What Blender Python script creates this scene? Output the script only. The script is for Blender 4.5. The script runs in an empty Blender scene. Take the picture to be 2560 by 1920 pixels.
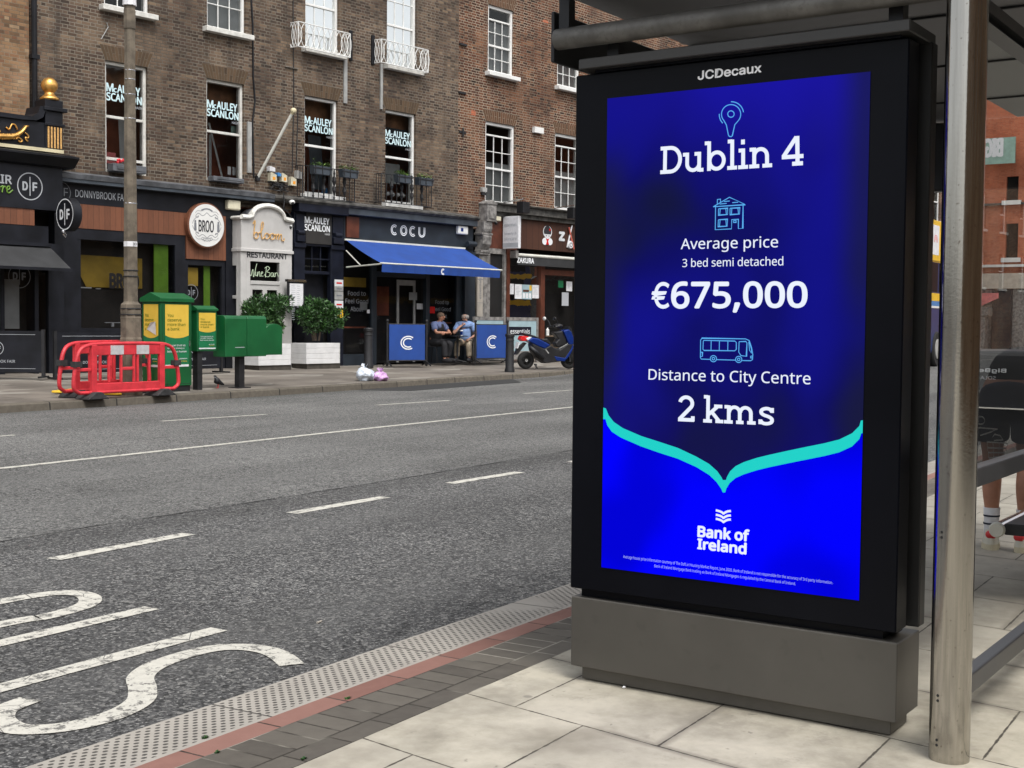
import bpy, bmesh, math, random
from mathutils import Vector, Matrix
random.seed(7)
sc = bpy.context.scene
R_ = math.radians
# ------------------------------------------------------------------ camera
F_PX, CX, CY, CAM_H = 3260.0, 1280.0, 960.0, 1.39
_y, _p, _r = R_(31.6), R_(-2.62), R_(0.53)
FWD = Vector((math.cos(_y)*math.cos(_p), math.sin(_y)*math.cos(_p), math.sin(_p)))
_rt = Vector((math.sin(_y), -math.cos(_y), 0)); _up = _rt.cross(FWD)
RGT = _rt*math.cos(_r) + _up*math.sin(_r)
UPV = -_rt*math.sin(_r) + _up*math.cos(_r)
CAM = Vector((0, 0, CAM_H))
cd = bpy.data.cameras.new('camera'); cam = bpy.data.objects.new('camera', cd)
sc.collection.objects.link(cam); sc.camera = cam
cd.sensor_width = 36; cd.lens = F_PX/2560*36; cd.clip_end = 2000; cd.clip_start = 0.05
m3 = Matrix((RGT, UPV, -FWD)).transposed()
cam.matrix_world = Matrix.Translation(CAM) @ m3.to_4x4()
# ------------------------------------------------------------------ light
SUN_EL, SUN_AZ = R_(58), R_(-120)           # direction towards the sun (from +X, counter-clockwise)
w = bpy.data.worlds.new('World'); sc.world = w; w.use_nodes = True
nt = w.node_tree; nt.nodes.clear()
sky = nt.nodes.new('ShaderNodeTexSky'); sky.sky_type = 'NISHITA'; sky.sun_disc = False
sky.sun_elevation = SUN_EL; sky.sun_rotation = R_(90)-SUN_AZ; sky.air_density = 1.2; sky.dust_density = 3.5
hs = nt.nodes.new('ShaderNodeHueSaturation'); hs.inputs['Saturation'].default_value = 0.22
bg = nt.nodes.new('ShaderNodeBackground'); bg.inputs['Strength'].default_value = 0.15
wo = nt.nodes.new('ShaderNodeOutputWorld')
nt.links.new(sky.outputs[0], hs.inputs['Color']); nt.links.new(hs.outputs[0], bg.inputs[0]); nt.links.new(bg.outputs[0], wo.inputs[0])
sd = bpy.data.lights.new('sun', 'SUN'); sun = bpy.data.objects.new('sun', sd); sc.collection.objects.link(sun)
sd.energy = 1.3; sd.angle = R_(22); sd.color = (1, .965, .91)
sdir = Vector((math.cos(SUN_AZ)*math.cos(SUN_EL), math.sin(SUN_AZ)*math.cos(SUN_EL), math.sin(SUN_EL)))
sun.rotation_euler = (-sdir).to_track_quat('-Z', 'Y').to_euler(); sun.location = (0, -20, 40)
sc.view_settings.view_transform = 'Standard'; sc.view_settings.look = 'None'
EXPOSURE = 0.62
sc.view_settings.exposure = EXPOSURE; sc.view_settings.gamma = 1
EMI = 2**(-EXPOSURE)
# ------------------------------------------------------------------ frames (local x along the front, y away from the viewer, z up)
class Frame:
    def __init__(s, o, a): s.o = Vector(o); s.a = a; s.m = Matrix.Translation(s.o) @ Matrix.Rotation(a, 4, 'Z')
    def w(s, p): return s.m @ Vector(p)
FAC = Frame((29.25, 21.7, 0), R_(-8.5))      # the terrace across the road
SHL = Frame((0, 0, 0), R_(-92.5))            # the bus shelter: x to the right of the screen, y along the street
WLD = Frame((0, 0, 0), 0)
def ray(px, py): return FWD + RGT*((px-CX)/F_PX) - UPV*((py-CY)/F_PX)
def onplane(fr, px, py, y):                  # where a sight line meets the plane y = const of a frame
    n = fr.m.to_3x3() @ Vector((0, 1, 0)); p0 = fr.w((0, y, 0)); d = ray(px, py)
    P = CAM + d*((p0-CAM).dot(n)/d.dot(n)); q = fr.m.inverted() @ P
    return q.x, q.z
def fu(p, d=0): return onplane(FAC, p[0], p[1], -d)
def kerb_y(X):
    K = [(-60, 15.5), (12.5, 16.6), (18.8, 16.75), (22.5, 16.95), (26, 17.35), (31.3, 17.35), (40, 16.6), (90, 12)]
    for (a, b), (c, d) in zip(K, K[1:]):
        if X <= c: return b + (d-b)*max(0, X-a)/(c-a)
    return K[-1][1]
def front_y(X): return 21.7 + math.tan(R_(-8.5))*(X-29.25)
def zroad(X):
    t = min(max((X-29)/9, 0), 1); return .3*t*t*(3-2*t)
def zfar(X, Y):
    yk = kerb_y(X); f = min(max((Y-yk)/(front_y(X)-yk), 0), 1.1); return .13 + .2*f + zroad(X)*.3
def onpave(px, py):                          # a point of the far pavement
    d = ray(px, py); lo, hi = 8., 70.
    for _ in range(50):
        m = (lo+hi)/2; P = CAM + d*m
        if P.z > zfar(P.x, P.y): lo = m
        else: hi = m
    return P
# crop coordinates used while measuring (x, y in an enlarged cut) -> pixel of the 2560 px wide frame
def crop(x0, y0, k): return lambda x, y: (x0+x/k, y0+y/k)
cA = crop(0, 0, 3.16); cB = crop(600, 0, 2.592); cC = crop(0, 360, 2.404); cD = crop(540, 460, 3.317)
cE = crop(820, 460, 3.317); cL = crop(0, 250, 3.687); cM = crop(1180, 480, 5.53); cN = crop(180, 540, 5.53)
cP = crop(100, 700, 4.809); cO = crop(1240, 700, 6.638); cQ = crop(600, 250, 5.53); cS6 = crop(1420, 160, 2.370); cS7 = crop(1420, 800, 2.1826)
# ------------------------------------------------------------------ objects
BASE = {}
def link(o): sc.collection.objects.link(o); return o
def tags(o, label=None, cat=None, group=None, kind=None):
    if label: o['label'] = label
    if cat: o['category'] = cat
    if group: o['group'] = group
    if kind: o['kind'] = kind
    return o
def thing(name, label, cat, fr=WLD, base=(0, 0, 0), group=None, rz=0, own=False):
    o = link(bpy.data.objects.new(name, None)); o.empty_display_size = .2
    o.location = fr.w(base); o.rotation_euler = (0, 0, fr.a+rz); BASE[o.name] = Vector((0, 0, 0)) if own else Vector(base)
    return tags(o, label, cat, group)
def copy_tree(o, parent=None):
    c = link(o.copy()); BASE[c.name] = BASE.get(o.name, Vector((0, 0, 0)))
    if parent: c.parent = parent
    for ch in list(o.children): copy_tree(ch, c)
    return c
def cat_rom(pts, n=6, closed=False):
    P = [Vector(p) for p in pts]; out = []
    N = len(P)
    for i in range(N if closed else N-1):
        g = (lambda k: P[k % N]) if closed else (lambda k: P[min(max(k, 0), N-1)])
        a, b, c, d = g(i-1), g(i), g(i+1), g(i+2)
        for k in range(n):
            t = k/n
            out.append(.5*((2*b) + (c-a)*t + (2*a-5*b+4*c-d)*t*t + (3*b-a-3*c+d)*t**3))
    if not closed: out.append(P[-1])
    return out
_tc = {}
import os
def _font(n):                              # fonts that ship with Blender itself; the built-in face if they are not there
    try: return bpy.data.fonts.load(os.path.join(bpy.utils.system_resource('DATAFILES', path='fonts'), n))
    except Exception: return None
FONT_SANS = _font('NotoSansMath-Regular.woff2'); FONT_GROT = _font('Inter.woff2')
def glyphs(s, font='sans', shear=0.0):
    k = (s, font, shear)
    if k not in _tc:
        c = bpy.data.curves.new('lettering', 'FONT'); c.body = s; c.font = (FONT_SANS if font == 'sans' and FONT_SANS and '€' not in s else (FONT_GROT if font == 'grot' and FONT_GROT else c.font)); c.resolution_u = 4; c.shear = shear; c.align_x = 'LEFT'
        o = bpy.data.objects.new('lettering', c); link(o)
        bpy.context.view_layer.update()
        me = bpy.data.meshes.new_from_object(o.evaluated_get(bpy.context.evaluated_depsgraph_get()))
        v = [tuple(q.co[:2]) for q in me.vertices]; f = [tuple(p.vertices) for p in me.polygons]
        x0 = min(a for a, b in v); x1 = max(a for a, b in v); y0 = min(b for a, b in v); y1 = max(b for a, b in v)
        v = [((a-x0)/(x1-x0), (b-y0)/(y1-y0)) for a, b in v]
        _tc[k] = (v, f, (x1-x0)/(y1-y0), y1-y0)
        bpy.data.objects.remove(o); bpy.data.curves.remove(c); bpy.data.meshes.remove(me)
    return _tc[k]
class MB:
    def __init__(s): s.v = []; s.f = []
    def add(s, vs, fs):
        n = len(s.v); s.v += [Vector(p) for p in vs]; s.f += [tuple(i+n for i in q) for q in fs]; return s
    def box(s, x0, x1, y0, y1, z0, z1):
        x0, x1 = min(x0, x1), max(x0, x1); y0, y1 = min(y0, y1), max(y0, y1); z0, z1 = min(z0, z1), max(z0, z1)
        return s.add([(x0,y0,z0),(x1,y0,z0),(x1,y1,z0),(x0,y1,z0),(x0,y0,z1),(x1,y0,z1),(x1,y1,z1),(x0,y1,z1)],
                     [(0,3,2,1),(4,5,6,7),(0,1,5,4),(1,2,6,5),(2,3,7,6),(3,0,4,7)])
    def quad(s, *p): return s.add(p, [tuple(range(len(p)))])
    def prism(s, pts, a0, a1, ax='y'):
        def mk(p, a): return (p[0], a, p[1]) if ax == 'y' else ((a, p[0], p[1]) if ax == 'x' else (p[0], p[1], a))
        n = len(pts); vs = [mk(p, a0) for p in pts] + [mk(p, a1) for p in pts]
        fs = [tuple(range(n)), tuple(range(2*n-1, n-1, -1))] + [(i, i+n, (i+1) % n+n, (i+1) % n) for i in range(n)]
        return s.add(vs, fs)
    def tube(s, path, r, seg=8, closed=False, sq=1.0):
        P = [Vector(p) for p in path]; n = len(P)
        rr = r if isinstance(r, (list, tuple)) else [r]*n
        vs = []; fs = []; up = None
        for i in range(n):
            a = P[i-1] if (i > 0 or closed) else P[i]; b = P[(i+1) % n] if (i < n-1 or closed) else P[i]
            t = (b-a).normalized() if (b-a).length > 1e-9 else Vector((0, 0, 1))
            if up is None: up = Vector((0, 0, 1)) if abs(t.z) < .9 else Vector((1, 0, 0))
            sd_ = t.cross(up)
            if sd_.length < 1e-6: sd_ = t.cross(Vector((0, 1, .1)))
            sd_.normalize(); u2 = sd_.cross(t).normalized(); up = u2
            for k in range(seg):
                an = 2*math.pi*k/seg
                vs.append(P[i] + sd_*math.cos(an)*rr[i] + u2*math.sin(an)*rr[i]*sq)
        for i in range(n if closed else n-1):
            for k in range(seg):
                j = (i+1) % n
                fs.append((i*seg+k, i*seg+(k+1) % seg, j*seg+(k+1) % seg, j*seg+k))
        if not closed: fs += [tuple(range(seg-1, -1, -1)), tuple((n-1)*seg+k for k in range(seg))]
        return s.add(vs, fs)
    def lathe(s, prof, c=(0, 0, 0), seg=20, ax='z', a0=0):
        vs = []; fs = []; n = len(prof)
        for r, z in prof:
            for k in range(seg):
                a = 2*math.pi*k/seg+a0; x, y = r*math.cos(a), r*math.sin(a)
                vs.append((c[0]+x, c[1]+y, c[2]+z) if ax == 'z' else ((c[0]+z, c[1]+x, c[2]+y) if ax == 'x' else (c[0]+x, c[1]+z, c[2]+y)))
        for i in range(n-1):
            for k in range(seg): fs.append((i*seg+k, i*seg+(k+1) % seg, (i+1)*seg+(k+1) % seg, (i+1)*seg+k))
        fs += [tuple(range(seg)), tuple((n-1)*seg+k for k in range(seg))]
        return s.add(vs, fs)
    def cyl(s, a, b, r, seg=12, r1=None): return s.tube([a, b], [r, r if r1 is None else r1], seg)
    def ball(s, c, r, seg=16, rings=10):
        rx, ry, rz = r if isinstance(r, tuple) else (r, r, r); vs = []; fs = []
        for i in range(rings+1):
            t = math.pi*i/rings
            for k in range(seg):
                a = 2*math.pi*k/seg
                vs.append((c[0]+rx*math.sin(t)*math.cos(a), c[1]+ry*math.sin(t)*math.sin(a), c[2]-rz*math.cos(t)))
        for i in range(rings):
            for k in range(seg): fs.append((i*seg+k, i*seg+(k+1) % seg, (i+1)*seg+(k+1) % seg, (i+1)*seg+k))
        return s.add(vs, fs)
    def ring(s, cx, cz, r, wd, y, seg=40, a0=0, a1=2*math.pi, rz=None):     # flat ring facing -y
        vs = []; fs = []; rz = rz or r
        for k in range(seg+1):
            a = a0+(a1-a0)*k/seg
            for q in (-.5, .5): vs.append((cx+(r+q*wd)*math.cos(a), y, cz+(rz+q*wd)*math.sin(a)))
        for k in range(seg): fs.append((2*k, 2*k+1, 2*k+3, 2*k+2))
        return s.add(vs, fs)
    def disc(s, cx, cz, r, y, seg=40, rz=None):
        rz = rz or r
        return s.add([(cx+r*math.cos(2*math.pi*k/seg), y, cz+rz*math.sin(2*math.pi*k/seg)) for k in range(seg)], [tuple(range(seg))])
    def ribbon(s, pts, wd, y=0, ax='y'):                                 # flat stroke along a 2-D path
        vs = []; P = []
        for p in pts:
            p = Vector((p[0], p[1]))
            if not P or (p-P[-1]).length > 1e-5: P.append(p)
        n = len(P)
        if isinstance(wd, (list, tuple)) and len(wd) != n: wd = wd[0]
        for i in range(n):
            a = P[max(i-1, 0)]; b = P[min(i+1, n-1)]; t = (b-a).normalized(); nn = Vector((-t.y, t.x))
            k = 1.0
            if 0 < i < n-1:
                t1 = (P[i]-P[i-1]).normalized(); k = 1/max(.5, abs(Vector((-t1.y, t1.x)).dot(nn)))
            ww = wd[i] if isinstance(wd, (list, tuple)) else wd
            for q in (-.5, .5):
                p = P[i]+nn*ww*q*k
                vs.append((p.x, y, p.y) if ax == 'y' else (p.x, p.y, y))
        return s.add(vs, [(2*i, 2*i+1, 2*i+3, 2*i+2) for i in range(n-1)])
    def text(s, t, x0, x1, z0, z1, y, bold=0.0, dy=.0002, font='sans', shear=0.0):
        v, f, asp, h = glyphs(t, font, shear)
        if x1 is None: x1 = x0+(z1-z0)*asp
        if x0 is None: x0 = x1-(z1-z0)*asp
        r = bold*(z1-z0)/h*.95; x0, x1, z0, z1 = x0+r, x1-r, z0+r, z1-r
        for i in range(9 if r else 1):       # heavier weights: the outline laid several times, each a hair in front of the last
            ox, oz = (0, 0) if i == 8 or not r else (r*math.cos(i*math.pi/4), r*math.sin(i*math.pi/4))
            s.add([(x0+a*(x1-x0)+ox, y-dy*i, z0+b*(z1-z0)+oz) for a, b in v], f)
        return s
    def textq(s, t, q, y, bold=0.0, dy=.00004, font='sans'):      # corners (x, z): bottom-left, bottom-right, top-right, top-left
        v, f, asp, h = glyphs(t, font)
        bl, br, tr, tl = [Vector(p) for p in q]; rz = bold/h*.95; rx = rz/asp
        for i in range(9 if bold else 1):
            ox, oz = (0, 0) if i == 8 or not bold else (rx*math.cos(i*math.pi/4), rz*math.sin(i*math.pi/4)); vs = []
            for a, b in v:
                a = rx+a*(1-2*rx)+ox; b = rz+b*(1-2*rz)+oz
                p = (bl*(1-a)+br*a)*(1-b) + (tl*(1-a)+tr*a)*b; vs.append((p.x, y-dy*i, p.y))
            s.add(vs, f)
        return s
    def xf(s, m): s.v = [m @ p for p in s.v]; return s
    def build(s, name, m, parent=None, fr=None, base=None, bevel=0, smooth=False, seg=1, kind=None, label=None, cat=None, group=None, auto=None):
        me = bpy.data.meshes.new(name); o = link(bpy.data.objects.new(name, me))
        if parent:
            b = BASE[parent.name]; o.parent = parent; BASE[o.name] = b
        else:
            fr = fr or WLD; b = Vector(base or (0, 0, 0)); o.location = fr.w(b); o.rotation_euler = (0, 0, fr.a); BASE[o.name] = b
        me.from_pydata([tuple(p-b) for p in s.v], [], s.f); me.materials.append(m)
        bm = bmesh.new(); bm.from_mesh(me); bmesh.ops.recalc_face_normals(bm, faces=bm.faces); bm.to_mesh(me); bm.free()
        if smooth or auto:
            for p in me.polygons: p.use_smooth = True
            if auto: me.set_sharp_from_angle(angle=R_(auto))
        if bevel:
            md = o.modifiers.new('Bevel', 'BEVEL'); md.width = bevel; md.segments = seg; md.limit_method = 'ANGLE'; md.angle_limit = R_(40)
        return tags(o, label, cat, group, kind)
# ------------------------------------------------------------------ materials
class NG:
    def __init__(s, name):
        s.m = bpy.data.materials.new(name); s.m.use_nodes = True; s.t = s.m.node_tree; s.t.nodes.clear()
        s.out = s.n('OutputMaterial'); s.bsdf = s.n('BsdfPrincipled'); s.l(s.bsdf.outputs[0], s.out.inputs[0])
        s.co = s.n('TexCoord').outputs['Object']
    def n(s, ty, **kw):
        x = s.t.nodes.new('ShaderNode'+ty)
        for k, v in kw.items(): setattr(x, k, v)
        return x
    def l(s, a, b): s.t.links.new(a, b)
    def put(s, sock, v):
        if isinstance(v, bpy.types.NodeSocket): s.l(v, sock)
        elif v is not None: sock.default_value = v
    def ma(s, op, a, b=None, c=None):
        x = s.n('Math', operation=op); s.put(x.inputs[0], a); s.put(x.inputs[1], b)
        if c is not None: s.put(x.inputs[2], c)
        return x.outputs[0]
    def sep(s, v=None):
        x = s.n('SeparateXYZ'); s.l(v or s.co, x.inputs[0]); return x.outputs
    def comb(s, x=0, y=0, z=0):
        c = s.n('CombineXYZ')
        for i, q in enumerate((x, y, z)): s.put(c.inputs[i], q)
        return c.outputs[0]
    def noise(s, scale, detail=3, vec=None, rough=.55, col=False):
        x = s.n('TexNoise'); x.inputs['Scale'].default_value = scale; x.inputs['Detail'].default_value = detail; x.inputs['Roughness'].default_value = rough
        s.l(vec or s.co, x.inputs['Vector']); return x.outputs['Color' if col else 'Fac']
    def white(s, vec):
        x = s.n('TexWhiteNoise', noise_dimensions='3D'); s.l(vec, x.inputs['Vector']); return x.outputs['Value']
    def ramp(s, fac, stops, interp='LINEAR'):
        x = s.n('ValToRGB'); x.color_ramp.interpolation = interp; e = x.color_ramp.elements
        for i, (p, c) in enumerate(stops):
            q = e[i] if i < 2 else e.new(p)
            q.position = p; q.color = (c, c, c, 1) if isinstance(c, (int, float)) else (*c, 1)
        s.put(x.inputs[0], fac); return x.outputs[0]
    def mix(s, f, a, b, mode='MIX'):
        x = s.n('Mix', data_type='RGBA', blend_type=mode)
        s.put(x.inputs[0], f)
        for i, q in ((6, a), (7, b)):
            if isinstance(q, tuple): q = (*q, 1) if len(q) == 3 else q
            s.put(x.inputs[i], q)
        return x.outputs[2]
    def step(s, a, lo, hi):
        x = s.n('MapRange', interpolation_type='SMOOTHSTEP'); s.put(x.inputs[0], a); x.inputs[1].default_value = lo; x.inputs[2].default_value = hi; return x.outputs[0]
    def bump(s, h, strength=.3, dist=.01):
        x = s.n('Bump'); x.inputs['Strength'].default_value = strength; x.inputs['Distance'].default_value = dist; s.l(h, x.inputs['Height'])
        s.l(x.outputs[0], s.bsdf.inputs['Normal'])
    def fin(s, col=None, rough=.6, metal=0, spec=.5):
        if isinstance(col, tuple): col = (*col, 1)
        s.put(s.bsdf.inputs['Base Color'], col); s.put(s.bsdf.inputs['Roughness'], rough); s.put(s.bsdf.inputs['Metallic'], metal); s.put(s.bsdf.inputs['Specular IOR Level'], spec)
        return s.m
def pm(name, c, rough=.5, metal=0, var=.12, scale=4, bump=0, bscale=60, spec=.5, c2=None, spots=0):
    g = NG(name); a = tuple(min(1, x*(1-var)) for x in c); b = c2 or tuple(min(1, x*(1+var)) for x in c)
    nf = g.noise(scale, 5)
    col = g.mix(g.step(nf, .33, .67), a, b)
    if spots:
        sp = g.step(g.noise(scale*6, 2), .62, .72); col = g.mix(g.ma('MULTIPLY', sp, spots), col, tuple(x*.35 for x in c))
    rr = g.ma('ADD', g.ma('MULTIPLY', nf, .16), rough-.08)
    if bump: g.bump(g.noise(bscale, 3), bump, .004)
    return g.fin(col, rr, metal, spec)
def emit(name, c, s=1.0):
    g = NG(name); g.put(g.bsdf.inputs['Emission Color'], (*c, 1)); g.bsdf.inputs['Emission Strength'].default_value = s*EMI
    return g.fin((.01, .01, .01), .4, 0, .2)
def brick(name, cols, mortar, seed=0.0, dirt=.35, bump=.5, ch=.075, bl=.225, mw=.010, lo=(.5, .5, .5)):
    g = NG(name); x, y, z = g.sep(); h = g.ma('ADD', g.ma('ADD', x, y), 100+seed); z = g.ma('ADD', z, 10)
    wob = g.ma('MULTIPLY', g.ma('SUBTRACT', g.noise(6, 2), .5), .012)
    zz = g.ma('DIVIDE', g.ma('ADD', z, wob), ch); row = g.ma('FLOOR', zz); fz = g.ma('SUBTRACT', zz, row)
    mod = bl*1.5
    xx = g.ma('ADD', g.ma('DIVIDE', g.ma('ADD', h, wob), mod), g.ma('MULTIPLY', row, .5)); ci = g.ma('FLOOR', xx); fx = g.ma('MULTIPLY', g.ma('SUBTRACT', xx, ci), mod)
    hd = g.ma('GREATER_THAN', fx, bl)
    idv = g.comb(g.ma('ADD', g.ma('MULTIPLY', ci, 2), hd), row, seed)
    rnd = g.white(idv)
    d1 = g.ma('ABSOLUTE', g.ma('SUBTRACT', fx, bl)); d0 = fx; d2 = g.ma('SUBTRACT', mod, fx)
    dx = g.ma('MINIMUM', g.ma('MINIMUM', d0, d2), d1)
    dz = g.ma('MULTIPLY', g.ma('MINIMUM', fz, g.ma('SUBTRACT', 1, fz)), ch)
    dd = g.ma('MINIMUM', dx, dz)
    dd = g.ma('ADD', dd, g.ma('MULTIPLY', g.ma('SUBTRACT', g.noise(55, 2), .5), .006))
    body = g.step(dd, mw*.30, mw*.62)
    bc = g.ramp(rnd, [(i/(len(cols)-1), c) for i, c in enumerate(cols)])
    bc = g.mix(.25, bc, g.mix(g.noise(40, 3), tuple(q*.45 for q in cols[len(cols)//2]), tuple(min(1, q*1.7) for q in cols[len(cols)//2])), 'MIX')
    mo = g.mix(g.noise(9, 3), tuple(q*.55 for q in mortar), mortar); mo = g.mix(g.step(g.noise(.7, 4, g.comb(h, 1.1, z)), .45, .62), mo, tuple(q*.4 for q in mortar))
    col = g.mix(body, mo, bc)
    big = g.step(g.noise(.55, 5), .35, .68)
    col = g.mix(g.ma('MULTIPLY', big, dirt), col, g.mix(1.0, col, lo, 'MULTIPLY'))
    och = g.step(g.noise(.9, 4, g.comb(h, 3.3, z)), .5, .68); col = g.mix(g.ma('MULTIPLY', g.ma('MULTIPLY', och, body), .35), col, tuple(q*1.25 for q in cols[-1]))
    soot = g.step(g.noise(1.7, 5, g.comb(x, y, g.ma('MULTIPLY', z, .35))), .47, .72)
    col = g.mix(g.ma('MULTIPLY', soot, dirt), col, (.035, .032, .03))
    g.bump(g.ma('ADD', g.ma('MULTIPLY', body, .6), g.ma('MULTIPLY', g.noise(70, 3), .4)), bump, .012)
    return g.fin(col, .9, 0, .2)
def glassmat(name, tint=(.5, .5, .5), k=1.0, base=.04, rough=.01):
    g = NG(name); tr = g.n('BsdfTransparent'); tr.inputs[0].default_value = (*tint, 1)
    gl = g.n('BsdfGlossy'); gl.inputs['Roughness'].default_value = rough; gl.inputs[0].default_value = (.95, .97, .96, 1)
    fr = g.n('Fresnel'); fr.inputs[0].default_value = 1.5
    if name != 'shelter_glass':            # old sheet glass is never quite flat
        bp = g.n('Bump'); bp.inputs['Strength'].default_value = .12; bp.inputs['Distance'].default_value = .02; g.l(g.noise(1.6, 2), bp.inputs['Height']); g.l(bp.outputs[0], gl.inputs['Normal'])
    f = g.ma('MINIMUM', g.ma('ADD', g.ma('MULTIPLY', fr.outputs[0], k), base), .95)
    mx = g.n('MixShader'); g.l(f, mx.inputs[0]); g.l(tr.outputs[0], mx.inputs[1]); g.l(gl.outputs[0], mx.inputs[2]); g.l(mx.outputs[0], g.out.inputs[0])
    return g.m
M = {}
M['white_paint'] = pm('white_paint', (.74, .74, .72), .45, var=.06, scale=3, spots=.05)
M['porch_white'] = pm('porch_white', (.5, .49, .475), .5, var=.08, scale=2, spots=.1)
M['old_white'] = pm('old_white_paint', (.62, .61, .57), .6, var=.14, scale=6, spots=.25)
M['black_paint'] = pm('black_paint', (.009, .0095, .012), .5, var=.25, scale=3, spec=.25)
M['shop_black'] = pm('shop_black', (.0095, .0105, .015), .5, var=.35, scale=2, spec=.3)
M['navy_paint'] = pm('navy_paint', (.0085, .0105, .02), .45, var=.25, scale=3, spec=.3)
M['slate_paint'] = pm('slate_paint', (.016, .023, .032), .5, var=.2, scale=2)
M['slate_light'] = pm('slate_light', (.045, .056, .07), .5, var=.2, scale=3)
M['iron'] = pm('cast_iron', (.013, .013, .015), .55, var=.3, scale=9, bump=.2)
M['lead'] = pm('lead_sheet', (.09, .095, .105), .55, var=.35, scale=5, bump=.15, bscale=30)
M['gold'] = pm('gold_leaf', (.75, .42, .12), .35, .85, var=.18, scale=12)
M['gold_paint'] = pm('gold_paint', (.62, .36, .12), .5, .2, var=.2, scale=20)
M['cream'] = pm('cream_paint', (.62, .55, .36), .5, var=.12)
M['concrete'] = pm('weathered_concrete', (.135, .112, .084), .9, var=.32, scale=5, bump=.5, bscale=45, spots=.35)
M['post_box'] = pm('green_enamel', (.005, .1, .028), .38, var=.14, scale=2, spots=.06)
M['rubber'] = pm('black_rubber', (.03, .03, .031), .8, var=.35, scale=8, bump=.3)
M['red_plastic'] = pm('red_plastic', (.62, .036, .05), .45, var=.16, scale=4, spots=.22)
M['reflector'] = pm('grey_reflector', (.5, .49, .5), .4, var=.12, scale=9, spots=.15)
M['yellow_sheet'] = pm('yellow_sheet', (.78, .5, .03), .5, var=.1, spots=.12)
M['poster_yellow'] = pm('poster_yellow', (.72, .48, .06), .45, var=.04)
M['poster_green'] = pm('poster_green', (.008, .17, .065), .45, var=.06)
M['poster_dkgreen'] = pm('poster_lettering_green', (.13, .19, .012), .5, var=.05)
M['paper'] = pm('white_paper', (.72, .72, .74), .6, var=.07, scale=12)
M['white_letter'] = pm('white_lettering', (.8, .82, .84), .5, var=.03)
M['pale_letter'] = pm('pale_vinyl_lettering', (.62, .8, .84), .5, var=.05)
M['grey_letter'] = pm('grey_lettering', (.42, .44, .47), .5, var=.04)
M['dim_letter'] = pm('dim_lettering', (.2, .21, .23), .5, var=.08)
M['dark_letter'] = pm('dark_lettering', (.03, .03, .035), .5, var=.05)
M['blue_canvas'] = pm('blue_canvas', (.011, .055, .265), .8, var=.1, scale=2, bump=.15, bscale=120)
M['dark_canvas'] = pm('charcoal_canvas', (.028, .029, .031), .8, var=.2, scale=3, bump=.2, bscale=120)
M['steel_arm'] = pm('white_steel', (.66, .66, .6), .4, var=.08)
M['chrome'] = pm('chrome', (.7, .7, .72), .18, 1, var=.06)
M['grey_box'] = pm('grey_plastic', (.34, .34, .33), .5, var=.15, spots=.15)
M['cream_box'] = pm('cream_plastic', (.62, .58, .44), .5, var=.12, spots=.15)
M['orange_mark'] = pm('orange_mark', (.8, .32, .03), .5, var=.1)
M['blind'] = pm('pale_blind', (.3, .31, .31), .7, var=.12, scale=2)
M['room_dark'] = pm('dark_room', (.022, .02, .019), .8, var=.3, scale=1.5)
M['room_red'] = pm('red_room_wall', (.3, .085, .045), .7, var=.5, scale=1.1)
M['room_brown'] = pm('brown_room_pelmet', (.24, .11, .05), .7, var=.35, scale=3)
M['window_yellow'] = pm('yellow_reflection_and_poster', (.36, .24, .03), .7, var=.25, scale=1.2)  # paints the bus's yellow reflection in shop glass; also the door poster
M['lime'] = pm('lime_panel', (.14, .29, .025), .5, var=.12)
M['grey_stone'] = pm('grey_stone', (.2, .19, .18), .85, var=.4, scale=7, bump=.4, bscale=35, spots=.4)
M['dark_stone'] = pm('sooty_stone', (.075, .072, .066), .9, var=.5, scale=5, bump=.5, bscale=30, spots=.4)
M['teal_cloth'] = pm('pale_blue_panel', (.33, .46, .5), .5, var=.06)
M['tan_sign'] = pm('tan_sign', (.42, .38, .33), .5, var=.08)
M['skin'] = pm('skin', (.5, .27, .19), .55, var=.12, scale=14)
M['skin_tan'] = pm('tanned_skin', (.4, .19, .12), .5, var=.14, scale=12)
M['grey_hair'] = pm('grey_hair', (.3, .28, .26), .8, var=.3, scale=30)
M['brown_hair'] = pm('brown_hair', (.12, .075, .05), .8, var=.3, scale=30)
M['pale_blue_shirt'] = pm('pale_blue_cotton', (.22, .33, .58), .85, var=.14, scale=9, bump=.3, bscale=25)
M['blue_grey_shirt'] = pm('blue_grey_cotton', (.11, .14, .27), .85, var=.15, scale=9)
M['black_cloth'] = pm('black_cloth', (.012, .012, .015), .85, var=.3, scale=9)
M['navy_cloth'] = pm('navy_cloth', (.011, .014, .028), .85, var=.25, scale=8, bump=.3, bscale=18)
M['khaki'] = pm('khaki_cotton', (.36, .3, .22), .85, var=.15, scale=10, bump=.3, bscale=22)
M['sock'] = pm('white_sock', (.68, .68, .7), .9, var=.06, scale=30)
M['shoe_white'] = pm('off_white_leather', (.6, .58, .5), .55, var=.07)
M['shoe_sole'] = pm('cream_sole', (.55, .5, .36), .7, var=.08)
M['red_leather'] = pm('red_leather', (.6, .03, .035), .5, var=.08)
M['scoot_blue'] = pm('blue_scooter_paint', (.006, .03, .2), .22, .25, var=.1)
M['scoot_black'] = pm('black_scooter_plastic', (.016, .016, .018), .38, var=.2)
M['tail_red'] = pm('red_lens', (.6, .02, .02), .2, var=.1)
M['plate'] = pm('number_plate', (.7, .72, .74), .4, var=.05)
M['bag_white'] = pm('white_plastic_bag', (.6, .66, .74), .35, var=.2, scale=8, bump=.6, bscale=18)
M['bag_pink'] = pm('lilac_plastic_bag', (.62, .36, .66), .35, var=.18, scale=8, bump=.6, bscale=18)
M['planter'] = pm('white_planter_boards', (.68, .68, .68), .5, var=.06, spots=.1)
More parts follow.
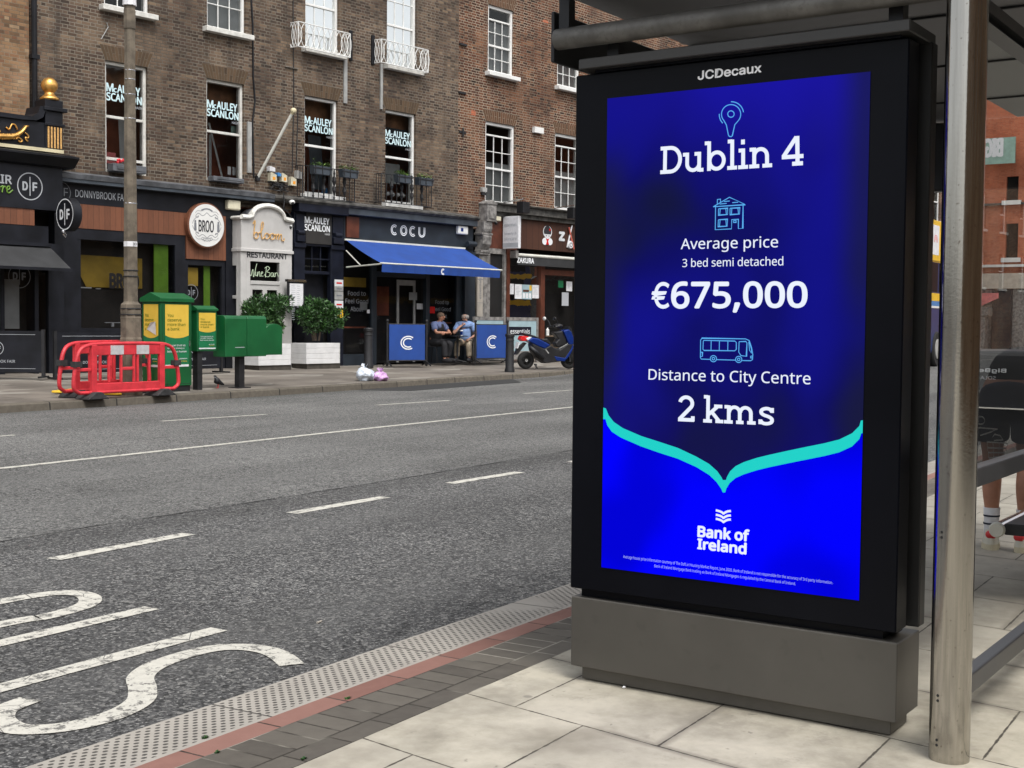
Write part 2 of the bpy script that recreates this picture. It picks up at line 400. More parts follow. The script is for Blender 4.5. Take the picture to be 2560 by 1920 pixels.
M['pallet'] = pm('dark_timber', (.06, .052, .043), .85, var=.3)
M['bark'] = pm('bark', (.1, .075, .055), .9, var=.25)
M['wood_table'] = pm('weathered_timber', (.26, .19, .13), .8, var=.25, scale=9)
M['brown_frame'] = pm('red_brown_frame', (.1, .028, .014), .45, var=.2)
M['mint'] = pm('mint_board', (.27, .4, .34), .6, var=.1)
M['pink_canvas'] = pm('pink_canvas', (.75, .2, .2), .7, var=.15)
M['render_beige'] = pm('beige_fascia', (.5, .44, .37), .7, var=.1)
M['bus_yellow'] = pm('bus_yellow', (.8, .5, .03), .3, var=.06)
M['bus_blue'] = pm('bus_blue', (.012, .03, .12), .3, var=.12)
M['bus_cyan'] = pm('bus_light_blue', (.06, .22, .5), .3, var=.08)
M['tyre'] = pm('tyre', (.012, .012, .012), .85, var=.2)
M['disp_black'] = pm('panel_black', (.0035, .004, .0065), .3, var=.2, scale=1.5, spec=.1)
M['disp_grey'] = pm('panel_graphite', (.047, .046, .045), .42, .35, var=.08, scale=2, bump=.02, bscale=300)
M['disp_dark'] = pm('panel_side', (.022, .022, .022), .42, .3, var=.12, scale=2)
M['plinth'] = pm('graphite_powder_coat', (.094, .088, .078), .46, .35, var=.09, scale=2.5, bump=.05, bscale=400, spots=.12)
M['shelter_dark'] = pm('shelter_dark_steel', (.02, .021, .024), .45, .4, var=.15)
M['shelter_roof'] = pm('shelter_ceiling', (.14, .14, .145), .45, .1, var=.06, scale=1)
M['rail_grey'] = pm('rail_grey', (.06, .062, .068), .4, .5, var=.15)
M['window_glass'] = glassmat('window_glass', (.7, .71, .71), .75, .0)
M['shop_glass'] = glassmat('shop_glass', (.68, .68, .68), .4, .0)
M['shelter_glass'] = glassmat('shelter_glass', (.9, .93, .93), 2.2, .14, .0)
def _mk_post():
    g = NG('brushed_steel'); x, y, z = g.sep()
    st = g.noise(3, 5, g.comb(g.ma('MULTIPLY', x, 30), g.ma('MULTIPLY', y, 30), g.ma('MULTIPLY', z, 1.2)))
    sp = g.step(g.noise(75, 2), .66, .74)
    col = g.mix(st, (.3, .285, .255), (.53, .51, .475)); col = g.mix(g.ma('MULTIPLY', sp, .55), col, (.12, .09, .06))
    g.bump(g.noise(90, 3), .05, .003)
    return g.fin(col, g.ma('ADD', .07, g.ma('MULTIPLY', st, .14)), 1.0)
M['steel'] = _mk_post()
def _mk_beam():
    g = NG('grimy_steel_tube'); n1 = g.noise(7, 6); n2 = g.noise(60, 3)
    col = g.mix(g.step(n1, .3, .7), (.085, .082, .076), (.17, .165, .155)); col = g.mix(g.ma('MULTIPLY', g.step(n2, .5, .7), .5), col, (.09, .085, .075))
    return g.fin(col, .5, .35)
M['beam'] = _mk_beam()
def planks(name, c, pitch=.12, ax='x'):
    g = NG(name); x, y, z = g.sep(); q = {'x': x, 'z': z}[ax]
    k = g.ma('FLOOR', g.ma('DIVIDE', g.ma('ADD', q, 50), pitch)); rnd = g.white(g.comb(k, 0, 0))
    gr = g.noise(6, 5, g.comb(g.ma('MULTIPLY', x, 14 if ax == 'x' else 1), y, g.ma('MULTIPLY', z, 1 if ax == 'x' else 14)))
    f = g.ma('FRACT', g.ma('DIVIDE', g.ma('ADD', q, 50), pitch)); ln = g.step(f, .0, .09)
    col = g.mix(g.ma('ADD', g.ma('MULTIPLY', gr, .75), g.ma('MULTIPLY', rnd, .3)), tuple(v*.5 for v in c), tuple(v*1.45 for v in c))
    col = g.mix(ln, tuple(v*.25 for v in c), col); g.bump(ln, .3, .005)
    return g.fin(col, .6)
M['shop_wood'] = planks('reddish_timber_cladding', (.17, .062, .03), .14)
M['zak_wood'] = planks('dark_timber_fascia', (.062, .022, .011), .3)
def _asphalt():
    g = NG('asphalt'); x, y, z = g.sep()
    v = g.n('TexVoronoi'); v.inputs['Scale'].default_value = 105; g.l(g.co, v.inputs['Vector']); rc = g.sep(v.outputs['Color'])[0]
    v2 = g.n('TexVoronoi'); v2.inputs['Scale'].default_value = 58; g.l(g.co, v2.inputs['Vector']); rc2 = g.sep(v2.outputs['Color'])[1]
    big = g.noise(.35, 5); track = g.noise(.9, 4, g.comb(g.ma('MULTIPLY', x, .12), y, 0))
    old = g.step(g.ma('ADD', y, g.ma('MULTIPLY', g.ma('SUBTRACT', g.noise(2, 3), .5), .06)), 6.93, 6.97)
    cN = g.ramp(rc, [(0, (.03, .03, .031)), (.45, (.073, .073, .073)), (.8, (.12, .119, .118)), (.94, (.21, .208, .2)), (1, (.36, .355, .34))])
    cO = g.ramp(rc, [(0, (.06, .06, .06)), (.45, (.12, .12, .117)), (.8, (.175, .174, .167)), (.94, (.27, .268, .255)), (1, (.4, .395, .37))])
    col = g.mix(old, cN, cO)
    chip = g.step(rc2, .88, .93); col = g.mix(g.ma('MULTIPLY', chip, .6), col, (.26, .255, .24)); pit = g.ma('SUBTRACT', 1, g.step(rc2, .13, .19)); col = g.mix(g.ma('MULTIPLY', pit, .75), col, (.015, .015, .015))
    oil = g.step(g.noise(1.6, 5, g.comb(g.ma('MULTIPLY', x, .5), y, 4)), .6, .74); col = g.mix(g.ma('MULTIPLY', oil, .35), col, (.035, .034, .034))
    ck = g.n('TexVoronoi', feature='DISTANCE_TO_EDGE'); ck.inputs['Scale'].default_value = .55; wv = g.n('VectorMath', operation='ADD'); g.l(g.co, wv.inputs[0]); g.l(g.noise(2.5, 4, col=True), wv.inputs[1]); g.l(wv.outputs[0], ck.inputs['Vector'])
    crk = g.ma('MULTIPLY', g.ma('SUBTRACT', 1, g.step(ck.outputs['Distance'], .001, .006)), g.step(g.noise(.5, 2), .5, .6)); col = g.mix(g.ma('MULTIPLY', crk, .7), col, (.015, .015, .015))
    sc_ = g.ma('ADD', .74, g.ma('MULTIPLY', g.ma('ADD', g.step(big, .3, .7), g.step(track, .3, .7)), .28))
    col = g.mix(1.0, col, g.comb(sc_, sc_, sc_), 'MULTIPLY')
    wob = g.ma('ADD', y, g.ma('MULTIPLY', g.ma('SUBTRACT', g.noise(.6, 3), .5), .5))
    def lane(c, w): return g.ma('SUBTRACT', 1, g.step(g.ma('ABSOLUTE', g.ma('SUBTRACT', wob, c)), 0, w))
    tr = g.ma('ADD', g.ma('ADD', lane(4.0, .55), lane(5.75, .5)), g.ma('ADD', lane(7.9, .6), lane(9.5, .6)))
    col = g.mix(g.ma('MULTIPLY', g.ma('MULTIPLY', tr, g.step(g.noise(.45, 3), .25, .6)), .3), col, (.135, .134, .13))
    gut = g.ma('ADD', g.ma('MULTIPLY', lane(6.72, .34), .55), g.ma('ADD', lane(3.0, .42), lane(16.7, .7)))
    col = g.mix(g.ma('MINIMUM', g.ma('MULTIPLY', gut, .42), .6), col, (.04, .039, .037))
    g.bump(g.ma('ADD', v.outputs['Distance'], g.ma('MULTIPLY', v2.outputs['Distance'], .8)), .85, .007)
    return g.fin(col, .82, 0, .35)
M['asphalt'] = _asphalt()
M['asphalt_patch'] = pm('dark_patch', (.028, .028, .028), .85, var=.25, scale=60, bump=.4, bscale=120)
M['tar'] = pm('tar', (.012, .012, .012), .7)
def _marking():
    g = NG('worn_white_marking'); n1 = g.noise(14, 6, rough=.7); v = g.n('TexVoronoi'); v.inputs['Scale'].default_value = 105; g.l(g.co, v.inputs['Vector'])
    wear = g.step(g.ma('ADD', n1, g.ma('MULTIPLY', v.outputs['Distance'], .16)), .60, .70)
    cr = g.n('TexVoronoi', feature='DISTANCE_TO_EDGE'); cr.inputs['Scale'].default_value = 5; g.l(g.co, cr.inputs['Vector'])
    crk = g.ma('SUBTRACT', 1, g.step(cr.outputs['Distance'], .004, .014)); crk = g.ma('MULTIPLY', crk, g.step(g.noise(1.3, 2), .5, .6))
    col = g.mix(g.noise(30, 4), (.42, .405, .36), (.66, .64, .57))
    col = g.mix(g.ma('MULTIPLY', g.ma('MAXIMUM', wear, crk), .85), col, (.07, .068, .065))
    g.bump(v.outputs['Distance'], .5, .004)
    return g.fin(col, .75)
M['marking'] = _marking()
def grid(g, u, v, pu, pv, off=.5, seed=0):
    rv = g.ma('DIVIDE', v, pv); r = g.ma('FLOOR', rv); fv = g.ma('MULTIPLY', g.ma('SUBTRACT', rv, r), pv)
    ru = g.ma('ADD', g.ma('DIVIDE', u, pu), g.ma('MULTIPLY', r, off)); c = g.ma('FLOOR', ru); fu_ = g.ma('MULTIPLY', g.ma('SUBTRACT', ru, c), pu)
    du = g.ma('MINIMUM', fu_, g.ma('SUBTRACT', pu, fu_)); dv = g.ma('MINIMUM', fv, g.ma('SUBTRACT', pv, fv))
    return g.ma('MINIMUM', du, dv), g.white(g.comb(c, r, seed)), fu_, fv
def _slabs():
    g = NG('paving_slabs'); x, y, z = g.sep()
    u = g.ma('ADD', g.ma('SUBTRACT', x, g.ma('MULTIPLY', g.ma('SUBTRACT', y, 1.6), .19)), 57-3.50); v = g.ma('ADD', y, 56.5-1.07)
    d, rnd, _, _ = grid(g, v, u, .565, .57, 0.5)
    d = g.ma('ADD', d, g.ma('MULTIPLY', g.ma('SUBTRACT', g.noise(25, 4), .5), .010))
    body = g.step(d, .0015, .005)
    n1 = g.noise(2.6, 6, rough=.65); n2 = g.noise(11, 5); st = g.step(g.noise(1.4, 5), .52, .72); sp = g.step(g.noise(16, 3), .69, .74)
    col = g.mix(g.step(n1, .3, .7), (.25, .228, .18), (.54, .5, .405))
    col = g.mix(g.ma('MULTIPLY', rnd, .45), col, (.38, .35, .295)); col = g.mix(g.ma('MULTIPLY', g.step(n2, .35, .8), .3), col, (.56, .525, .44))
    col = g.mix(g.ma('MULTIPLY', st, .7), col, (.22, .195, .15)); st2 = g.step(g.noise(3.7, 6, rough=.7), .56, .66); col = g.mix(g.ma('MULTIPLY', st2, .4), col, (.22, .2, .165)); col = g.mix(g.ma('MULTIPLY', sp, .6), col, (.14, .13, .11))
    gv = g.n('TexVoronoi'); gv.inputs['Scale'].default_value = 3.1; g.l(g.co, gv.inputs['Vector']); gr = g.sep(gv.outputs['Color'])
    gum = g.ma('MULTIPLY', g.ma('SUBTRACT', 1, g.step(gv.outputs['Distance'], .045, .07)), g.ma('GREATER_THAN', gr[0], .55)); col = g.mix(g.ma('MULTIPLY', gum, .6), col, (.15, .14, .12))
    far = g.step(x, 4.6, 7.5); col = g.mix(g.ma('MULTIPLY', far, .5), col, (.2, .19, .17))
    edge = g.ma('SUBTRACT', 1, g.step(d, .006, .035)); col = g.mix(g.ma('MULTIPLY', g.ma('MULTIPLY', edge, g.step(g.noise(1.8, 4), .4, .6)), .65), col, (.2, .18, .15))
    col = g.mix(body, g.mix(g.step(g.noise(4, 3), .5, .7), (.07, .062, .05), (.16, .145, .11)), col)
    g.bump(g.ma('ADD', g.ma('MULTIPLY', body, .7), g.ma('MULTIPLY', g.noise(120, 3), .3)), .45, .006)
    return g.fin(col, .8, 0, .3)
M['slabs'] = _slabs()
def _setts(name, a, b, pu, pv, off, mortar, y0=0.0, mw=.006, seed=0):
    g = NG(name); x, y, z = g.sep()
    d, rnd, _, _ = grid(g, g.ma('ADD', x, 60), g.ma('ADD', y, 60-y0), pu, pv, off, seed)
    d = g.ma('ADD', d, g.ma('MULTIPLY', g.ma('SUBTRACT', g.noise(40, 3), .5), .006)); body = g.step(d, mw*.4, mw*1.1)
    col = g.mix(g.ma('ADD', g.ma('MULTIPLY', rnd, .55), g.ma('MULTIPLY', g.noise(18, 4), .5)), a, b)
    col = g.mix(g.ma('MULTIPLY', g.step(g.noise(2.2, 4), .5, .7), .3), col, tuple(q*1.5 for q in b))
    mo = g.mix(g.step(g.noise(7, 3), .45, .6), mortar, tuple(q*.3 for q in mortar))
    col = g.mix(body, mo, col)
    g.bump(g.ma('ADD', g.ma('MULTIPLY', body, .7), g.ma('MULTIPLY', g.noise(150, 2), .2)), .4, .006)
    return g.fin(col, .85, 0, .3)
def _sett2():
    g = NG('dark_setts'); x, y, z = g.sep()
    up = g.ma('GREATER_THAN', y, 2.512); v = g.ma('SUBTRACT', y, g.ma('ADD', 2.415, g.ma('MULTIPLY', up, .097))); hgt = g.ma('ADD', .097, g.ma('MULTIPLY', up, .085))
    wd = g.ma('SUBTRACT', .206, g.ma('MULTIPLY', up, .103)); u = g.ma('ADD', g.ma('DIVIDE', g.ma('ADD', x, 60), wd), g.ma('MULTIPLY', up, .37)); c = g.ma('FLOOR', u); fu_ = g.ma('MULTIPLY', g.ma('SUBTRACT', u, c), wd)
    d = g.ma('MINIMUM', g.ma('MINIMUM', fu_, g.ma('SUBTRACT', wd, fu_)), g.ma('MINIMUM', v, g.ma('SUBTRACT', hgt, v)))
    d = g.ma('ADD', d, g.ma('MULTIPLY', g.ma('SUBTRACT', g.noise(40, 3), .5), .006)); body = g.step(d, .0015, .006); rnd = g.white(g.comb(c, up, 0))
    col = g.mix(g.ma('ADD', g.ma('MULTIPLY', rnd, .5), g.ma('MULTIPLY', g.noise(18, 4), .5)), (.06, .053, .045), (.15, .135, .113)); col = g.mix(g.ma('MULTIPLY', g.step(g.noise(2.2, 4), .5, .7), .35), col, (.19, .172, .145))
    mo = g.mix(g.step(g.noise(2.4, 3), .42, .58), (.035, .03, .024), (.3, .28, .235)); col = g.mix(body, mo, col)
    g.bump(g.ma('ADD', g.ma('MULTIPLY', body, .7), g.ma('MULTIPLY', g.noise(150, 2), .2)), .4, .006)
    return g.fin(col, .85, 0, .3)
M['setts'] = _sett2()
M['red_strip'] = _setts('red_kerb_blocks', (.175, .085, .068), (.27, .145, .118), .33, .4, .0, (.07, .055, .045), 2.5, .005, 3)
def _kassel():
    g = NG('dimpled_kerb_block'); x, y, z = g.sep(); pu, pv = .040, .020
    d, rnd, _, _ = grid(g, g.ma('ADD', x, 95.05-2.70), g.ma('ADD', y, 60), .945, 90., 0)
    u = g.ma('ADD', x, 50); v = g.ma('ADD', y, 50-2.8)
    rv = g.ma('DIVIDE', v, pv); r = g.ma('FLOOR', rv); fv = g.ma('SUBTRACT', g.ma('SUBTRACT', rv, r), .5)
    ru = g.ma('ADD', g.ma('DIVIDE', u, pu), g.ma('MULTIPLY', r, .5)); c = g.ma('FLOOR', ru); fu_ = g.ma('SUBTRACT', g.ma('SUBTRACT', ru, c), .5)
    rad = g.ma('SQRT', g.ma('ADD', g.ma('POWER', g.ma('MULTIPLY', fu_, pu*.8), 2), g.ma('POWER', g.ma('MULTIPLY', fv, pv), 2)))
    hole = g.ma('SUBTRACT', 1, g.step(rad, .0056, .0084))
    inb = g.ma('MULTIPLY', g.step(y, 2.805, 2.815), g.ma('SUBTRACT', 1, g.step(y, 3.03, 3.04)))
    worn = g.step(g.noise(1.1, 3), .3, .42)
    hole = g.ma('MULTIPLY', g.ma('MULTIPLY', hole, inb), worn)
    body = g.step(d, .002, .006)
    col = g.mix(g.noise(5, 5), (.26, .24, .21), (.45, .42, .375)); col = g.mix(g.ma('MULTIPLY', rnd, .35), col, (.3, .28, .25))
    col = g.mix(g.ma('MULTIPLY', hole, .92), col, (.045, .042, .038)); col = g.mix(body, (.06, .055, .05), col)
    g.bump(g.ma('SUBTRACT', body, hole), .5, .008)
    return g.fin(col, .8, 0, .3)
M['kassel'] = _kassel()
def _farpave():
    g = NG('far_pavement_concrete'); x, y, z = g.sep()
    d, rnd, _, _ = grid(g, g.ma('ADD', x, 100), g.ma('ADD', y, 100), 3.1, 2.3, .4)
    n = g.noise(.8, 6); col = g.mix(g.step(n, .3, .7), (.12, .105, .09), (.23, .205, .175))
    pat = g.step(g.noise(.45, 2, g.comb(x, g.ma('MULTIPLY', y, 2.2), 0)), .58, .6); col = g.mix(g.ma('MULTIPLY', pat, .55), col, (.36, .34, .3))
    col = g.mix(g.ma('MULTIPLY', rnd, .35), col, (.14, .125, .11)); sp = g.step(g.noise(9, 3), .66, .72); col = g.mix(g.ma('MULTIPLY', sp, .5), col, (.07, .065, .06))
    col = g.mix(g.step(d, .006, .02), (.06, .055, .05), col); g.bump(g.noise(60, 3), .3, .005)
    return g.fin(col, .88, 0, .25)
M['far_pave'] = _farpave()
def _kerbst():
    g = NG('granite_kerb'); x, y, z = g.sep(); d, rnd, _, _ = grid(g, g.ma('ADD', x, 100), g.ma('ADD', y, 100), 1.35, 60., 0)
    col = g.mix(g.noise(12, 5), (.06, .052, .042), (.21, .185, .15)); col = g.mix(g.ma('MULTIPLY', rnd, .5), col, (.085, .075, .06))
    up = g.n('NewGeometry'); nz = g.sep(up.outputs['Normal'])[2]
    col = g.mix(g.step(d, .005, .02), (.02, .02, .02), col); g.bump(g.noise(50, 3), .4, .006)
    return g.fin(col, .85, 0, .3)
M['kerb'] = _kerbst()
M['brick_mid'] = brick('dark_brown_stock_brick', [(.013, .012, .012), (.056, .039, .031), (.102, .07, .052), (.158, .108, .075), (.034, .027, .026), (.088, .055, .043), (.24, .172, .115)], (.31, .272, .22), 0, .55, .6, mw=.017)
M['brick_right'] = brick('red_brown_brick', [(.02, .013, .011), (.12, .046, .027), (.19, .075, .04), (.055, .027, .019), (.15, .055, .031), (.27, .13, .07)], (.5, .42, .32), 3.3, .4, .6, mw=.017)
M['brick_left'] = brick('pale_orange_brick', [(.06, .035, .025), (.24, .14, .075), (.33, .2, .11), (.16, .06, .035), (.37, .26, .16)], (.34, .28, .2), 7.7, .35, .4, mw=.013)
M['brick_red'] = brick('bright_red_brick', [(.34, .085, .042), (.46, .13, .065), (.52, .165, .085), (.4, .11, .06)], (.42, .3, .22), 1.7, .2, .3)
def _arch(name, cols, mo):
    g = NG(name); r = g.n('NewGeometry').outputs['Random Per Island']
    col = g.mix(g.noise(40, 3), g.ramp(r, [(i/(len(cols)-1), c) for i, c in enumerate(cols)]), (.08, .055, .035)); g.bump(g.noise(70, 3), .4, .006)
    return g.fin(col, .9, 0, .2)
M['arch_mid'] = _arch('brown_arch_brick', [(.05, .033, .022), (.12, .08, .05), (.09, .06, .035), (.16, .1, .06)], 0)
M['arch_right'] = _arch('red_arch_brick', [(.08, .035, .02), (.17, .075, .04), (.12, .06, .035), (.2, .09, .05)], 0)
M['mortar'] = pm('pale_mortar', (.3, .25, .19), .9, var=.2, scale=12); M['mortar_dark'] = pm('sooty_mortar', (.12, .1, .078), .9, var=.3, scale=12)
def leafmat(name, a, b):
    g = NG(name); r = g.n('NewGeometry').outputs['Random Per Island']
    col = g.ramp(r, [(0, a), (.6, tuple((p+q)/2 for p, q in zip(a, b))), (1, b)]); g.bsdf.inputs['Subsurface Weight'].default_value = 0
    return g.fin(col, .42, 0, .5)
M['laurel'] = leafmat('laurel_leaves', (.008, .03, .008), (.06, .15, .035))
M['box_leaf'] = leafmat('window_box_leaves', (.03, .08, .015), (.22, .34, .08))
# ------------------------------------------------------------------ ground, roads, pavements
def strip(name, m, y0, y1, z0, z1, xs, kind='structure'):
    b = MB()
    f = lambda q, X: q(X) if callable(q) else q
    g = lambda q, X, Y: q(X, Y) if callable(q) else q
    vs = []
    for X in xs:
        for yy, zz in ((y0, z0), (y1, z1)):
            Y = f(yy, X); vs.append((X, Y, g(zz, X, Y)))
    b.add(vs, [(2*i, 2*i+2, 2*i+3, 2*i+1) for i in range(len(xs)-1)])
    return b.build(name, m, kind=kind)
XS = [-60, -30, -10, 0, 6, 12.5, 15, 18.8, 20.5, 22.5, 24, 26, 28.5, 30, 31.3, 32.5, 34, 36, 38, 40, 45, 60, 90, 150]
MB().quad((-900, -900, -.06), (900, -900, -.06), (900, 900, -.06), (-900, 900, -.06)).build('ground', M['asphalt_patch'], kind='structure')
strip('road', M['asphalt'], 3.085, lambda X: kerb_y(X)+.02, lambda X, Y: zroad(X), lambda X, Y: zroad(X), XS)
strip('far_pavement', M['far_pave'], lambda X: kerb_y(X)+.16, lambda X: front_y(X)+4, lambda X, Y: zfar(X, Y), lambda X, Y: zfar(X, Y)+.0, XS)
b = MB(); prof = [(0, -.02), (.012, .105), (.03, .125), (.16, .13)]
vs = []
for X in XS:
    dip = .0
    for dy, dz in prof:
        vs.append((X, kerb_y(X)+dy, (zfar(X, kerb_y(X)+dy)-.13+dz if dz > 0 else zroad(X)+dz)))
n = len(prof)
b.add(vs, [(i*n+k, (i+1)*n+k, (i+1)*n+k+1, i*n+k+1) for i in range(len(XS)-1) for k in range(n-1)])
b.build('far_kerb', M['kerb'], kind='structure')
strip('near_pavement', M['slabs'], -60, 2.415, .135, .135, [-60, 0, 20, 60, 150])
strip('sett_band', M['setts'], 2.415, 2.694, .135, .135, [-60, 150])
strip('red_edging', M['red_strip'], 2.694, 2.79, .135, .135, [-60, 150])
b = MB(); vs = []
for X in (-60, 150):
    vs += [(X, 2.79, .135), (X, 3.05, .133), (X, 3.078, .12), (X, 3.092, -.02)]
b.add(vs, [(k, 4+k, 5+k, k+1) for k in range(3)]); b.build('near_kerb', M['kassel'], kind='structure')
def mark(pts, wd, label=None):
    dense = []
    for a, c in zip(pts, pts[1:]):
        k = max(1, int((Vector(c)-Vector(a)).length/1.0))
        dense += [Vector(a).lerp(Vector(c), i/k) for i in range(k)]
    dense.append(Vector(pts[-1])); bb = MB().ribbon(dense, wd, 0, 'z')
    for p in bb.v: p.z = zroad(p.x)+.004
    return bb.build('road_marking', M['marking'], kind='structure')
mark([(-20, 9.7), (0, 10.25), (8, 10.42), (14, 10.6), (19.3, 10.66), (30, 10.6), (60, 9.2)], .105)
for x0, ya, yb in ((-3.6, 6.1, 6.12), (-1.44, 6.13, 6.15), (.7, 6.15, 6.17), (2.86, 6.17, 6.2), (5.01, 6.2, 6.23), (7.2, 6.3, 6.29), (9.34, 6.37, 6.33), (11.5, 6.37, 6.36), (13.66, 6.38, 6.37)):
    mark([(x0, ya), (x0+1.1, yb)], .115)
for x0, ya, yb in ((8.3, 13.35, 13.3), (12.83, 13.6, 13.4), (17.6, 13.5, 13.32), (22.4, 13.5, 13.45)): mark([(x0, ya), (x0+1.9, yb)], .09)
mark([(.9, 4.16), (2.5, 4.18), (4.28, 4.175)], .105)
mark([(.9, 4.75), (3.5, 4.765), (4.42, 4.755)], .105)
mark(cat_rom([(.9, 4.105), (.62, 4.2), (.55, 4.46), (.62, 4.72), (.9, 4.81)], 5), .1)
mark(cat_rom([(2.2, 5.47), (3.9, 5.475), (4.3, 5.45), (4.44, 5.36), (4.42, 5.2), (4.27, 5.06), (4.0, 5.02), (3.75, 5.06), (2.2, 5.07)], 6), .11)
mark(cat_rom([(3.99, 3.49), (4.06, 3.60), (4.11, 3.72), (4.10, 3.85), (4.02, 3.94), (3.87, 3.965), (3.68, 3.94), (3.53, 3.86), (3.42, 3.73), (3.30, 3.615), (3.13, 3.56), (2.96, 3.585), (2.85, 3.69), (2.87, 3.83), (2.96, 3.93), (3.1, 3.965)], 6), .105)
random.seed(3)
bb = MB().ribbon([(x*.25-4, 6.95+.03*math.sin(x*.21)+random.uniform(-.012, .012)) for x in range(100)], [random.uniform(.004, .022) for _ in range(100)], .004, 'z'); bb.build('tar_joint', M['tar'], kind='structure')
bb = MB().add([(21.2, kerb_y(21.2)-.02, .004), (21.7, 15.8, .004), (26.6, 16.1, .004), (28.2, kerb_y(28.2)-.03, .004), (24.5, kerb_y(24.5)-.02, .004)], [(0, 1, 2, 3, 4)]); bb.build('road_patch', M['asphalt_patch'], kind='structure')
# small weeds in the sett joints and litter
def tuft(x, y, z, s, label, n=26):
    q = MB()
    for _ in range(n):
        a = random.uniform(0, 6.28); l = random.uniform(.4, 1)*s; px, py = x+random.gauss(0, s*.35), y+random.gauss(0, s*.15); tx = px+math.cos(a)*l*.7; ty = py+math.sin(a)*l*.7
        q.quad((px-.003, py, z), (px+.003, py, z), (tx+.002, ty, z+l*.55), (tx-.002, ty, z+l*.5))
    q.build('weed', M['laurel'], base=(x, y, z), label=label, cat='weed', group='weeds growing in the near pavement joints')
for px, py, s, lab in ((870, 1747, .013, 'tuft of weed in the sett joint nearest the halfway point of the red edging'), (1318-230, 1960-230, .001, None), (515, 1845, .013, 'weed tuft on the red edging beside the lettering nearest the camera'), (545, 1882, .013, 'weed tuft in the dark setts nearest the bottom edge'), (760, 1898, .013, 'weed tuft where the dark setts meet the pale slabs')):
    if lab:
        d = ray(px, py); P = CAM + d*((.135-CAM_H)/d.z); tuft(P.x, P.y, .135, s, lab)
d = ray(793, 1557); P = CAM + d*((.006-CAM_H)/d.z)
MB().tube([P, P+Vector((.04, .008, 0))], .0045, 8).build('cigarette_butt', M['tan_sign'], base=tuple(P), label='single cigarette butt lying on the bus lane asphalt', cat='litter')
d = ray(1560, 1718); P = CAM + d*((.14-CAM_H)/d.z)
MB().ball(P, (.007, .006, .005), 8, 5).build('paper_scrap', M['paper'], base=tuple(P), label='tiny white scrap lying on the slab in front of the screen plinth', cat='litter')
# ------------------------------------------------------------------ digital advertising panel (shelter frame: x right, y along the street)
S0 = 3.9
ad = thing('advertising_panel', 'large illuminated digital advertising screen in black housing at the end of the bus shelter', 'advertising panel', SHL, (-1.8, 3.98, .135))
XL, XR = -2.385, -1.226
MB().box(XL, XR, S0, S0+.10, .464, 2.253).build('housing', M['disp_black'], ad, bevel=.004)
MB().box(XL-.022, XR+.022, S0+.16, S0+.215, .455, 2.268).build('rear_housing', M['disp_dark'], ad, bevel=.004)
MB().box(XL+.03, XR-.03, S0+.1, S0+.16, .44, 2.262).build('core', M['disp_dark'], ad)
MB().box(XL+.03, XR-.05, S0+.03, S0+.17, .434, .4645).build('neck', M['disp_black'], ad)
MB().box(-2.38, -1.22, S0, S0+.22, .188, .434).build('base', M['plinth'], ad, bevel=.003)
MB().box(-2.35, -1.245, S0+.03, S0+.19, .140, .1885).build('plinth', M['plinth'], ad, bevel=.002)
for fx in (-2.2, -1.32):
    MB().box(fx-.05, fx+.05, S0+.05, S0+.17, .13, .1405).build('foot', M['rail_grey'], ad)
MB().box(-2.345, -1.21, S0-.05, S0+.21, 2.262, 2.297).build('visor', M['disp_grey'], ad, bevel=.003)
MB().box(-2.30, -1.25, S0-.01, S0+.17, 2.2535, 2.2625).build('visor_base', M['disp_black'], ad)
for fx in (-1.275, -2.25):
    MB().box(fx-.022, fx+.022, S0+.02, S0+.07, 2.297, 2.42).build('hanger_bracket', M['shelter_dark'], ad)
def sx(p): return onplane(SHL, p[0], p[1], S0-.004)
def _scr_up():
    g = NG('lit_screen_navy'); x, y, z = g.sep()
    n = g.noise(2.1, 1.5, g.comb(x, 0, g.ma('MULTIPLY', z, .8))); n2 = g.noise(5, 2)
    f = g.ma('ADD', g.ma('MULTIPLY', g.step(n, .3, .68), .85), g.ma('MULTIPLY', n2, .15))
    c = g.ramp(f, [(0, (.007, .009, .028)), (.45, (.0045, .0045, .125)), (1, (.006, .006, .25))])
    up = g.step(g.ma('ADD', z, g.ma('MULTIPLY', x, .35)), 1.55, 2.25)
    c = g.mix(g.ma('MULTIPLY', up, .75), c, (.012, .008, .42))
    lw = g.ma('SUBTRACT', 1, g.step(z, .72, 1.15)); c = g.mix(g.ma('MULTIPLY', lw, .55), c, (.007, .005, .095))
    side = g.ma('MULTIPLY', g.step(g.ma('ABSOLUTE', x), .33, .45), g.step(g.noise(1.3, 1), .4, .6)); c = g.mix(g.ma('MULTIPLY', side, .75), c, (.010, .011, .045))
    g.l(c, g.bsdf.inputs['Emission Color']); g.bsdf.inputs['Emission Strength'].default_value = EMI
    return g.fin((.001, .001, .0015), .25, 0, .0)
def _scr_dn():
    g = NG('lit_screen_blue'); n = g.noise(2.4, 1.2)
    c = g.mix(g.step(n, .46, .66), (.0, .0, 1.0), (.0, .0, .68))
    g.l(c, g.bsdf.inputs['Emission Color']); g.bsdf.inputs['Emission Strength'].default_value = EMI
    return g.fin((.001, .001, .0015), .25, 0, .0)
M['lit_white'] = emit('lit_screen_white', (.82, .88, 1.0)); M['lit_cyan'] = emit('lit_screen_cyan', (.09, .43, .9)); M['lit_teal'] = emit('lit_screen_teal', (.0, .63, .57)); M['lit_pale'] = emit('lit_screen_small_print', (.42, .46, .95))
SX0, SX1, SZ0, SZ1 = -2.256, -1.341, .551, 2.163
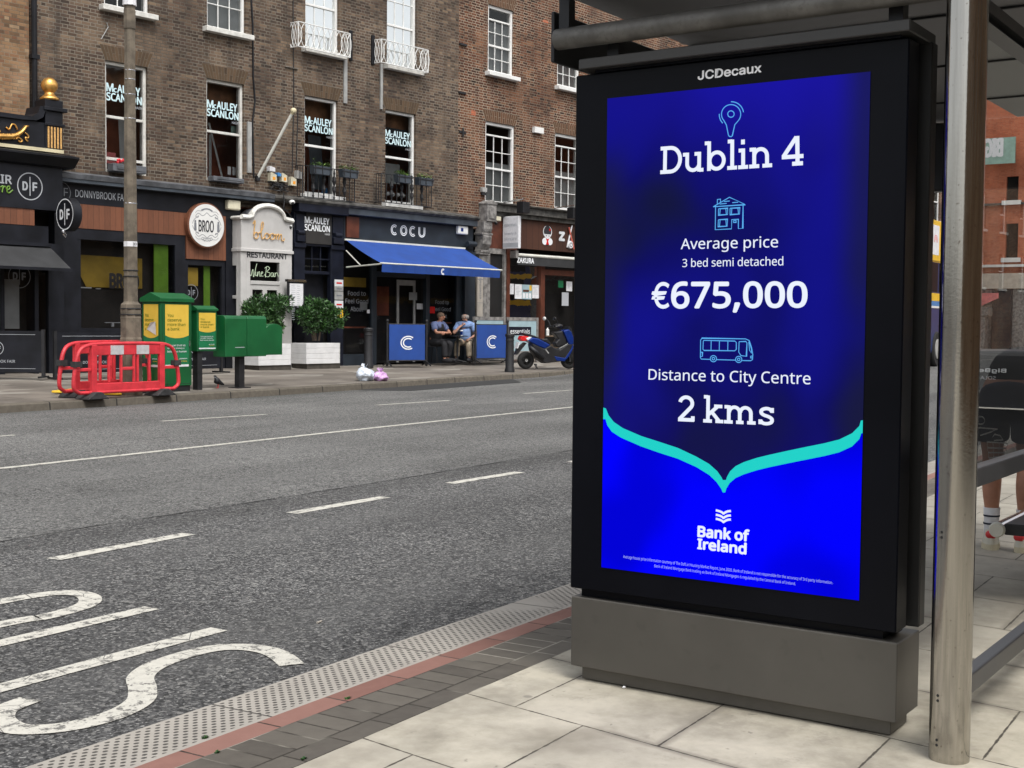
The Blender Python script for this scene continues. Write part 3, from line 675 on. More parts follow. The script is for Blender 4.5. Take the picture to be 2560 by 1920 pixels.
# the sheet's own origin sits at the middle of the screen so that its picture stays put
scr = MB().quad((SX0, S0-.003, SZ0), (SX1, S0-.003, SZ0), (SX1, S0-.003, SZ1), (SX0, S0-.003, SZ1)).build('screen', _scr_up(), ad)
def interp(T, x):
    for (a, p), (c, q) in zip(T, T[1:]):
        if x <= c: return p+(q-p)*(x-a)/(c-a)
    return T[-1][1]
upb = [sx(cS7(*p)) for p in [(192, 478), (207, 482), (222, 520), (250, 556), (300, 590), (400, 633), (500, 665), (600, 698), (700, 745), (770, 785), (815, 825), (838, 858), (845, 873), (862, 873), (868, 855), (885, 825), (915, 797), (960, 775), (1030, 752), (1100, 735), (1200, 713), (1300, 692), (1400, 672), (1480, 652), (1550, 618), (1590, 578), (1598, 549), (1610, 547)]]
lob = [sx(cS7(*p)) for p in [(192, 541), (205, 541), (215, 575), (240, 610), (290, 642), (400, 690), (500, 725), (600, 757), (700, 802), (770, 845), (810, 883), (836, 920), (845, 941), (858, 941), (864, 920), (882, 890), (915, 862), (960, 842), (1030, 820), (1100, 803), (1200, 782), (1300, 762), (1400, 742), (1480, 722), (1550, 690), (1590, 650), (1600, 619), (1610, 617)]]
upb[0] = (SX0, upb[0][1]); lob[0] = (SX0, lob[0][1]); upb[-1] = (SX1, upb[-1][1]); lob[-1] = (SX1, lob[-1][1])
xs = sorted(set([round(p[0], 4) for p in upb+lob]))
xs = [x for x in xs if SX0 <= x <= SX1]
bt = MB(); bl_ = MB()
for a, c in zip(xs, xs[1:]):
    ua, uc, la, lc = interp(upb, a), interp(upb, c), interp(lob, a), interp(lob, c)
    bt.quad((a, S0-.0045, la), (c, S0-.0045, lc), (c, S0-.0045, uc), (a, S0-.0045, ua))
    bl_.quad((a, S0-.004, SZ0), (c, S0-.004, SZ0), (c, S0-.004, lc), (a, S0-.004, la))
bl_.build('blue_field', _scr_dn(), scr); bt.build('teal_band', M['lit_teal'], scr)
YT = S0-.006
def scr_text(name, t, q, cc, bold=0.0, m='lit_white', asc=None):
    MB().textq(t, [sx(cc(*p)) for p in q], YT, bold).build(name, M[m], scr)
# slab lettering drawn as strokes
def arc(cx, cy, rx, ry, a0, a1, n=14): return [(cx+rx*math.cos(R_(a0+(a1-a0)*i/n)), cy+ry*math.sin(R_(a0+(a1-a0)*i/n))) for i in range(n+1)]
W_ = .2
SLAB = {
 'D': (1.22, [[(.25, .02), (.25, 1.4)], [(0, 1.33), (.55, 1.33)]+arc(.55, .71, .52, .62, 90, -90)+[(0, .09)]]),
 'u': (1.16, [[(0, .92), (.23, .92)], [(.23, 1.01), (.23, .42)]+arc(.55, .42, .32, .33, 180, 350), [(.87, 1.01), (.87, 0)], [(.62, .92), (.87, .92)], [(.87, .08), (1.1, .08)]]),
 'b': (1.18, [[(0, 1.42), (.23, 1.42)], [(.23, 1.5), (.23, 0)], arc(.63, .5, .37, .42, 160, 520, 24)]),
 'l': (.56, [[(.02, 1.42), (.25, 1.42)], [(.25, 1.5), (.25, 0)], [(0, .08), (.5, .08)]]),
 'i': (.56, [[(.02, .92), (.25, .92)], [(.25, 1.01), (.25, 0)], [(0, .08), (.5, .08)], [(.24, 1.22), (.24, 1.46)]]),
 'n': (1.2, [[(.02, .92), (.25, .92)], [(.25, 1.01), (.25, 0)], [(0, .08), (.5, .08)], arc(.57, .57, .32, .35, 175, 0)+[(.89, 0)], [(.66, .08), (1.14, .08)]]),
 'm': (1.78, [[(.02, .92), (.25, .92)], [(.25, 1.01), (.25, 0)], [(0, .08), (.46, .08)], arc(.55, .6, .28, .32, 175, 0)+[(.83, 0)], [(.64, .08), (1.03, .08)], arc(1.13, .6, .28, .32, 175, 0)+[(1.41, 0)], [(1.22, .08), (1.66, .08)]]),
 'k': (1.12, [[(.02, 1.42), (.25, 1.42)], [(.25, 1.5), (.25, 0)], [(0, .08), (.47, .08)], [(.27, .43), (.8, .94)], [(.58, .92), (1.02, .92)], [(.45, .6), (.88, .06)], [(.66, .08), (1.08, .08)]]),
 's': (.86, [cat_rom([(.72, .76), (.6, .9), (.4, .93), (.2, .84), (.17, .68), (.3, .56), (.55, .47), (.71, .34), (.68, .16), (.48, .075), (.25, .1), (.12, .26)], 4), [(.72, .98), (.72, .7)], [(.12, .03), (.12, .3)]]),
 '4': (1.1, [[(.76, 1.42), (.76, 0)], [(.72, 1.38), (.08, .46)], [(0, .43), (1.05, .43)], [(.5, .08), (1.02, .08)]]),
 '2': (.98, [arc(.45, 1.0, .34, .34, 170, -35)+[(.1, .12)], [(.02, .09), (.9, .09)], [(.83, .02), (.83, .3)]]),
 ' ': (.42, []),
}
def slab_text(name, s, q):
    bl, br, tr, tl = [Vector(sx(p)) for p in q]
    adv = sum(SLAB[c][0] for c in s)-.08; k = 0; b = MB(); x0 = 0
    for c in s:
        for st in SLAB[c][1]:
            t = MB().ribbon([(x0+p[0], p[1]) for p in st], W_*(1.0 if c in 'D42' else .96))
            for v in t.v:
                a, h = v.x/adv, v.z/1.42
                p = (bl*(1-a)+br*a)*(1-h)+(tl*(1-a)+tr*a)*h
                v.x, v.z, v.y = p.x, p.y, YT-.00008*k
            b.add(t.v, t.f); k += 1
        x0 += SLAB[c][0]
    b.build(name, M['lit_white'], scr)
slab_text('headline_lettering', 'Dublin 4', [cS6(548, 652), cS6(1395, 598), cS6(1393, 425), cS6(551, 492)])
slab_text('distance_lettering', '2 kms', [cS7(600, 551), cS7(1122, 574), cS7(1122, 438), cS7(603, 411)])
scr_text('price_caption', 'Average price', [(669, 1118), (1246, 1108), (1246, 1018), (671, 1034)], cS6, .002)
scr_text('price_subcaption', '3 bed semi detached', [(679, 1204), (1277, 1194), (1277, 1139), (680, 1153)], cS6, .002)
_e = MB(); v_, f_, _, _ = glyphs('€', 'plain')
_e.textq('€', [sx(cS6(*p)) for p in [(496, 1450), (602, 1450), (602, 1291), (497, 1292)]], YT, .012, font='plain'); _e.textq('675,000', [sx(cS6(*p)) for p in [(612, 1476), (1421, 1470), (1421, 1286), (613, 1288)]], YT, .017); _e.build('price_lettering', M['lit_white'], scr)
scr_text('distance_caption', 'Distance to City Centre', [(440, 344), (1325, 372), (1325, 285), (442, 266)], cS7, .002)
scr_text('bank_lettering', 'Bank of', [(707, 1184), (991, 1210), (993, 1143), (709, 1117)], cS7, .03)
scr_text('bank_lettering', 'Ireland', [(706, 1250), (975, 1281), (977, 1215), (708, 1187)], cS7, .03)
scr_text('small_print', 'Average house price information courtesy of The Daft.ie Housing Market Report, June 2020. Bank of Ireland is not responsible for the accuracy of 3rd party information.', [(302, 1303), (1446, 1446), (1446, 1424), (303, 1281)], cS7, .0, 'lit_pale')
scr_text('small_print', 'Bank of Ireland Mortgage Bank trading as Bank of Ireland Mortgages is regulated by the Central Bank of Ireland.', [(472, 1353), (1243, 1451), (1243, 1430), (473, 1332)], cS7, .0, 'lit_pale')
def icon(name, paths, cc, wd=.003, m='lit_cyan'):
    b = MB()
    for i, pth in enumerate(paths): b.ribbon([sx(cc(*p)) for p in pth], wd, YT-.00006*(i % 9))
    return b.build(name, M[m], scr)
def circ(cx, cy, r, a0=0, a1=360, n=24, ry=None): return [(cx+r*math.cos(R_(a0+(a1-a0)*i/n)), cy-(ry or r)*math.sin(R_(a0+(a1-a0)*i/n))) for i in range(n+1)]
icon('map_pin_symbol', [circ(967, 297, 19), circ(968, 298, 57, -42, 222)+[(940, 362), (952, 422), (958, 430), (968, 431), (975, 426), (990, 360), (1010, 337)], circ(970, 296, 72, 8, 92, 10), circ(966, 302, 68, 175, 226, 8)], cS6)
icon('house_symbol', [[(876, 838), (874, 982), (970, 977), (972, 922), (1011, 920), (1011, 976), (1037, 974), (1039, 838)], [(862, 846), (958, 790), (1052, 834), (862, 846)], [(886, 832), (887, 803), (905, 801), (905, 820)], [(894, 858), (893, 896), (947, 892), (948, 855), (894, 858)], [(962, 855), (962, 893), (1018, 889), (1020, 852), (962, 855)], [(893, 923), (891, 964), (945, 961), (947, 920), (893, 923)], [(904, 858), (901, 892)], [(937, 856), (940, 890)], [(973, 855), (970, 890)], [(1008, 853), (1012, 888)], [(903, 923), (899, 962)], [(937, 921), (940, 960)], [(982, 928), (998, 927), (998, 938), (982, 939), (982, 928)], [(925, 815), (960, 812)], [(900, 830), (942, 826)], [(975, 822), (1010, 819)]], cS6, .0027)
icon('bus_symbol', [[(780, 215), (728, 213), (724, 206), (725, 110), (732, 99), (970, 103), (990, 112), (1003, 150), (1010, 190), (1008, 216), (998, 222), (952, 221)], [(812, 216), (915, 219)], circ(795, 211, 17), circ(795, 211, 7), circ(933, 215, 17), circ(933, 215, 7), [(740, 113), (738, 160), (744, 166), (912, 168), (920, 160), (920, 122), (912, 115), (746, 111), (740, 113)], [(783, 113), (782, 166)], [(828, 114), (827, 167)], [(874, 115), (873, 168)], [(935, 118), (933, 175), (945, 194), (975, 198), (978, 125), (972, 117), (935, 118)], [(988, 118), (992, 165), (1002, 180), (1003, 160), (990, 118)], [(726, 175), (735, 176), (735, 198), (726, 200)], [(1009, 196), (998, 198), (998, 206), (1009, 208)]], cS7, .0027)
b = MB()
for y0 in (1032, 1056, 1078):
    b.ribbon([sx(cS7(*p)) for p in cat_rom([(808, y0+6), (828, y0+11), (843, y0+18), (849, y0+24), (857, y0+19), (872, y0+12), (890, y0+10)], 3)], .0072, YT)
b.build('bank_symbol', M['lit_white'], scr)
b = MB().textq('JCDecaux', [onplane(SHL, *cS6(*p), S0-.002) for p in [(768, 97), (1146, 50), (1147, -6), (769, 41)]], S0-.002, .022, font='grot')
b.build('maker_lettering', pm('bright_white_lettering', (.95, .96, 1.0), .5, var=.01), ad)
# ------------------------------------------------------------------ bus shelter
sh = thing('bus_shelter', 'bus shelter with brushed steel post, grey ceiling and glass side beside the screen', 'bus shelter', SHL, (-1.04, 3.83, .135))
for yy in (3.83, 7.3):
    p = MB().cyl((-1.04, yy, .13), (-1.04, yy, 2.53), .0575, 48).build('post', M['steel'], sh, auto=40)
    if yy < 4:
        for z in (2.36, 2.335, .805, .79, .33, .315, .2, .185):
            a = R_(-112); MB().cyl((-1.04+.0568*math.cos(a), yy+.0568*math.sin(a), z), (-1.04+.0584*math.cos(a), yy+.0584*math.sin(a), z), .0042, 10).build('bolt_hole', M['tar'], p)
for yy in (3.86, 7.28):
    MB().tube([(-1.06, yy, 2.375), (-2.437, yy, 2.375)], .036, 24).build('cross_beam', M['beam'], sh, auto=40)
MB().box(-2.452, -2.438, 3.84, 7.45, 2.295, 2.47).build('gutter_beam', M['shelter_dark'], sh, bevel=.005, seg=2)
for yy in (3.87, 5.6, 7.3):
    MB().box(-2.425, -2.385, yy-.02, yy+.02, 2.36, 2.53).build('roof_stub', M['shelter_dark'], sh)
roof = MB().box(-2.43, -.35, 3.72, 7.38, 2.53, 2.565).build('roof', M['shelter_roof'], sh, bevel=.004)
for yy in (4.85, 5.78, 6.71):
    MB().box(-2.42, -.36, yy-.006, yy+.006, 2.522, 2.5305).build('ceiling_seam', M['shelter_dark'], roof)
MB().box(-2.4, -1.1, 7.24, 7.34, 2.14, 2.51).build('end_board', M['shelter_dark'], sh, bevel=.01)
MB().tube([(-1.04, 3.86, 2.283), (-1.04, 7.28, 2.283)], .027, 4).build('top_rail', M['rail_grey'], sh)
q = MB().box(-1.07, -1.01, 3.87, 7.28, 2.31, 2.345).build('upper_channel', M['shelter_dark'], sh)
MB().box(-1.062, -1.018, 3.87, 7.28, .915, .975).build('middle_rail', M['rail_grey'], sh, bevel=.006, seg=2)
MB().box(-1.062, -1.018, 3.87, 7.28, .293, .357).build('bottom_rail', M['rail_grey'], sh, bevel=.006, seg=2)
gp_ = MB().quad((-1.04, 3.875, .975), (-1.04, 7.28, .975), (-1.04, 7.28, 2.256), (-1.04, 3.875, 2.256)).build('glass_pane', M['shelter_glass'], sh)
M['decal'] = pm('pale_glass_decal', (.75, .75, .75), .5)
def onglass(p):                       # meets the plane of the glass
    n = SHL.m.to_3x3() @ Vector((1, 0, 0)); p0 = SHL.w((-1.0405, 0, 0)); d = ray(*p); P = CAM + d*((p0-CAM).dot(n)/d.dot(n)); v = SHL.m.inverted() @ P
    return v.y, v.z
cG = crop(2260, 800, 3.95)
b = MB()
for pth in [circ(765, 992, 38, 120, -130), [(715, 1062), (930, 1078), (870, 1105), (760, 1140)], [(880, 1160), (900, 1128), (955, 1142), (985, 1185), (895, 1190)], [(825, 1205), (1030, 1218), (990, 1345), (845, 1365), (825, 1205)], [(835, 1262), (1020, 1268)], [(840, 1310), (1005, 1310)], [(885, 1210), (890, 1358)], [(950, 1214), (935, 1352)]]:
    t = MB().ribbon([onglass(cG(*p)) for p in pth], .0042)
    b.add([(-1.0425, v.x, v.z) for v in t.v], t.f)
b.build('glass_decal', M['decal'], gp_)
bn = thing('bench', 'narrow grey metal perch bench with round end cap inside the shelter', 'bench', SHL, (-1.33, 6.2, .135))
MB().box(-1.46, -1.16, 6.2, 7.25, .445, .497).build('seat', M['rail_grey'], bn, bevel=.004)
MB().tube([(-1.485, 6.17, .47), (-1.485, 7.25, .47)], .031, 20).build('edge_tube', M['chrome'], bn, auto=40)
MB().lathe([(.0, -.01), (.03, -.01), (.036, .0), (.036, .012), (0, .012)], (-1.485, 6.165, .47), 24, 'y').build('end_cap', M['steel_arm'], bn)
for yy in (6.5, 7.1): MB().box(-1.2, -1.16, yy-.03, yy+.03, .13, .446).build('leg', M['rail_grey'], bn)
# ------------------------------------------------------------------ people helpers
def skin(name, segs, m, parent, sub=2, label=None):
    idx = {}; vs = []; es = []; rr = []
    for sg in segs:
        last = None
        for x, y, z, r in sg:
            k = (round(x, 4), round(y, 4), round(z, 4))
            if k not in idx: idx[k] = len(vs); vs.append(k); rr.append(r)
            i = idx[k]
            if last is not None and last != i: es.append((last, i))
            last = i
    me = bpy.data.meshes.new(name); me.from_pydata(vs, es, []); o = link(bpy.data.objects.new(name, me)); me.materials.append(m)
    md = o.modifiers.new('Skin', 'SKIN'); md.use_smooth_shade = True
    if not me.skin_vertices: me.skin_vertices.new()
    for i, sv in enumerate(me.skin_vertices[0].data):
        rx = rr[i] if isinstance(rr[i], tuple) else (rr[i], rr[i]); sv.radius = rx; sv.use_root = (i == 0)
    s2 = o.modifiers.new('Subdivision', 'SUBSURF'); s2.levels = s2.render_levels = sub
    o.parent = parent; BASE[o.name] = Vector((0, 0, 0))
    return o
def frozen(o):                          # bake the modifiers of a grown figure into its mesh
    bpy.context.view_layer.update()
    me = bpy.data.meshes.new_from_object(o.evaluated_get(bpy.context.evaluated_depsgraph_get()))
    o.modifiers.clear(); o.data = me
    for p in me.polygons: p.use_smooth = True
    return o
def join_mb(o, mb):                     # merge extra shapes (fingers, nose, ears) into a figure's own mesh
    me = o.data; bm = bmesh.new(); bm.from_mesh(me)
    vs = [bm.verts.new(v) for v in mb.v]
    for f in mb.f:
        try: q = bm.faces.new([vs[i] for i in f]); q.smooth = True
        except ValueError: pass
    bmesh.ops.recalc_face_normals(bm, faces=bm.faces); bm.to_mesh(me); bm.free()
def hand_mb(w, d, up, s=1.0, curl=.5, side=1):
    """palm and five fingers from wrist w, pointing along d, palm normal up"""
    w = Vector(w); d = Vector(d).normalized(); up = Vector(up); up = (up-d*up.dot(d)).normalized(); sd_ = d.cross(up)*side
    b = MB(); L = .085*s
    b.tube([w-d*.02*s, w+d*.02*s, w+d*L*.6, w+d*L], [.024*s, .03*s, .042*s, .036*s], 10, sq=.45)
    for i, (o_, ln) in enumerate(((-.031, .07), (-.011, .08), (.011, .075), (.03, .058))):
        p0 = w+d*(L*.9)+sd_*o_*s; c = curl*(1+.12*i)
        p1 = p0+(d*math.cos(c*.6)-up*math.sin(c*.6))*ln*.45*s; p2 = p1+(d*math.cos(c*1.5)-up*math.sin(c*1.5))*ln*.33*s; p3 = p2+(d*math.cos(c*2.2)-up*math.sin(c*2.2))*ln*.25*s
        b.tube([p0-d*.012*s, p0, p1, p2, p3], [.0095*s, .0095*s, .0088*s, .008*s, .0055*s], 7)
    t0 = w+d*.025*s-sd_*.03*s; t1 = t0+(d*.6-sd_*.75-up*.2).normalized()*.04*s; t2 = t1+(d*.9-sd_*.3-up*.3).normalized()*.034*s
    b.tube([t0, t1, t2], [.013*s, .011*s, .007*s], 7)
    return b
def head_mb(c, f, r=.105, up=(0, 0, 1)):
    """nose, ears, brow, eyes sockets and mouth ridge for a head centred at c, facing f"""
    c = Vector(c); f = Vector(f).normalized(); u = Vector(up); sd_ = f.cross(u).normalized(); b = MB()
    b.tube([c+f*r*.86+u*.02, c+f*r*1.05-u*.012, c+f*r*.92-u*.022], [.007, .014, .008], 8)
    for k in (-1, 1):
        b.tube([c+sd_*k*r*.74+u*.03-f*.01, c+sd_*k*r*.84-u*.002-f*.018, c+sd_*k*r*.74-u*.035-f*.008], [.01, .017, .009], 8, sq=.7)
        b.ball(c+f*r*.80+sd_*k*.032+u*.018, (.014, .014, .009), 8, 6)
    b.tube([c+f*r*.82-sd_*.024-u*.05, c+f*r*.9-u*.052, c+f*r*.82+sd_*.024-u*.05], [.005, .008, .005], 6)
    return b
# ------------------------------------------------------------------ person waiting behind the shelter glass (seen from behind)
pe = thing('person', 'person bending forward behind the shelter glass in navy shorts, striped white socks and red-heeled trainers', 'person', SHL, (-1.79, 7.68, .135), own=True)
A_ = .09
body = skin('body', [[(0, .0, .93, .13), (0, .17, 1.0, .125), (0, .36, 1.0, .135), (0, .52, .96, .09), (0, .59, .92, .055), (0, .66, .88, .075), (0, .73, .85, .098), (0, .8, .83, .08)]] +
   [[(0, .0, .93, .13), (k*.1, 0, .86, .095), (k*.098, .0, .66, .075), (k*.094, .012, .49, .056), (k*.092, -.012, .36, .058), (k*.09, .0, .2, .038), (k*.09, .0, .08, .034), (k*.1, .12, .04, .03)] for k in (-1, 1)] +
   [[(0, .52, .96, .09), (k*.18, .5, .92, .06), (k*.2, .42, .72, .045), (k*.15, .25, .6, .036), (k*.12, .16, .54, .026)] for k in (-1, 1)], M['skin_tan'], pe)
frozen(body)
for k in (-1, 1): join_mb(body, hand_mb((k*.12, .16, .54), (-k*.1, -.5, -.5), (0, -.4, .6), .95, .7, k))
join_mb(body, head_mb((0, .73, .85), (0, .5, -.85), up=(0, .85, .5)))
hb = MB(); hb.ball((0, .74, .885), (.108, .112, .1), 16, 10); hb.build('hair', M['brown_hair'], pe, smooth=True)
frozen(skin('shirt', [[(0, -.02, .965, .16), (0, .1, 1.0, .16), (0, .3, 1.02, .165), (0, .5, .97, .115), (0, .56, .94, .075)]] + [[(0, .5, .97, .115), (k*.18, .5, .93, .08), (k*.195, .45, .8, .07)] for k in (-1, 1)], M['black_cloth'], pe))
frozen(skin('shorts', [[(0, .03, .97, .15), (0, .0, .87, .155)]] + [[(0, .0, .87, .155), (k*.1, 0, .8, .122), (k*.105, 0, .66, .108), (k*.105, 0, .6, .112)] for k in (-1, 1)], M['navy_cloth'], pe))
for k in (-1, 1):
    sk = MB().lathe([(.04, .07), (.042, .12), (.042, .17), (.047, .235), (.044, .237)], (k*.09, .0, 0), 18).build('sock', M['sock'], pe, smooth=True)
    q = MB()
    for z in (.19, .145): q.lathe([(.0445, z-.005), (.0455, z), (.0448, z+.005)], (k*.09, 0, 0), 18)
    q.build('stripe', M['navy_cloth'], sk)
    rz = Matrix.Translation((k*.09, 0, 0)) @ Matrix.Rotation(R_(-k*14), 4, 'Z')
    prof = lambda s, z, e: [(s*math.cos(a)*(.047 if math.sin(a) > 0 else .041), (math.sin(a)*(.19 if math.sin(a) > 0 else .075)), z+e*math.sin(a)) for a in [2*math.pi*i/20 for i in range(20)]]
    sh_ = MB(); L_ = [prof(1.02, .028, 0), prof(.98, .06, .0), [(x*.86, y*.93-.002, .095-max(0, y)*.18) for x, y, z in prof(1, 0, 0)], [(x*.8, y*.6 if y > 0 else y*.92, .115-max(0, y)*.3) for x, y, z in prof(1, 0, 0)]]
    for i in range(3): sh_.add(L_[i]+L_[i+1], [(j, (j+1) % 20, 20+(j+1) % 20, 20+j) for j in range(20)])
    sh_.add(L_[3], [tuple(range(20))]); sh_.xf(rz); so = sh_.build('shoe', M['shoe_white'], pe, smooth=True)
    q = MB(); q.add(prof(1.1, .0, 0)+prof(1.08, .032, 0), [(j, (j+1) % 20, 20+(j+1) % 20, 20+j) for j in range(20)]+[tuple(range(20)), tuple(range(20, 40))]); q.xf(rz); q.build('sole', M['shoe_sole'], so)
    q = MB(); q.ball((0, -.062, .088), (.032, .018, .026), 12, 8); q.xf(rz); q.build('heel_patch', M['red_leather'], so, smooth=True)
# ------------------------------------------------------------------ litter bin that the glass mirrors (stands right of the frame)
bi = thing('litter_bin', 'large black solar litter bin reflected in the shelter glass', 'litter bin', SHL, (-.52, 6.35, .135))
MB().prism([(-.95, .16), (-.95, 1.16), (-.93, 1.25), (-.86, 1.29), (-.18, 1.29), (-.11, 1.25), (-.09, 1.16), (-.09, .16)], 6.1, 6.7).build('body', M['black_paint'], bi, bevel=.02, seg=2)
MB().box(-.9, -.14, 6.12, 6.68, .135, .161).build('base', M['iron'], bi)
MB().text('BigBelly', -.635, -.465, 1.188, 1.212, 6.0975, .03).build('maker_lettering', M['grey_letter'], bi)
MB().text('SOLAR', -.59, -.505, 1.160, 1.176, 6.0975, .02).build('power_lettering', M['dim_letter'], bi)
MB().box(-.86, -.18, 6.075, 6.0985, 1.03, 1.036).build('handle', M['chrome'], bi)
# ------------------------------------------------------------------ terrace across the road (terrace frame: x along the front, -y towards the road, z up)
def wall_mb(u0, u1, v0, v1, ops, depth=.24, d=0, back=True):
    b = MB(); us = sorted({u0, u1, *[q for o in ops for q in o[:2]]}); vs = sorted({v0, v1, *[q for o in ops for q in o[2:4]]})
    us = [u for u in us if u0 <= u <= u1]; vs = [v for v in vs if v0 <= v <= v1]
    for a, c in zip(us, us[1:]):
        for e, f in zip(vs, vs[1:]):
            if any(o[0] <= (a+c)/2 <= o[1] and o[2] <= (e+f)/2 <= o[3] for o in ops): continue
            b.quad((a, -d, e), (c, -d, e), (c, -d, f), (a, -d, f))
    for o in ops:
        a, c, e, f = o[:4]; f = min(f, v1); y0, y1 = -d, -d+depth
        b.quad((a, y0, e), (a, y1, e), (a, y1, f), (a, y0, f)); b.quad((c, y0, e), (c, y1, e), (c, y1, f), (c, y0, f))
        b.quad((a, y0, e), (c, y0, e), (c, y1, e), (a, y1, e)); b.quad((a, y0, f), (c, y0, f), (c, y1, f), (a, y1, f))
    return b
def sash(par, u0, u1, v0, v1, rail, cols=1, ru=1, rl=1, fw=.07, glass='window_glass', room='room_dark', m='white_paint', d=-.12, top=0.0, letter=False, sill=True, blind=None, sillm=None, low=None):
    """box sash window: frame with its muntins, two panes, what stands behind them, and a sill"""
    y = -d; f = MB()
    f.box(u0, u0+fw, y-.05, y+.1, v0, v1); f.box(u1-fw, u1, y-.05, y+.1, v0, v1); f.box(u0+fw, u1-fw, y-.048, y+.1, v1-fw, v1); f.box(u0+fw, u1-fw, y-.048, y+.1, v0, v0+fw)
    f.box(u0+fw, u1-fw, y-.03, y+.05, rail-.03, rail+.03)
    for k in range(1, cols):
        u = u0+fw+(u1-u0-2*fw)*k/cols; f.box(u-.012, u+.012, y-.012, y+.03, v0+fw, rail-.03); f.box(u-.012, u+.012, y-.012, y+.03, rail+.03, v1-fw-top)
    for a, c, n in ((v0+fw, rail-.03, rl), (rail+.03, v1-fw-top, ru)):
        for k in range(1, n):
            v = a+(c-a)*k/n; f.box(u0+fw, u1-fw, y-.0115, y+.029, v-.012, v+.012)
    if top: f.box(u0+fw, u1-fw, y-.03, y+.05, v1-fw-top-.02, v1-fw-top+.03)
    if low: f.box(u0+fw, u1-fw, y-.028, y+.05, low-.035, low+.03)
    w_ = f.build('window', M[m], par, bevel=.006)
    p = MB().quad((u0+.03, y+.01, v0+.03), (u1-.03, y+.01, v0+.03), (u1-.03, y+.01, v1-.03), (u0+.03, y+.01, v1-.03)).build('pane', M[glass], w_)
    yr = y+1.25+.035*(int(abs(u0*10)) % 8); r = MB(); r.quad((u0-.4, yr, v0-.5), (u1+2.1, yr, v0-.5), (u1+2.1, yr, v1+.4), (u0-.4, yr, v1+.4))
    r.build('room', M[room], w_)
    if blind: MB().quad((u0+.05, y+.08, blind[0]), (u1-.05, y+.08, blind[0]), (u1-.05, y+.08, blind[1]), (u0+.05, y+.08, blind[1])).build('blind', M['blind'], w_)
    if sill: MB().box(u0-.13, u1+.13, y-.30, y-.01, v0-.12, v0-.002).build('sill', M[sillm or m], w_, bevel=.008)
    if letter:
        MB().box(u0-.1, u1+1.2, y+.35, y+.4, v1-.5, v1+.3).build('pelmet', M['room_brown'], w_)
        a, c = u0+fw+.03, u1-fw-.01; v = rail+.36; q = MB(); yy = y-.004
        q.text('M', a, a+(c-a)*.2, v+.2, v+.39, yy, .022).text('c', a+(c-a)*.2, a+(c-a)*.29, v+.2, v+.3, yy, .02).text('AULEY', a+(c-a)*.3, c-.04, v+.2, v+.39, yy, .022).text('SCANLON', a, c, v, v+.185, yy, .022)
        q.build('lettering', M['pale_letter'], w_); MB().text('HAIR', c-.2, c, v-.1, v-.04, yy, .0).build('lettering', M['grey_letter'], w_)
    return w_
def arch(par, u0, u1, v, m, h=.33, n=15, splay=.14):
    MB().add([(u0-.02, -.002, v+.002), (u1+.02, -.002, v+.002), (u1+splay, -.002, v+h), (u0-splay, -.002, v+h)], [(0, 1, 2, 3)]).build('arch_mortar', M['mortar_dark' if m == 'arch_mid' else 'mortar'], par)
    b = MB(); g = .011
    for i in range(n):
        def at(k, t): lo = u0+(u1-u0)*k/n; hi = u0-splay+(u1-u0+2*splay)*k/n; return lo+(hi-lo)*t
        for t0, t1 in ((0.02, .5), (.53, .99)) if i % 2 else ((.02, .99),):
            b.add([(at(i, t0)+g/2, -.004, v+h*t0), (at(i+1, t0)-g/2, -.004, v+h*t0), (at(i+1, t1)-g/2, -.004, v+h*t1), (at(i, t1)+g/2, -.004, v+h*t1)], [(0, 1, 2, 3)])
    b.build('brick_arch', M[m], par)
# --- dark brown brick house in the middle
mid = thing('brick_building', 'dark brown brick terrace house with white lettered windows above the porch and blue awning', 'building', FAC, (-4.3, 0, .3))
W1 = [(-9.22, -8.12, 4.71, 7.17), (-6.49, -5.37, 4.76, 7.18), (-3.44, -2.3, 4.69, 7.2), (-.56, .62, 4.69, 7.22)]
W2 = [(-9.24, -8.07, 8.36, 10.3), (-6.47, -5.32, 8.38, 10.3), (-3.42, -2.27, 8.4, 10.9), (-.52, .64, 8.42, 10.9)]
UL, UM, UR = -10.97, 2.37, 14.0
MBW = wall_mb(UL, UM, 4.2, 12.2, W1+W2)
MBW.box(UL, UM, 1.8, 9, 4.2, 12.2); MBW.quad((UL, 0, 4.2), (UL, 1.8, 4.2), (UL, 1.8, 12.2), (UL, 0, 12.2))
wl = MBW.build('wall', M['brick_mid'], mid)
MB().box(UL, UM, .3, 9, .0, 4.19).build('lower_core', M['room_dark'], mid)
MB().add([(UL, 0, 12.2), (UM, 0, 12.2), (UM, 9, 12.2), (UL, 9, 12.2), (UL, 4.5, 14.2), (UM, 4.5, 14.2)], [(0, 1, 5, 4), (3, 4, 5, 2), (0, 4, 3), (1, 2, 5)]).build('roof', M['lead'], mid)
for i, (a, c, e, f) in enumerate(W1):
    sash(mid, a, c, e, f, 5.95, m='old_white' if i < 2 else 'white_paint', letter=True, room='room_red', sill=(i > 1), low=(5.02 if i == 0 else None))
    arch(mid, a, c, f, 'arch_mid')
for i, (a, c, e, f) in enumerate(W2):
    sash(mid, a, c, e, f, 9.55, cols=3, ru=2, rl=2 if i == 1 else 1, m='white_paint', sillm='old_white', blind=(e+.1, f) if i != 0 else None)
dp = MB().cyl((-10.96, -.07, 3.9), (-10.96, -.07, 12.2), .06, 10)
for z in (5.2, 6.9, 8.6, 10.3): dp.box(-11.05, -10.87, -.14, -.003, z, z+.09)
dp.build('downpipe', M['black_paint'], mid)
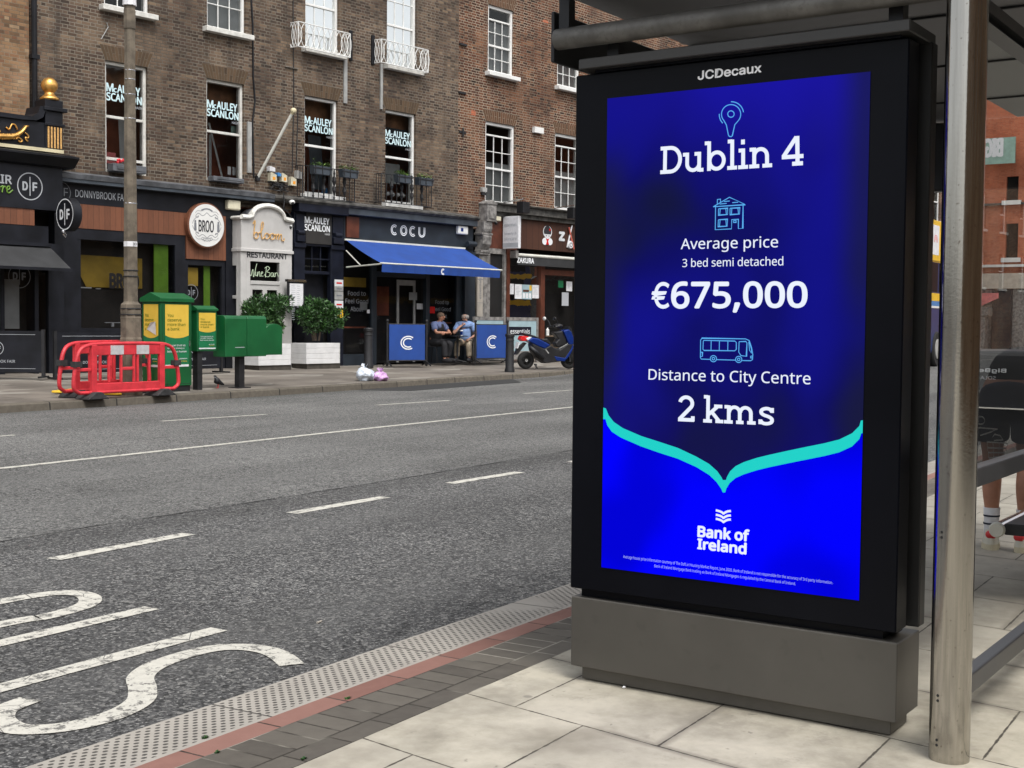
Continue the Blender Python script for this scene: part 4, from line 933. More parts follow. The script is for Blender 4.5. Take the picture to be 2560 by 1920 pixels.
for pth, r, m in (([cA(1980, 0), cA(1992, 200), cA(1995, 600), cA(2010, 800), cA(1990, 960), cA(2000, 1400)], .022, 'black_paint'), ([cB(340, 0), cB(345, 640), cB(335, 1120)], .012, 'iron'), ([cB(372, 700), cB(360, 1110)], .012, 'iron')):
    MB().tube([(fu(p)[0], -.025, fu(p)[1]) for p in pth], r, 6).build('cable', M[m], mid)
def wallbox(name, p0, p1, d, m, par, bev=.004):
    a, b2 = fu(p0), fu(p1); MB().box(a[0], b2[0], -d, -.003, a[1], b2[1]).build(name, M[m], par, bevel=bev)
wallbox('conduit', cB(668, 378), cB(688, 672), .05, 'grey_box', mid); wallbox('conduit', cB(905, 412), cB(918, 710), .05, 'grey_box', mid); wallbox('conduit', cA(1948, 962), cA(1978, 1368), .06, 'grey_box', mid)
wallbox('wall_plate', cB(848, 228), cB(866, 422), .05, 'black_paint', mid); wallbox('wall_plate', cB(706, 196), cB(722, 395), .05, 'black_paint', mid)
wallbox('vent_pipe', cB(288, 432), cB(370, 450), .06, 'grey_box', mid)
MB().tube([(fu(p)[0], -.02, fu(p)[1]) for p in (cA(840, 180), cA(850, 215), cA(822, 265), cA(795, 310))], .01, 5).build('cable', M['grey_box'], mid)
def inside(nm, u0, u1, v0, v1, m, dep=.45, lean=0): MB().add([(u0, dep, v0), (u1, dep, v0), (u1+lean, dep, v1), (u0+lean, dep, v1)], [(0, 1, 2, 3)]).build(nm, M[m], mid)
inside('curtain', -8.65, -8.45, 4.8, 6.0, 'blind', .3, -.05); inside('cushion', -8.95, -8.7, 4.95, 5.2, 'pink_canvas', .4)
inside('lamp_arm', -5.75, -5.69, 4.9, 6.2, 'grey_box', .4, -.4); inside('poster', -5.5, -5.2, 5.95, 6.2, 'mint', .35); inside('bottle', -5.6, -5.5, 5.0, 5.2, 'paper', .35); inside('bottle', -5.45, -5.35, 5.0, 5.2, 'paper', .35); inside('mirror_frame', -6.2, -6.12, 4.9, 5.9, 'blind', .3)
inside('curtain', -2.75, -2.3, 4.9, 6.3, 'slate_light', .5, -.15); inside('chair_back', -2.5, -2.3, 4.75, 4.95, 'bus_cyan', .4)
inside('blind', -.1, .5, 5.3, 5.85, 'blind', .5); inside('shop_blind', -.4, .7, 6.3, 6.8, 'slate_paint', .3)
for k in range(5): MB().ball((-.32+.2*k, .35, 4.98), (.07, .05, .06), 8, 6).build('white_flower', M['paper'], mid)  # row of white flowers inside the window, shaped as plain balls
# --- window boxes standing in the two left windows
for (p0, p1, lab) in ((cA(872, 1290), cA(1135, 1380), 'grey lead window box with red flowers behind the concrete lamp post'), (cA(1665, 1390), cA(1905, 1455), 'empty grey lead window box in the second lettered window')):
    a, c = fu(p0, .1), fu(p1, .1); t = thing('window_box', lab, 'window box', FAC, ((a[0]+c[0])/2, -.1, c[1]), 'grey window boxes')
    MB().box(a[0], c[0], -.22, .03, c[1], a[1]).build('trough', M['lead'], t, bevel=.01)
    q = MB(); q.box(a[0]+.1, c[0]-.1, -.232, -.2205, c[1]+.05, a[1]-.05); q.build('panel', M['lead'], t, bevel=.004)
    if 'flowers' in lab:
        q = MB()
        for _ in range(14): q.ball((random.uniform(a[0]+.15, a[0]+.6), random.uniform(-.15, -.02), a[1]+random.uniform(.02, .12)), .035, 6, 4)
        q.build('flowers', M['red_plastic'], t)
# --- white balconettes
def white_balc(pL, pR, ptop, pbot, lab):
    D_ = .3; u0, u1 = fu(pL, D_)[0], fu(pR, D_)[0]; v0, v1 = pbot, ptop
    t = thing('balcony_railing', lab, 'balcony railing', FAC, ((u0+u1)/2, -.02, v0), 'white balcony railings'); r = MB(); y = -D_
    for z in (v0, v1): r.tube([(u0, -.01, z), (u0, y, z), (u1, y, z), (u1, -.01, z)], .014, 6)
    for u in (u0, u1): r.tube([(u, y, v0), (u, y, v1)], .014, 6)
    r.build('rail', M['white_paint'], t); h = MB(); n = 9; wdt = (u1-u0)/n; H_ = v1-v0
    for i in range(n+1):
        for k in (-1, 1):
            pts = [(min(max(u0+wdt*i+k*wdt*.62*math.sin(math.pi*j/8), u0), u1), y, v0+H_*j/8) for j in range(9)]; h.tube(pts, .009, 5)
    for i in range(3):
        for k in (-1, 1):
            for uu in (u0, u1): h.tube([(uu, y*(.12+.36*i)+k*.09*math.sin(math.pi*j/6)*(1 if True else 0), v0+H_*j/6) for j in range(7)], .008, 5)
    h.build('hoops', M['white_paint'], t)
white_balc(cB(377, 200), cB(714, 250), 8.93, 8.32, 'white hooped iron balcony railing above the flagpole')
white_balc(cB(915, 300), cB(1220, 340), 8.99, 8.38, 'white hooped iron balcony railing above the shop lettering COCU')
# --- black balconettes with planters
def black_balc(pL, pR, v0, v1, lab, boxes):
    D_ = .28; u0, u1 = fu(pL, D_)[0], fu(pR, D_)[0]; y = -D_
    t = thing('balcony_railing', lab, 'balcony railing', FAC, ((u0+u1)/2, -.02, v0), 'black balcony railings'); r = MB()
    for z in (v0, v1): r.tube([(u0, -.01, z), (u0, y, z), (u1, y, z), (u1, -.01, z)], .013, 6)
    for u in (u0, u1): r.tube([(u, y, v0), (u, y, v1)], .016, 6)
    r.build('rail', M['iron'], t); h = MB(); n = 10
    for i in range(1, n):
        u = u0+(u1-u0)*i/n
        if i % 2: h.tube([(u, y, v0), (u, y, v1)], .011, 6)
        else:
            H_ = v1-v0; h.lathe([(.008, 0), (.03, .06*H_), (.012, .12*H_), (.05, .3*H_), (.018, .45*H_), (.055, .6*H_), (.02, .78*H_), (.03, .86*H_), (.008, H_)], (u, y, v0), 8)
            for k in (-1, 1): h.tube([(u, y, v0+H_*.2), (u+k*.06, y, v0+H_*.3), (u+k*.05, y, v0+H_*.42), (u, y, v0+H_*.46), (u+k*.055, y, v0+H_*.58), (u+k*.05, y, v0+H_*.72), (u, y, v0+H_*.78)], .009, 5)
    for uu in (u0, u1):
        for k in range(1, 3): h.tube([(uu, y*k/3, v0), (uu, y*k/3, v1)], .01, 5)
    h.build('balusters', M['iron'], t)
    for c, wd, bl2 in boxes:
        q = thing('window_box', bl2, 'window box', FAC, (c, y-.1, v1-.2), 'black railing planters')
        MB().prism([(c-wd/2+.03, v1-.2), (c+wd/2-.03, v1-.2), (c+wd/2, v1+.01), (c-wd/2, v1+.01)], y-.2, y-.03).build('trough', M['slate_light'], q)
        g = MB()
        for uu in (c-wd*.42, c-.02, c+wd*.38): g.box(uu, uu+.022, y-.212, y-.2015, v1-.19, v1+.02)
        g.box(c-wd/2-.01, c+wd/2+.01, y-.213, y-.201, v1-.06, v1-.035); g.build('holder', M['iron'], q)
        lf = MB()
        for _ in range(170):
            p = Vector((random.uniform(c-wd*.47, c+wd*.47), random.uniform(y-.2, y-.03), v1+abs(random.gauss(0, .06)))); s = random.uniform(.02, .045); a = random.uniform(0, 6.28); e = random.uniform(-.6, .9)
            dx = Vector((math.cos(a), math.sin(a), e))*s; dy = Vector((-math.sin(a), math.cos(a), .2))*s*.45; lf.quad(p-dx, p+dy, p+dx, p-dy)
        lf.build('plants', M['box_leaf'], q)
b3 = fu(cB(520, 1090), .38); b3b = fu(cB(700, 1120), .38); b4 = fu(cB(1055, 1150), .38); b4b = fu(cB(1190, 1165), .38)
black_balc(cB(405, 1100), cB(742, 1200), 4.58, 5.37, 'black wrought iron balcony railing beside the meter boxes', [(b3[0], .62, 'planter with bright green leaves on the left black railing, in front of the glass'), (b3b[0], .58, 'planter on the left black railing, in front of the brickwork')])
black_balc(cB(915, 1160), cB(1240, 1250), 4.66, 5.42, 'black wrought iron balcony railing over the shop sign COCU', [(b4[0], .58, 'planter on the right black railing, in front of the glass'), (b4b[0], .6, 'planter on the right black railing, in front of the brickwork')])
# --- flagpole, meter boxes, cables
p0, p1 = fu(cQ(225, 1085)), fu(cQ(720, 185), .9)
fl = thing('flagpole', 'bare white flagpole leaning out from the brown brick wall with a gilt tip', 'flagpole', FAC, (p0[0], -.04, p0[1]))
MB().cyl((p0[0], -.04, p0[1]), (p1[0], -.9, p1[1]), .036, 12).build('pole', M['steel_arm'], fl)
dv = (Vector((p1[0], -.9, p1[1]))-Vector((p0[0], -.04, p0[1]))).normalized(); tp = Vector((p1[0], -.9, p1[1]))
q = MB(); q.ball(tp+dv*.07, (.075, .075, .075), 12, 8); q.cyl(tp-dv*.02, tp+dv*.03, .045, 10); q.build('finial', M['cream'], fl)
MB().box(p0[0]-.05, p0[0]+.05, -.09, -.003, p0[1]-.06, p0[1]+.06).build('bracket', M['iron'], fl)
k = 0
for (x0, y0, x1, y1, m, lab) in ((380, 1010, 465, 1120, 'cream_box', 'leftmost cream meter box with slanted top beside the flagpole foot'), (537, 1020, 610, 1130, 'cream_box', 'middle cream meter box with slanted top between the blue one and the small tag'), (665, 1070, 738, 1182, 'cream_box', 'lowest cream meter box with slanted top near the black railing'), (745, 985, 830, 1085, 'grey_box', 'grey meter box right of the cream ones'), (480, 1010, 527, 1055, 'bus_cyan', 'small blue wall box between the cream meter boxes'), (368, 925, 445, 985, 'paper', 'small white wall sign tilted beside the flagpole')):
    a, c = fu(cQ(x0, y1)), fu(cQ(x1, y0)); t = thing('meter_box' if k < 4 else ('junction_box' if k == 4 else 'small_sign'), lab, 'meter box' if k < 4 else ('junction box' if k == 4 else 'sign'), FAC, ((a[0]+c[0])/2, -.02, a[1]), 'meter boxes on the brown brick wall' if k < 4 else None)
    w_, h_ = c[0]-a[0], c[1]-a[1]
    MB().prism([(a[0], a[1]), (c[0], a[1]), (c[0], c[1]-h_*.25), (a[0]+w_*.2, c[1]), (a[0], c[1]-.01)], -.12, -.003).build('case', M[m], t)
    if m == 'cream_box': MB().box(a[0]+w_*.35, c[0]-w_*.2, -.124, -.1205, a[1]+h_*.15, a[1]+h_*.5).build('mark', M['orange_mark'], t)
    k += 1
cb = MB(); random.seed(11)
for _ in range(9):
    pts = [cQ(random.uniform(330, 520), random.uniform(1130, 1230)), cQ(random.uniform(430, 600), random.uniform(1150, 1260)), cQ(random.uniform(520, 660), random.uniform(1180, 1300))]
    cb.tube([(fu(p)[0], -.06-.05*random.random(), fu(p)[1]) for p in cat_rom([Vector((*p, 0)) for p in pts], 5)], .014, 5)
cb.tube([(fu(p, .38)[0], -.38, fu(p, .38)[1]) for p in cat_rom([Vector((*cQ(*p), 0)) for p in ((600, 1280), (612, 1400), (605, 1500), (650, 1540), (690, 1590), (730, 1650), (745, 1780))], 4)], .013, 5)
cb.build('cable_bundle', M['iron'], fr=FAC, base=(-4.5, -.1, 4.5), label='tangle of dark cables on the ledge below the meter boxes', cat='cables')
# --- red-brown brick house on the right
rb = thing('brick_building', 'red brown brick house with white many-paned sash windows, partly hidden by the advertising screen', 'building', FAC, (8, 0, .3))
W3 = [(3.57, 4.93, 5.0, 7.42), (6.9, 8.2, 5.05, 7.46), (10.2, 11.5, 5.05, 7.46), (3.65, 4.82, 8.87, 10.86), (6.98, 8.15, 8.93, 10.9), (10.3, 11.5, 8.9, 10.9)]
q = wall_mb(UM, UR, 4.2, 12.6, W3); q.box(UM+.01, UR, 1.8, 9, 4.2, 12.6); q.quad((UR, 0, 4.2), (UR, 1.8, 4.2), (UR, 1.8, 12.6), (UR, 0, 12.6)); q.build('wall', M['brick_right'], rb)
MB().box(UM+.01, UR, .3, 9, 0, 4.19).build('lower_core', M['room_dark'], rb)
MB().add([(UM, 0, 12.6), (UR, 0, 12.6), (UR, 9, 12.6), (UM, 9, 12.6), (UM, 4.5, 14.6), (UR, 4.5, 14.6)], [(0, 1, 5, 4), (3, 4, 5, 2), (0, 4, 3), (1, 2, 5)]).build('roof', M['lead'], rb)
for i, (a, c, e, f) in enumerate(W3):
    sash(rb, a, c, e, f, e+(1.05 if i < 3 else .82), cols=3, ru=2, rl=2, fw=.09, top=.3 if i < 3 else .32, d=-.1, sill=(i > 2), room='room_dark' if i < 3 else 'room_dark', blind=(e+.1, e+1.25) if i < 3 else (e+.1, f-.45))
    arch(rb, a, c, f+.002, 'arch_right', n=16)
for p0, p1, m, d in ((K_ := crop(1150, 0, 5.53))(1145, 268) and ((K_(1145, 270), K_(1218, 325), 'brick_red', .004), (K_(155, 1522), K_(213, 1600), 'brick_red', .004), (cB(1893, 822), cB(1950, 870), 'white_paint', .12), (cE(1262, 28), cE(1300, 70), 'grey_box', .1), (cE(1265, 70), cE(1298, 95), 'iron', .08))):
    wallbox('wall_box' if d > .05 else 'red_brick_patch', p0, p1, d, m, rb)
for p in ((1445, 290), (1440, 603)):
    a = fu(cB(*p)); MB().box(a[0]-.17, a[0]+.13, -.05, -.003, a[1]-.03, a[1]+.03).build('pipe_stub', M['iron'], rb)
a = fu(cB(1440, 858)); q = MB(); q.box(a[0]-.14, a[0]+.14, -.03, -.003, a[1]-.03, a[1]+.04); q.box(a[0]-.03, a[0]+.03, -.045, -.031, a[1]-.13, a[1]+.13); q.build('tie_plate', M['iron'], rb)
# --- pale orange brick house on the left, reaching out of the frame
lb = thing('brick_building', 'pale orange brick house left of the black downpipe', 'building', FAC, (-16, 0, .3))
W4 = [(-13.9, -12.8, 5.9, 8), (-17.2, -16.1, 5.9, 8), (-20.5, -19.4, 5.9, 8)]
q = wall_mb(-26, UL-.07, 4.2, 12.4, W4); q.box(-26, UL-.07, 1.8, 9, 4.2, 12.4); q.build('wall', M['brick_left'], lb)
MB().box(-26, UL-.08, .3, 9, 0, 4.19).build('lower_core', M['room_dark'], lb)
for a, c, e, f in W4: sash(lb, a, c, e, f, 7)
# ------------------------------------------------------------------ shop fronts
def df_badge(mb, cu, cv, r, y, wd=None, s=1.0):
    wd = wd or r*.075; mb.ring(cu, cv, r, wd, y, 48); mb.box(cu-wd*.5, cu+wd*.5, y-.001, y+.001, cv-r*.72, cv+r*.72)
    mb.text('D', cu-r*.62, cu-r*.17, cv-r*.34, cv+r*.34, y, .028); mb.text('F', cu+r*.2, cu+r*.6, cv-r*.34, cv+r*.34, y, .028); return mb
def room(par, u0, u1, v0, v1, dep=2.6, m='room_dark', y=.02):
    b = MB(); y1 = y+.27
    b.quad((u0, y1, v0), (u1, y1, v0), (u1, y1, v1), (u0, y1, v1)); b.quad((u0, y, v0), (u1, y, v0), (u1, y1, v0), (u0, y1, v0)); b.quad((u0, y, v1), (u1, y, v1), (u1, y1, v1), (u0, y1, v1))
    b.quad((u0, y, v0), (u0, y1, v0), (u0, y1, v1), (u0, y, v1)); b.quad((u1, y, v0), (u1, y1, v0), (u1, y1, v1), (u1, y, v1)); return b.build('interior', M[m], par)
G0 = .18      # below the pavement line, so that every front meets the sloping pavement
# left delicatessen front (stands .5 m forward)
s1 = thing('shopfront', 'black delicatessen shopfront with gilded dragon frieze, at the left edge', 'shopfront', FAC, (-13, -.5, .25))
y = -.5
q = MB(); q.box(-26, -10.58, y, -.02, 3.70, 4.60); q.box(-26, -10.9, y+.03, -.02, 3.0, 3.36); q.build('fascia', M['shop_black'], s1)
MB().box(-26, -11.22, y+.02, -.02, 3.361, 3.699).build('timber_strip', M['shop_wood'], s1)
q = MB(); q.prism([(-.5, 4.602), (-.62, 4.63), (-.8, 4.8), (-.8, 4.84), (-.5, 4.9), (-.02, 4.95), (-.02, 4.602)], -26, -10.36, 'x'); q.build('cornice', M['black_paint'], s1)
q = MB(); q.box(-26, -10.62, y, -.02, 4.952, 5.52); q.prism([(a, b) for a, b in [(-26, 5.521), (-11.5, 5.521), (-11.2, 5.54), (-11.05, 5.62), (-11.0, 5.75), (-10.96, 5.75), (-10.96, 5.85), (-11.12, 5.85), (-11.16, 5.7), (-11.3, 5.61), (-26, 5.6)]], y-.06, -.02); q.build('frieze', M['shop_black'], s1)
MB().box(-26, -10.58, y-.06, y-.002, 4.915, 4.985).build('gold_ledge', M['cream'], s1)
q = MB(); q.box(-10.98, -10.58, y-.03, -.02, 4.953, 5.78); q.box(-11.04, -10.5, y-.09, -.02, 5.78, 5.86); q.box(-10.99, -10.58, y-.04, -.02, 5.86, 6.02); q.box(-11.0, -10.54, y-.06, y-.032, 5.47, 5.53); q.build('pier', M['shop_black'], s1, bevel=.01)
q = MB()
for i in range(5): u = -10.92+.072*i; q.tube([(u, y-.035, 5.01), (u, y-.035, 5.45)], .022, 6)
q.build('gilt_flutes', M['gold_paint'], s1)
fin = MB().lathe([(.19, 6.02), (.2, 6.06), (.15, 6.1), (.11, 6.14), (.09, 6.2), (.1, 6.22), (.07, 6.235)], (-10.8, y+.12, 0), 20); fin.ball((-10.8, y+.12, 6.33), .172, 24, 16)
fin.build('ball_finial', M['gold'], s1, smooth=True)
def fp(p): a = fu(p, .53); return (a[0], y-.03, a[1])
dr = MB(); cLr = cL
dr.tube([fp(cLr(*p)) for p in [(-420, 240), (-300, 330), (-150, 345), (-60, 335), (20, 335), (90, 340), (150, 325), (190, 300), (215, 275), (235, 245), (262, 240)]], [.05, .07, .09, .1, .105, .1, .085, .07, .06, .055, .03], 10, sq=.6)
for pth in ([(160, 270), (140, 230), (115, 222), (100, 240), (85, 268), (55, 250)], [(230, 300), (262, 330), (258, 350), (235, 345), (240, 365), (258, 380)], [(165, 340), (195, 362), (205, 378), (185, 385), (170, 372)], [(-60, 290), (-30, 270), (0, 285), (-20, 310)]):
    dr.tube([fp(cLr(*p[:2])) for p in cat_rom([Vector((*p, 0)) for p in pth], 4)], .016, 6)
random.seed(5)
for _ in range(90):
    u = random.uniform(-300, 150); p = fp(cLr(u, 337+random.uniform(-24, 24))); dr.ball((p[0], p[1]-.045, p[2]), (.022, .03, .018), 6, 4)
dr.build('dragon_relief', M['gold'], s1, smooth=True)
q = MB().text('DONNYBROOK FAIR', None, -11.73, 4.17, 4.36, y-.004, .02); q.build('name_lettering', M['grey_letter'], s1)
def script(mb, paths, x0, z0, sx_, sz_, y, r, n=5):
    for pth in paths: mb.tube([(x0+p[0]*sx_, y, z0+p[1]*sz_) for p in cat_rom([Vector((*p, 0)) for p in pth], n)], r, 6)
    return mb
q = script(MB(), [[(0, .3), (-.4, .1), (-.2, 0), (.1, .6)], [(.5, .9), (.15, .6), (.2, .1), (.6, .1), (.75, .6), (.5, .9), (.6, .7), (1.0, .75)], [(1.0, .75), (1.2, .9), (1.15, .5), (1.1, 0)], [(1.15, .45), (1.4, .85), (1.6, .75)], [(1.6, .75), (1.75, .4), (2.1, .6), (2.05, .9), (1.8, .8), (1.75, .2), (2.0, 0), (2.5, .45)]], -12.13, 3.99, .165, .15, y-.01, .014); q.build('script_lettering', M['lime'], s1)
df_badge(MB(), -11.33, 4.165, .275, y-.004, .022).build('roundel', M['grey_letter'], s1)
q = MB(); q.box(-10.92, -10.56, y, -.02, G0, 3.0); q.box(-26, -11.9, y+.02, -.02, G0, .75); q.box(-11.98, -11.9, y+.02, -.02, .75, 3.0); q.box(-11.22, -11.14, y+.02, -.02, G0, 3.0); q.box(-11.9, -10.92, y+.05, -.02, 2.55, 3.0); q.build('door_frame', M['shop_black'], s1)
MB().quad((-26, y+.06, .75), (-10.92, y+.06, .75), (-10.92, y+.06, 3.0), (-26, y+.06, 3.0)).build('glass', M['shop_glass'], s1)
room(s1, -26, -10.93, .2, 3.0, y=y+.1)
c1 = fu(cC(118, 795), .45); df_badge(MB(), c1[0], c1[1], .24, y+.055, .014).build('glass_roundel', M['dim_letter'], s1)
a, c = fu(cC(0, 1110), .4), fu(cC(110, 815), .4); MB().box(a[0]-.3, c[0], y+.07, y+.09, a[1], c[1]).build('menu_board', M['blind'], s1)
# awning over it
aw = thing('awning', 'charcoal canvas awning over the delicatessen at the left edge', 'awning', FAC, (-12, -.5, 2.9))
q = MB(); q.add([(-26, y-.02, 2.93), (-10.9, y-.02, 2.93), (-10.9, -1.35, 2.45), (-26, -1.35, 2.45)], [(0, 1, 2, 3)]); q.add([(-10.9, y-.02, 2.93), (-10.9, -1.35, 2.45), (-10.9, y-.02, 2.45)], [(0, 1, 2)]); q.build('canvas', M['dark_canvas'], aw)
q = MB(); q.box(-26, -10.88, -1.38, -1.34, 2.40, 2.46); q.box(-26, -10.9, y-.1, y-.002, 2.93, 3.0); q.build('front_bar', M['shop_black'], aw)
# hanging disc sign
hd = thing('hanging_sign', 'round black sign with white DF roundel projecting from the shop corner', 'sign', FAC, (-10.75, -.95, 3.25))
MB().lathe([(.0, -.1), (.335, -.1), (.35, -.085), (.35, .085), (.335, .1), (0, .1)], (-10.72, -.98, 3.6), 40, 'x').build('drum', M['shop_black'], hd, auto=40)
q = df_badge(MB(), 0, 0, .315, 0, .022); q.xf(Matrix.Translation((-10.823, -.98, 3.6)) @ Matrix.Rotation(R_(-90), 4, 'Z')); q.build('roundel', M['white_letter'], hd)
MB().box(-10.74, -10.7, -.64, -.5, 3.57, 3.63).build('arm', M['iron'], hd)
q = MB(); q.tube([(-10.86, -1.02, 3.22), (-10.9, -1.05, 3.17), (-10.86, -1.07, 3.12), (-10.82, -1.04, 3.17), (-10.86, -1.02, 3.22)], .016, 6); q.ball((-10.87, -.99, 3.24), .04, 8, 6); q.build('spotlight', M['chrome'], hd)
# middle delicatessen front
s2 = thing('shopfront', 'black shopfront with timber band, between the left edge shop and the white restaurant porch', 'shopfront', FAC, (-8.2, -.1, .28))
y = -.12
q = MB(); q.prism([(-.36, 4.44), (-.38, 4.54), (-.3, 4.56), (0, 4.62), (0, 4.44)], -10.56, -4.7, 'x'); q.build('ledge', M['lead'], s2)
MB().box(-10.56, -4.7, -.34, -.01, 4.36, 4.439).build('lead_flashing', M['slate_light'], s2)
q = MB(); q.box(-10.56, -5.6, y-.02, .1, 3.93, 4.359); q.box(-10.56, -10.02, y-.02, .1, G0, 3.929); q.box(-6.02, -5.6, y-.01, .1, G0, 3.929); q.box(-10.02, -7.19, y, .1, 3.16, 3.40); q.box(-7.47, -7.19, y, .1, G0, 3.16); q.box(-10.02, -7.47, y-.01, .1, G0, 1.22); q.box(-10.02, -9.92, y+.01, .1, 1.22, 3.16); q.build('frame', M['shop_black'], s2)
q = MB(); q.box(-10.02, -7.17, y-.015, .09, 3.401, 3.929); q.box(-7.17, -6.03, y-.016, .09, 2.86, 3.929); q.build('timber_band', M['shop_wood'], s2)
MB().text('DONNYBROOK FAIR', *[fu(cC(452, 300), .14)[0], fu(cC(775, 300), .14)[0]], 4.07, 4.23, y-.024, .004).build('name_lettering', M['grey_letter'], s2)
a = fu(cC(375, 285), .14); q = MB().ring(a[0]-.03, a[1]-.02, .22, .014, y-.024, 40); q.text('F', a[0]+.03, a[0]+.13, a[1]-.1, a[1]+.08, y-.024, .0); q.box(a[0]-.04, a[0]-.02, y-.025, y-.023, a[1]-.17, a[1]+.13); q.build('roundel', M['dim_letter'], s2)
MB().quad((-9.92, y+.06, 1.22), (-7.47, y+.06, 1.22), (-7.47, y+.06, 3.16), (-9.92, y+.06, 3.16)).build('glass', M['shop_glass'], s2)
r = room(s2, -9.95, -7.44, 1.2, 3.18, y=-.04)
a, c = fu(cN(90, 975), -.1), fu(cN(690, 560), -.1)
MB().add([(a[0], .2, c[1]), (c[0]+.6, .2, c[1]-.02), (c[0]+.6, .2, a[1]), (a[0]+.25, .2, a[1]), (a[0], .2, a[1]+.45)], [(0, 1, 2, 3, 4)]).build('yellow_bus_reflection', M['window_yellow'], s2)  # yellow of the bus mirrored in the window, put in as a sheet
a, c = fu(cN(1135, 1065), .02), fu(cN(1325, 385), .02); MB().box(a[0], c[0], -.03, .0, 1.25, c[1]).build('green_panel', M['lime'], s2)
a, c = fu(cN(512, 1005), .02), fu(cN(800, 795), .02); MB().text('BROO', a[0], a[0]+.78, a[1], c[1], -.03, .03).build('window_lettering', M['dark_letter'], s2)
q = MB()
for (x0, z0, x1, z1) in ((95, 985, 265, 995), (330, 1000, 390, 1010), (455, 1470, 660, 1478), (545, 1480, 575, 1530)): a, c = fu(cN(x0, z1), .0), fu(cN(x1, z0), .0); q.box(a[0], c[0], -.02, .02, a[1], c[1])
q.build('shelf_goods', M['grey_letter'], s2)
q = MB(); q.box(-7.19, -7.1, y+.02, .1, G0, 2.85); q.box(-6.12, -6.03, y+.02, .1, G0, 2.85); q.box(-7.1, -6.12, y+.02, .1, 2.72, 2.85); q.build('door_frame', M['shop_black'], s2)
MB().quad((-7.1, y+.08, .3), (-6.12, y+.08, .3), (-6.12, y+.08, 2.72), (-7.1, y+.08, 2.72)).build('door', M['shop_glass'], s2)
room(s2, -7.12, -6.1, .28, 2.74, y=-.01)
a, c = fu(cC(1095, 850)), fu(cC(1190, 745)); MB().box(a[0], c[0], .0, .02, a[1], c[1]).build('poster', M['window_yellow'], s2)
a, c = fu(cC(1225, 1000)), fu(cC(1262, 730)); MB().box(a[0], c[0], .0, .02, .9, c[1]).build('green_panel', M['lime'], s2)
a = fu(cC(1150, 893), .05); df_badge(MB(), a[0], a[1], .185, y+.07, .014).build('door_roundel', M['dim_letter'], s2)
# round illuminated-looking sign disc
bs = thing('round_sign', 'round white sign with ornate border reading BROO in a red brown rim', 'sign', FAC, (-6.7, -.2, 3.13))
q = MB().lathe([(.5, -.2), (.535, -.19), (.535, .08), (.0, .08)], (-6.7, -.08, 3.66), 48, 'y'); q.build('rim', M['shop_wood'], bs, auto=40)
MB().disc(-6.7, 3.66, .5, -.29, 48).build('face', M['white_paint'], bs)
q = MB(); yy = -.293; cx_, cz_ = -6.7, 3.66
q.text('BROO', cx_-.24, cx_+.2, cz_-.16, cz_+.12, yy, .012)
q.build('name_lettering', M['dark_letter'], bs)
q = MB()
for sgn in (-1, 1):
    for ss in (-1, 1):
        q.ribbon(cat_rom([(cx_, cz_+ss*.3), (cx_+sgn*.12, cz_+ss*.22), (cx_+sgn*.24, cz_+ss*.27), (cx_+sgn*.32, cz_+ss*.2), (cx_+sgn*.26, cz_+ss*.17), (cx_+sgn*.24, cz_+ss*.21), (cx_+sgn*.36, cz_+ss*.12), (cx_+sgn*.41, cz_+ss*.02)], 4), .012, yy)
        q.ribbon(cat_rom([(cx_+sgn*.05, cz_+ss*.38), (cx_+sgn*.15, cz_+ss*.33), (cx_+sgn*.27, cz_+ss*.33), (cx_+sgn*.33, cz_+ss*.27)], 4), .008, yy-.0005)
    q.ball((cx_+sgn*.33, yy, cz_+.08), (.028, .004, .028), 10, 6); q.add([(cx_+sgn*.33-.03, yy, cz_+.05), (cx_+sgn*.33+.03, yy, cz_+.05), (cx_+sgn*.33+.035, yy, cz_-.14), (cx_+sgn*.33-.035, yy, cz_-.14)], [(0, 1, 2, 3)])
for kx in (-.12, -.06, 0, .06, .12): q.ring(cx_+kx, cz_-.34+abs(kx)*.2, .032, .01, yy-.001, 12)
q.text('Est. & Bread', cx_-.17, cx_+.17, cz_+.33, cz_+.385, yy-.001, .0) if False else q.ribbon([(cx_-.16, cz_+.345), (cx_-.08, cz_+.38), (cx_, cz_+.39), (cx_+.08, cz_+.38), (cx_+.16, cz_+.345)], .03, yy-.001)
q.build('ornament', M['dim_letter'], bs)
# white restaurant porch
pc = thing('restaurant_porch', 'white restaurant porch with curved gable and gold script lettering bloom', 'porch', FAC, (-5.05, -.25, .28))
PD = .47; a0 = fu(cD(210, 530), PD)[0]; a1 = fu(cD(634, 555), PD)[0]; pr0 = -PD
v_sp, v_sh, v_top = fu(cD(210, 540), PD)[1], fu(cD(210, 275), PD)[1], fu(cD(430, 185), PD)[1]
um = (a0+a1)/2+.02
gab = [(a0, v_sp), (a0, v_sh), (a0+.2, v_sh), (a0+.27, v_sh+.02)]+[(um+(.50)*math.cos(R_(180-i*18)), v_sh+.04+(v_top-v_sh-.04)*math.sin(R_(i*18))) for i in range(11)]+[(a1-.2, v_sh+.02), (a1, v_sh), (a1, v_sp)]
MB().prism(gab, pr0, pr0+.16).build('gable', M['porch_white'], pc)
cap = gab[1:-1]; q = MB().tube([(p[0], pr0-.04, p[1]) for p in cap], .042, 6); q.tube([(p[0], pr0-.005, p[1]+.03) for p in cap], .05, 6); q.tube([(a0-.03, pr0-.03, v_sh), (a0-.03, -.03, v_sh)], .045, 6); q.build('coping', M['old_white'], pc)
q = MB(); n = len(cap); q.add([(p[0], pr0+.161, p[1]) for p in cap]+[(p[0], -.0, p[1]-.02) for p in cap], [(i, i+1, n+i+1, n+i) for i in range(n-1)]); q.build('lead_roof', M['lead'], pc)
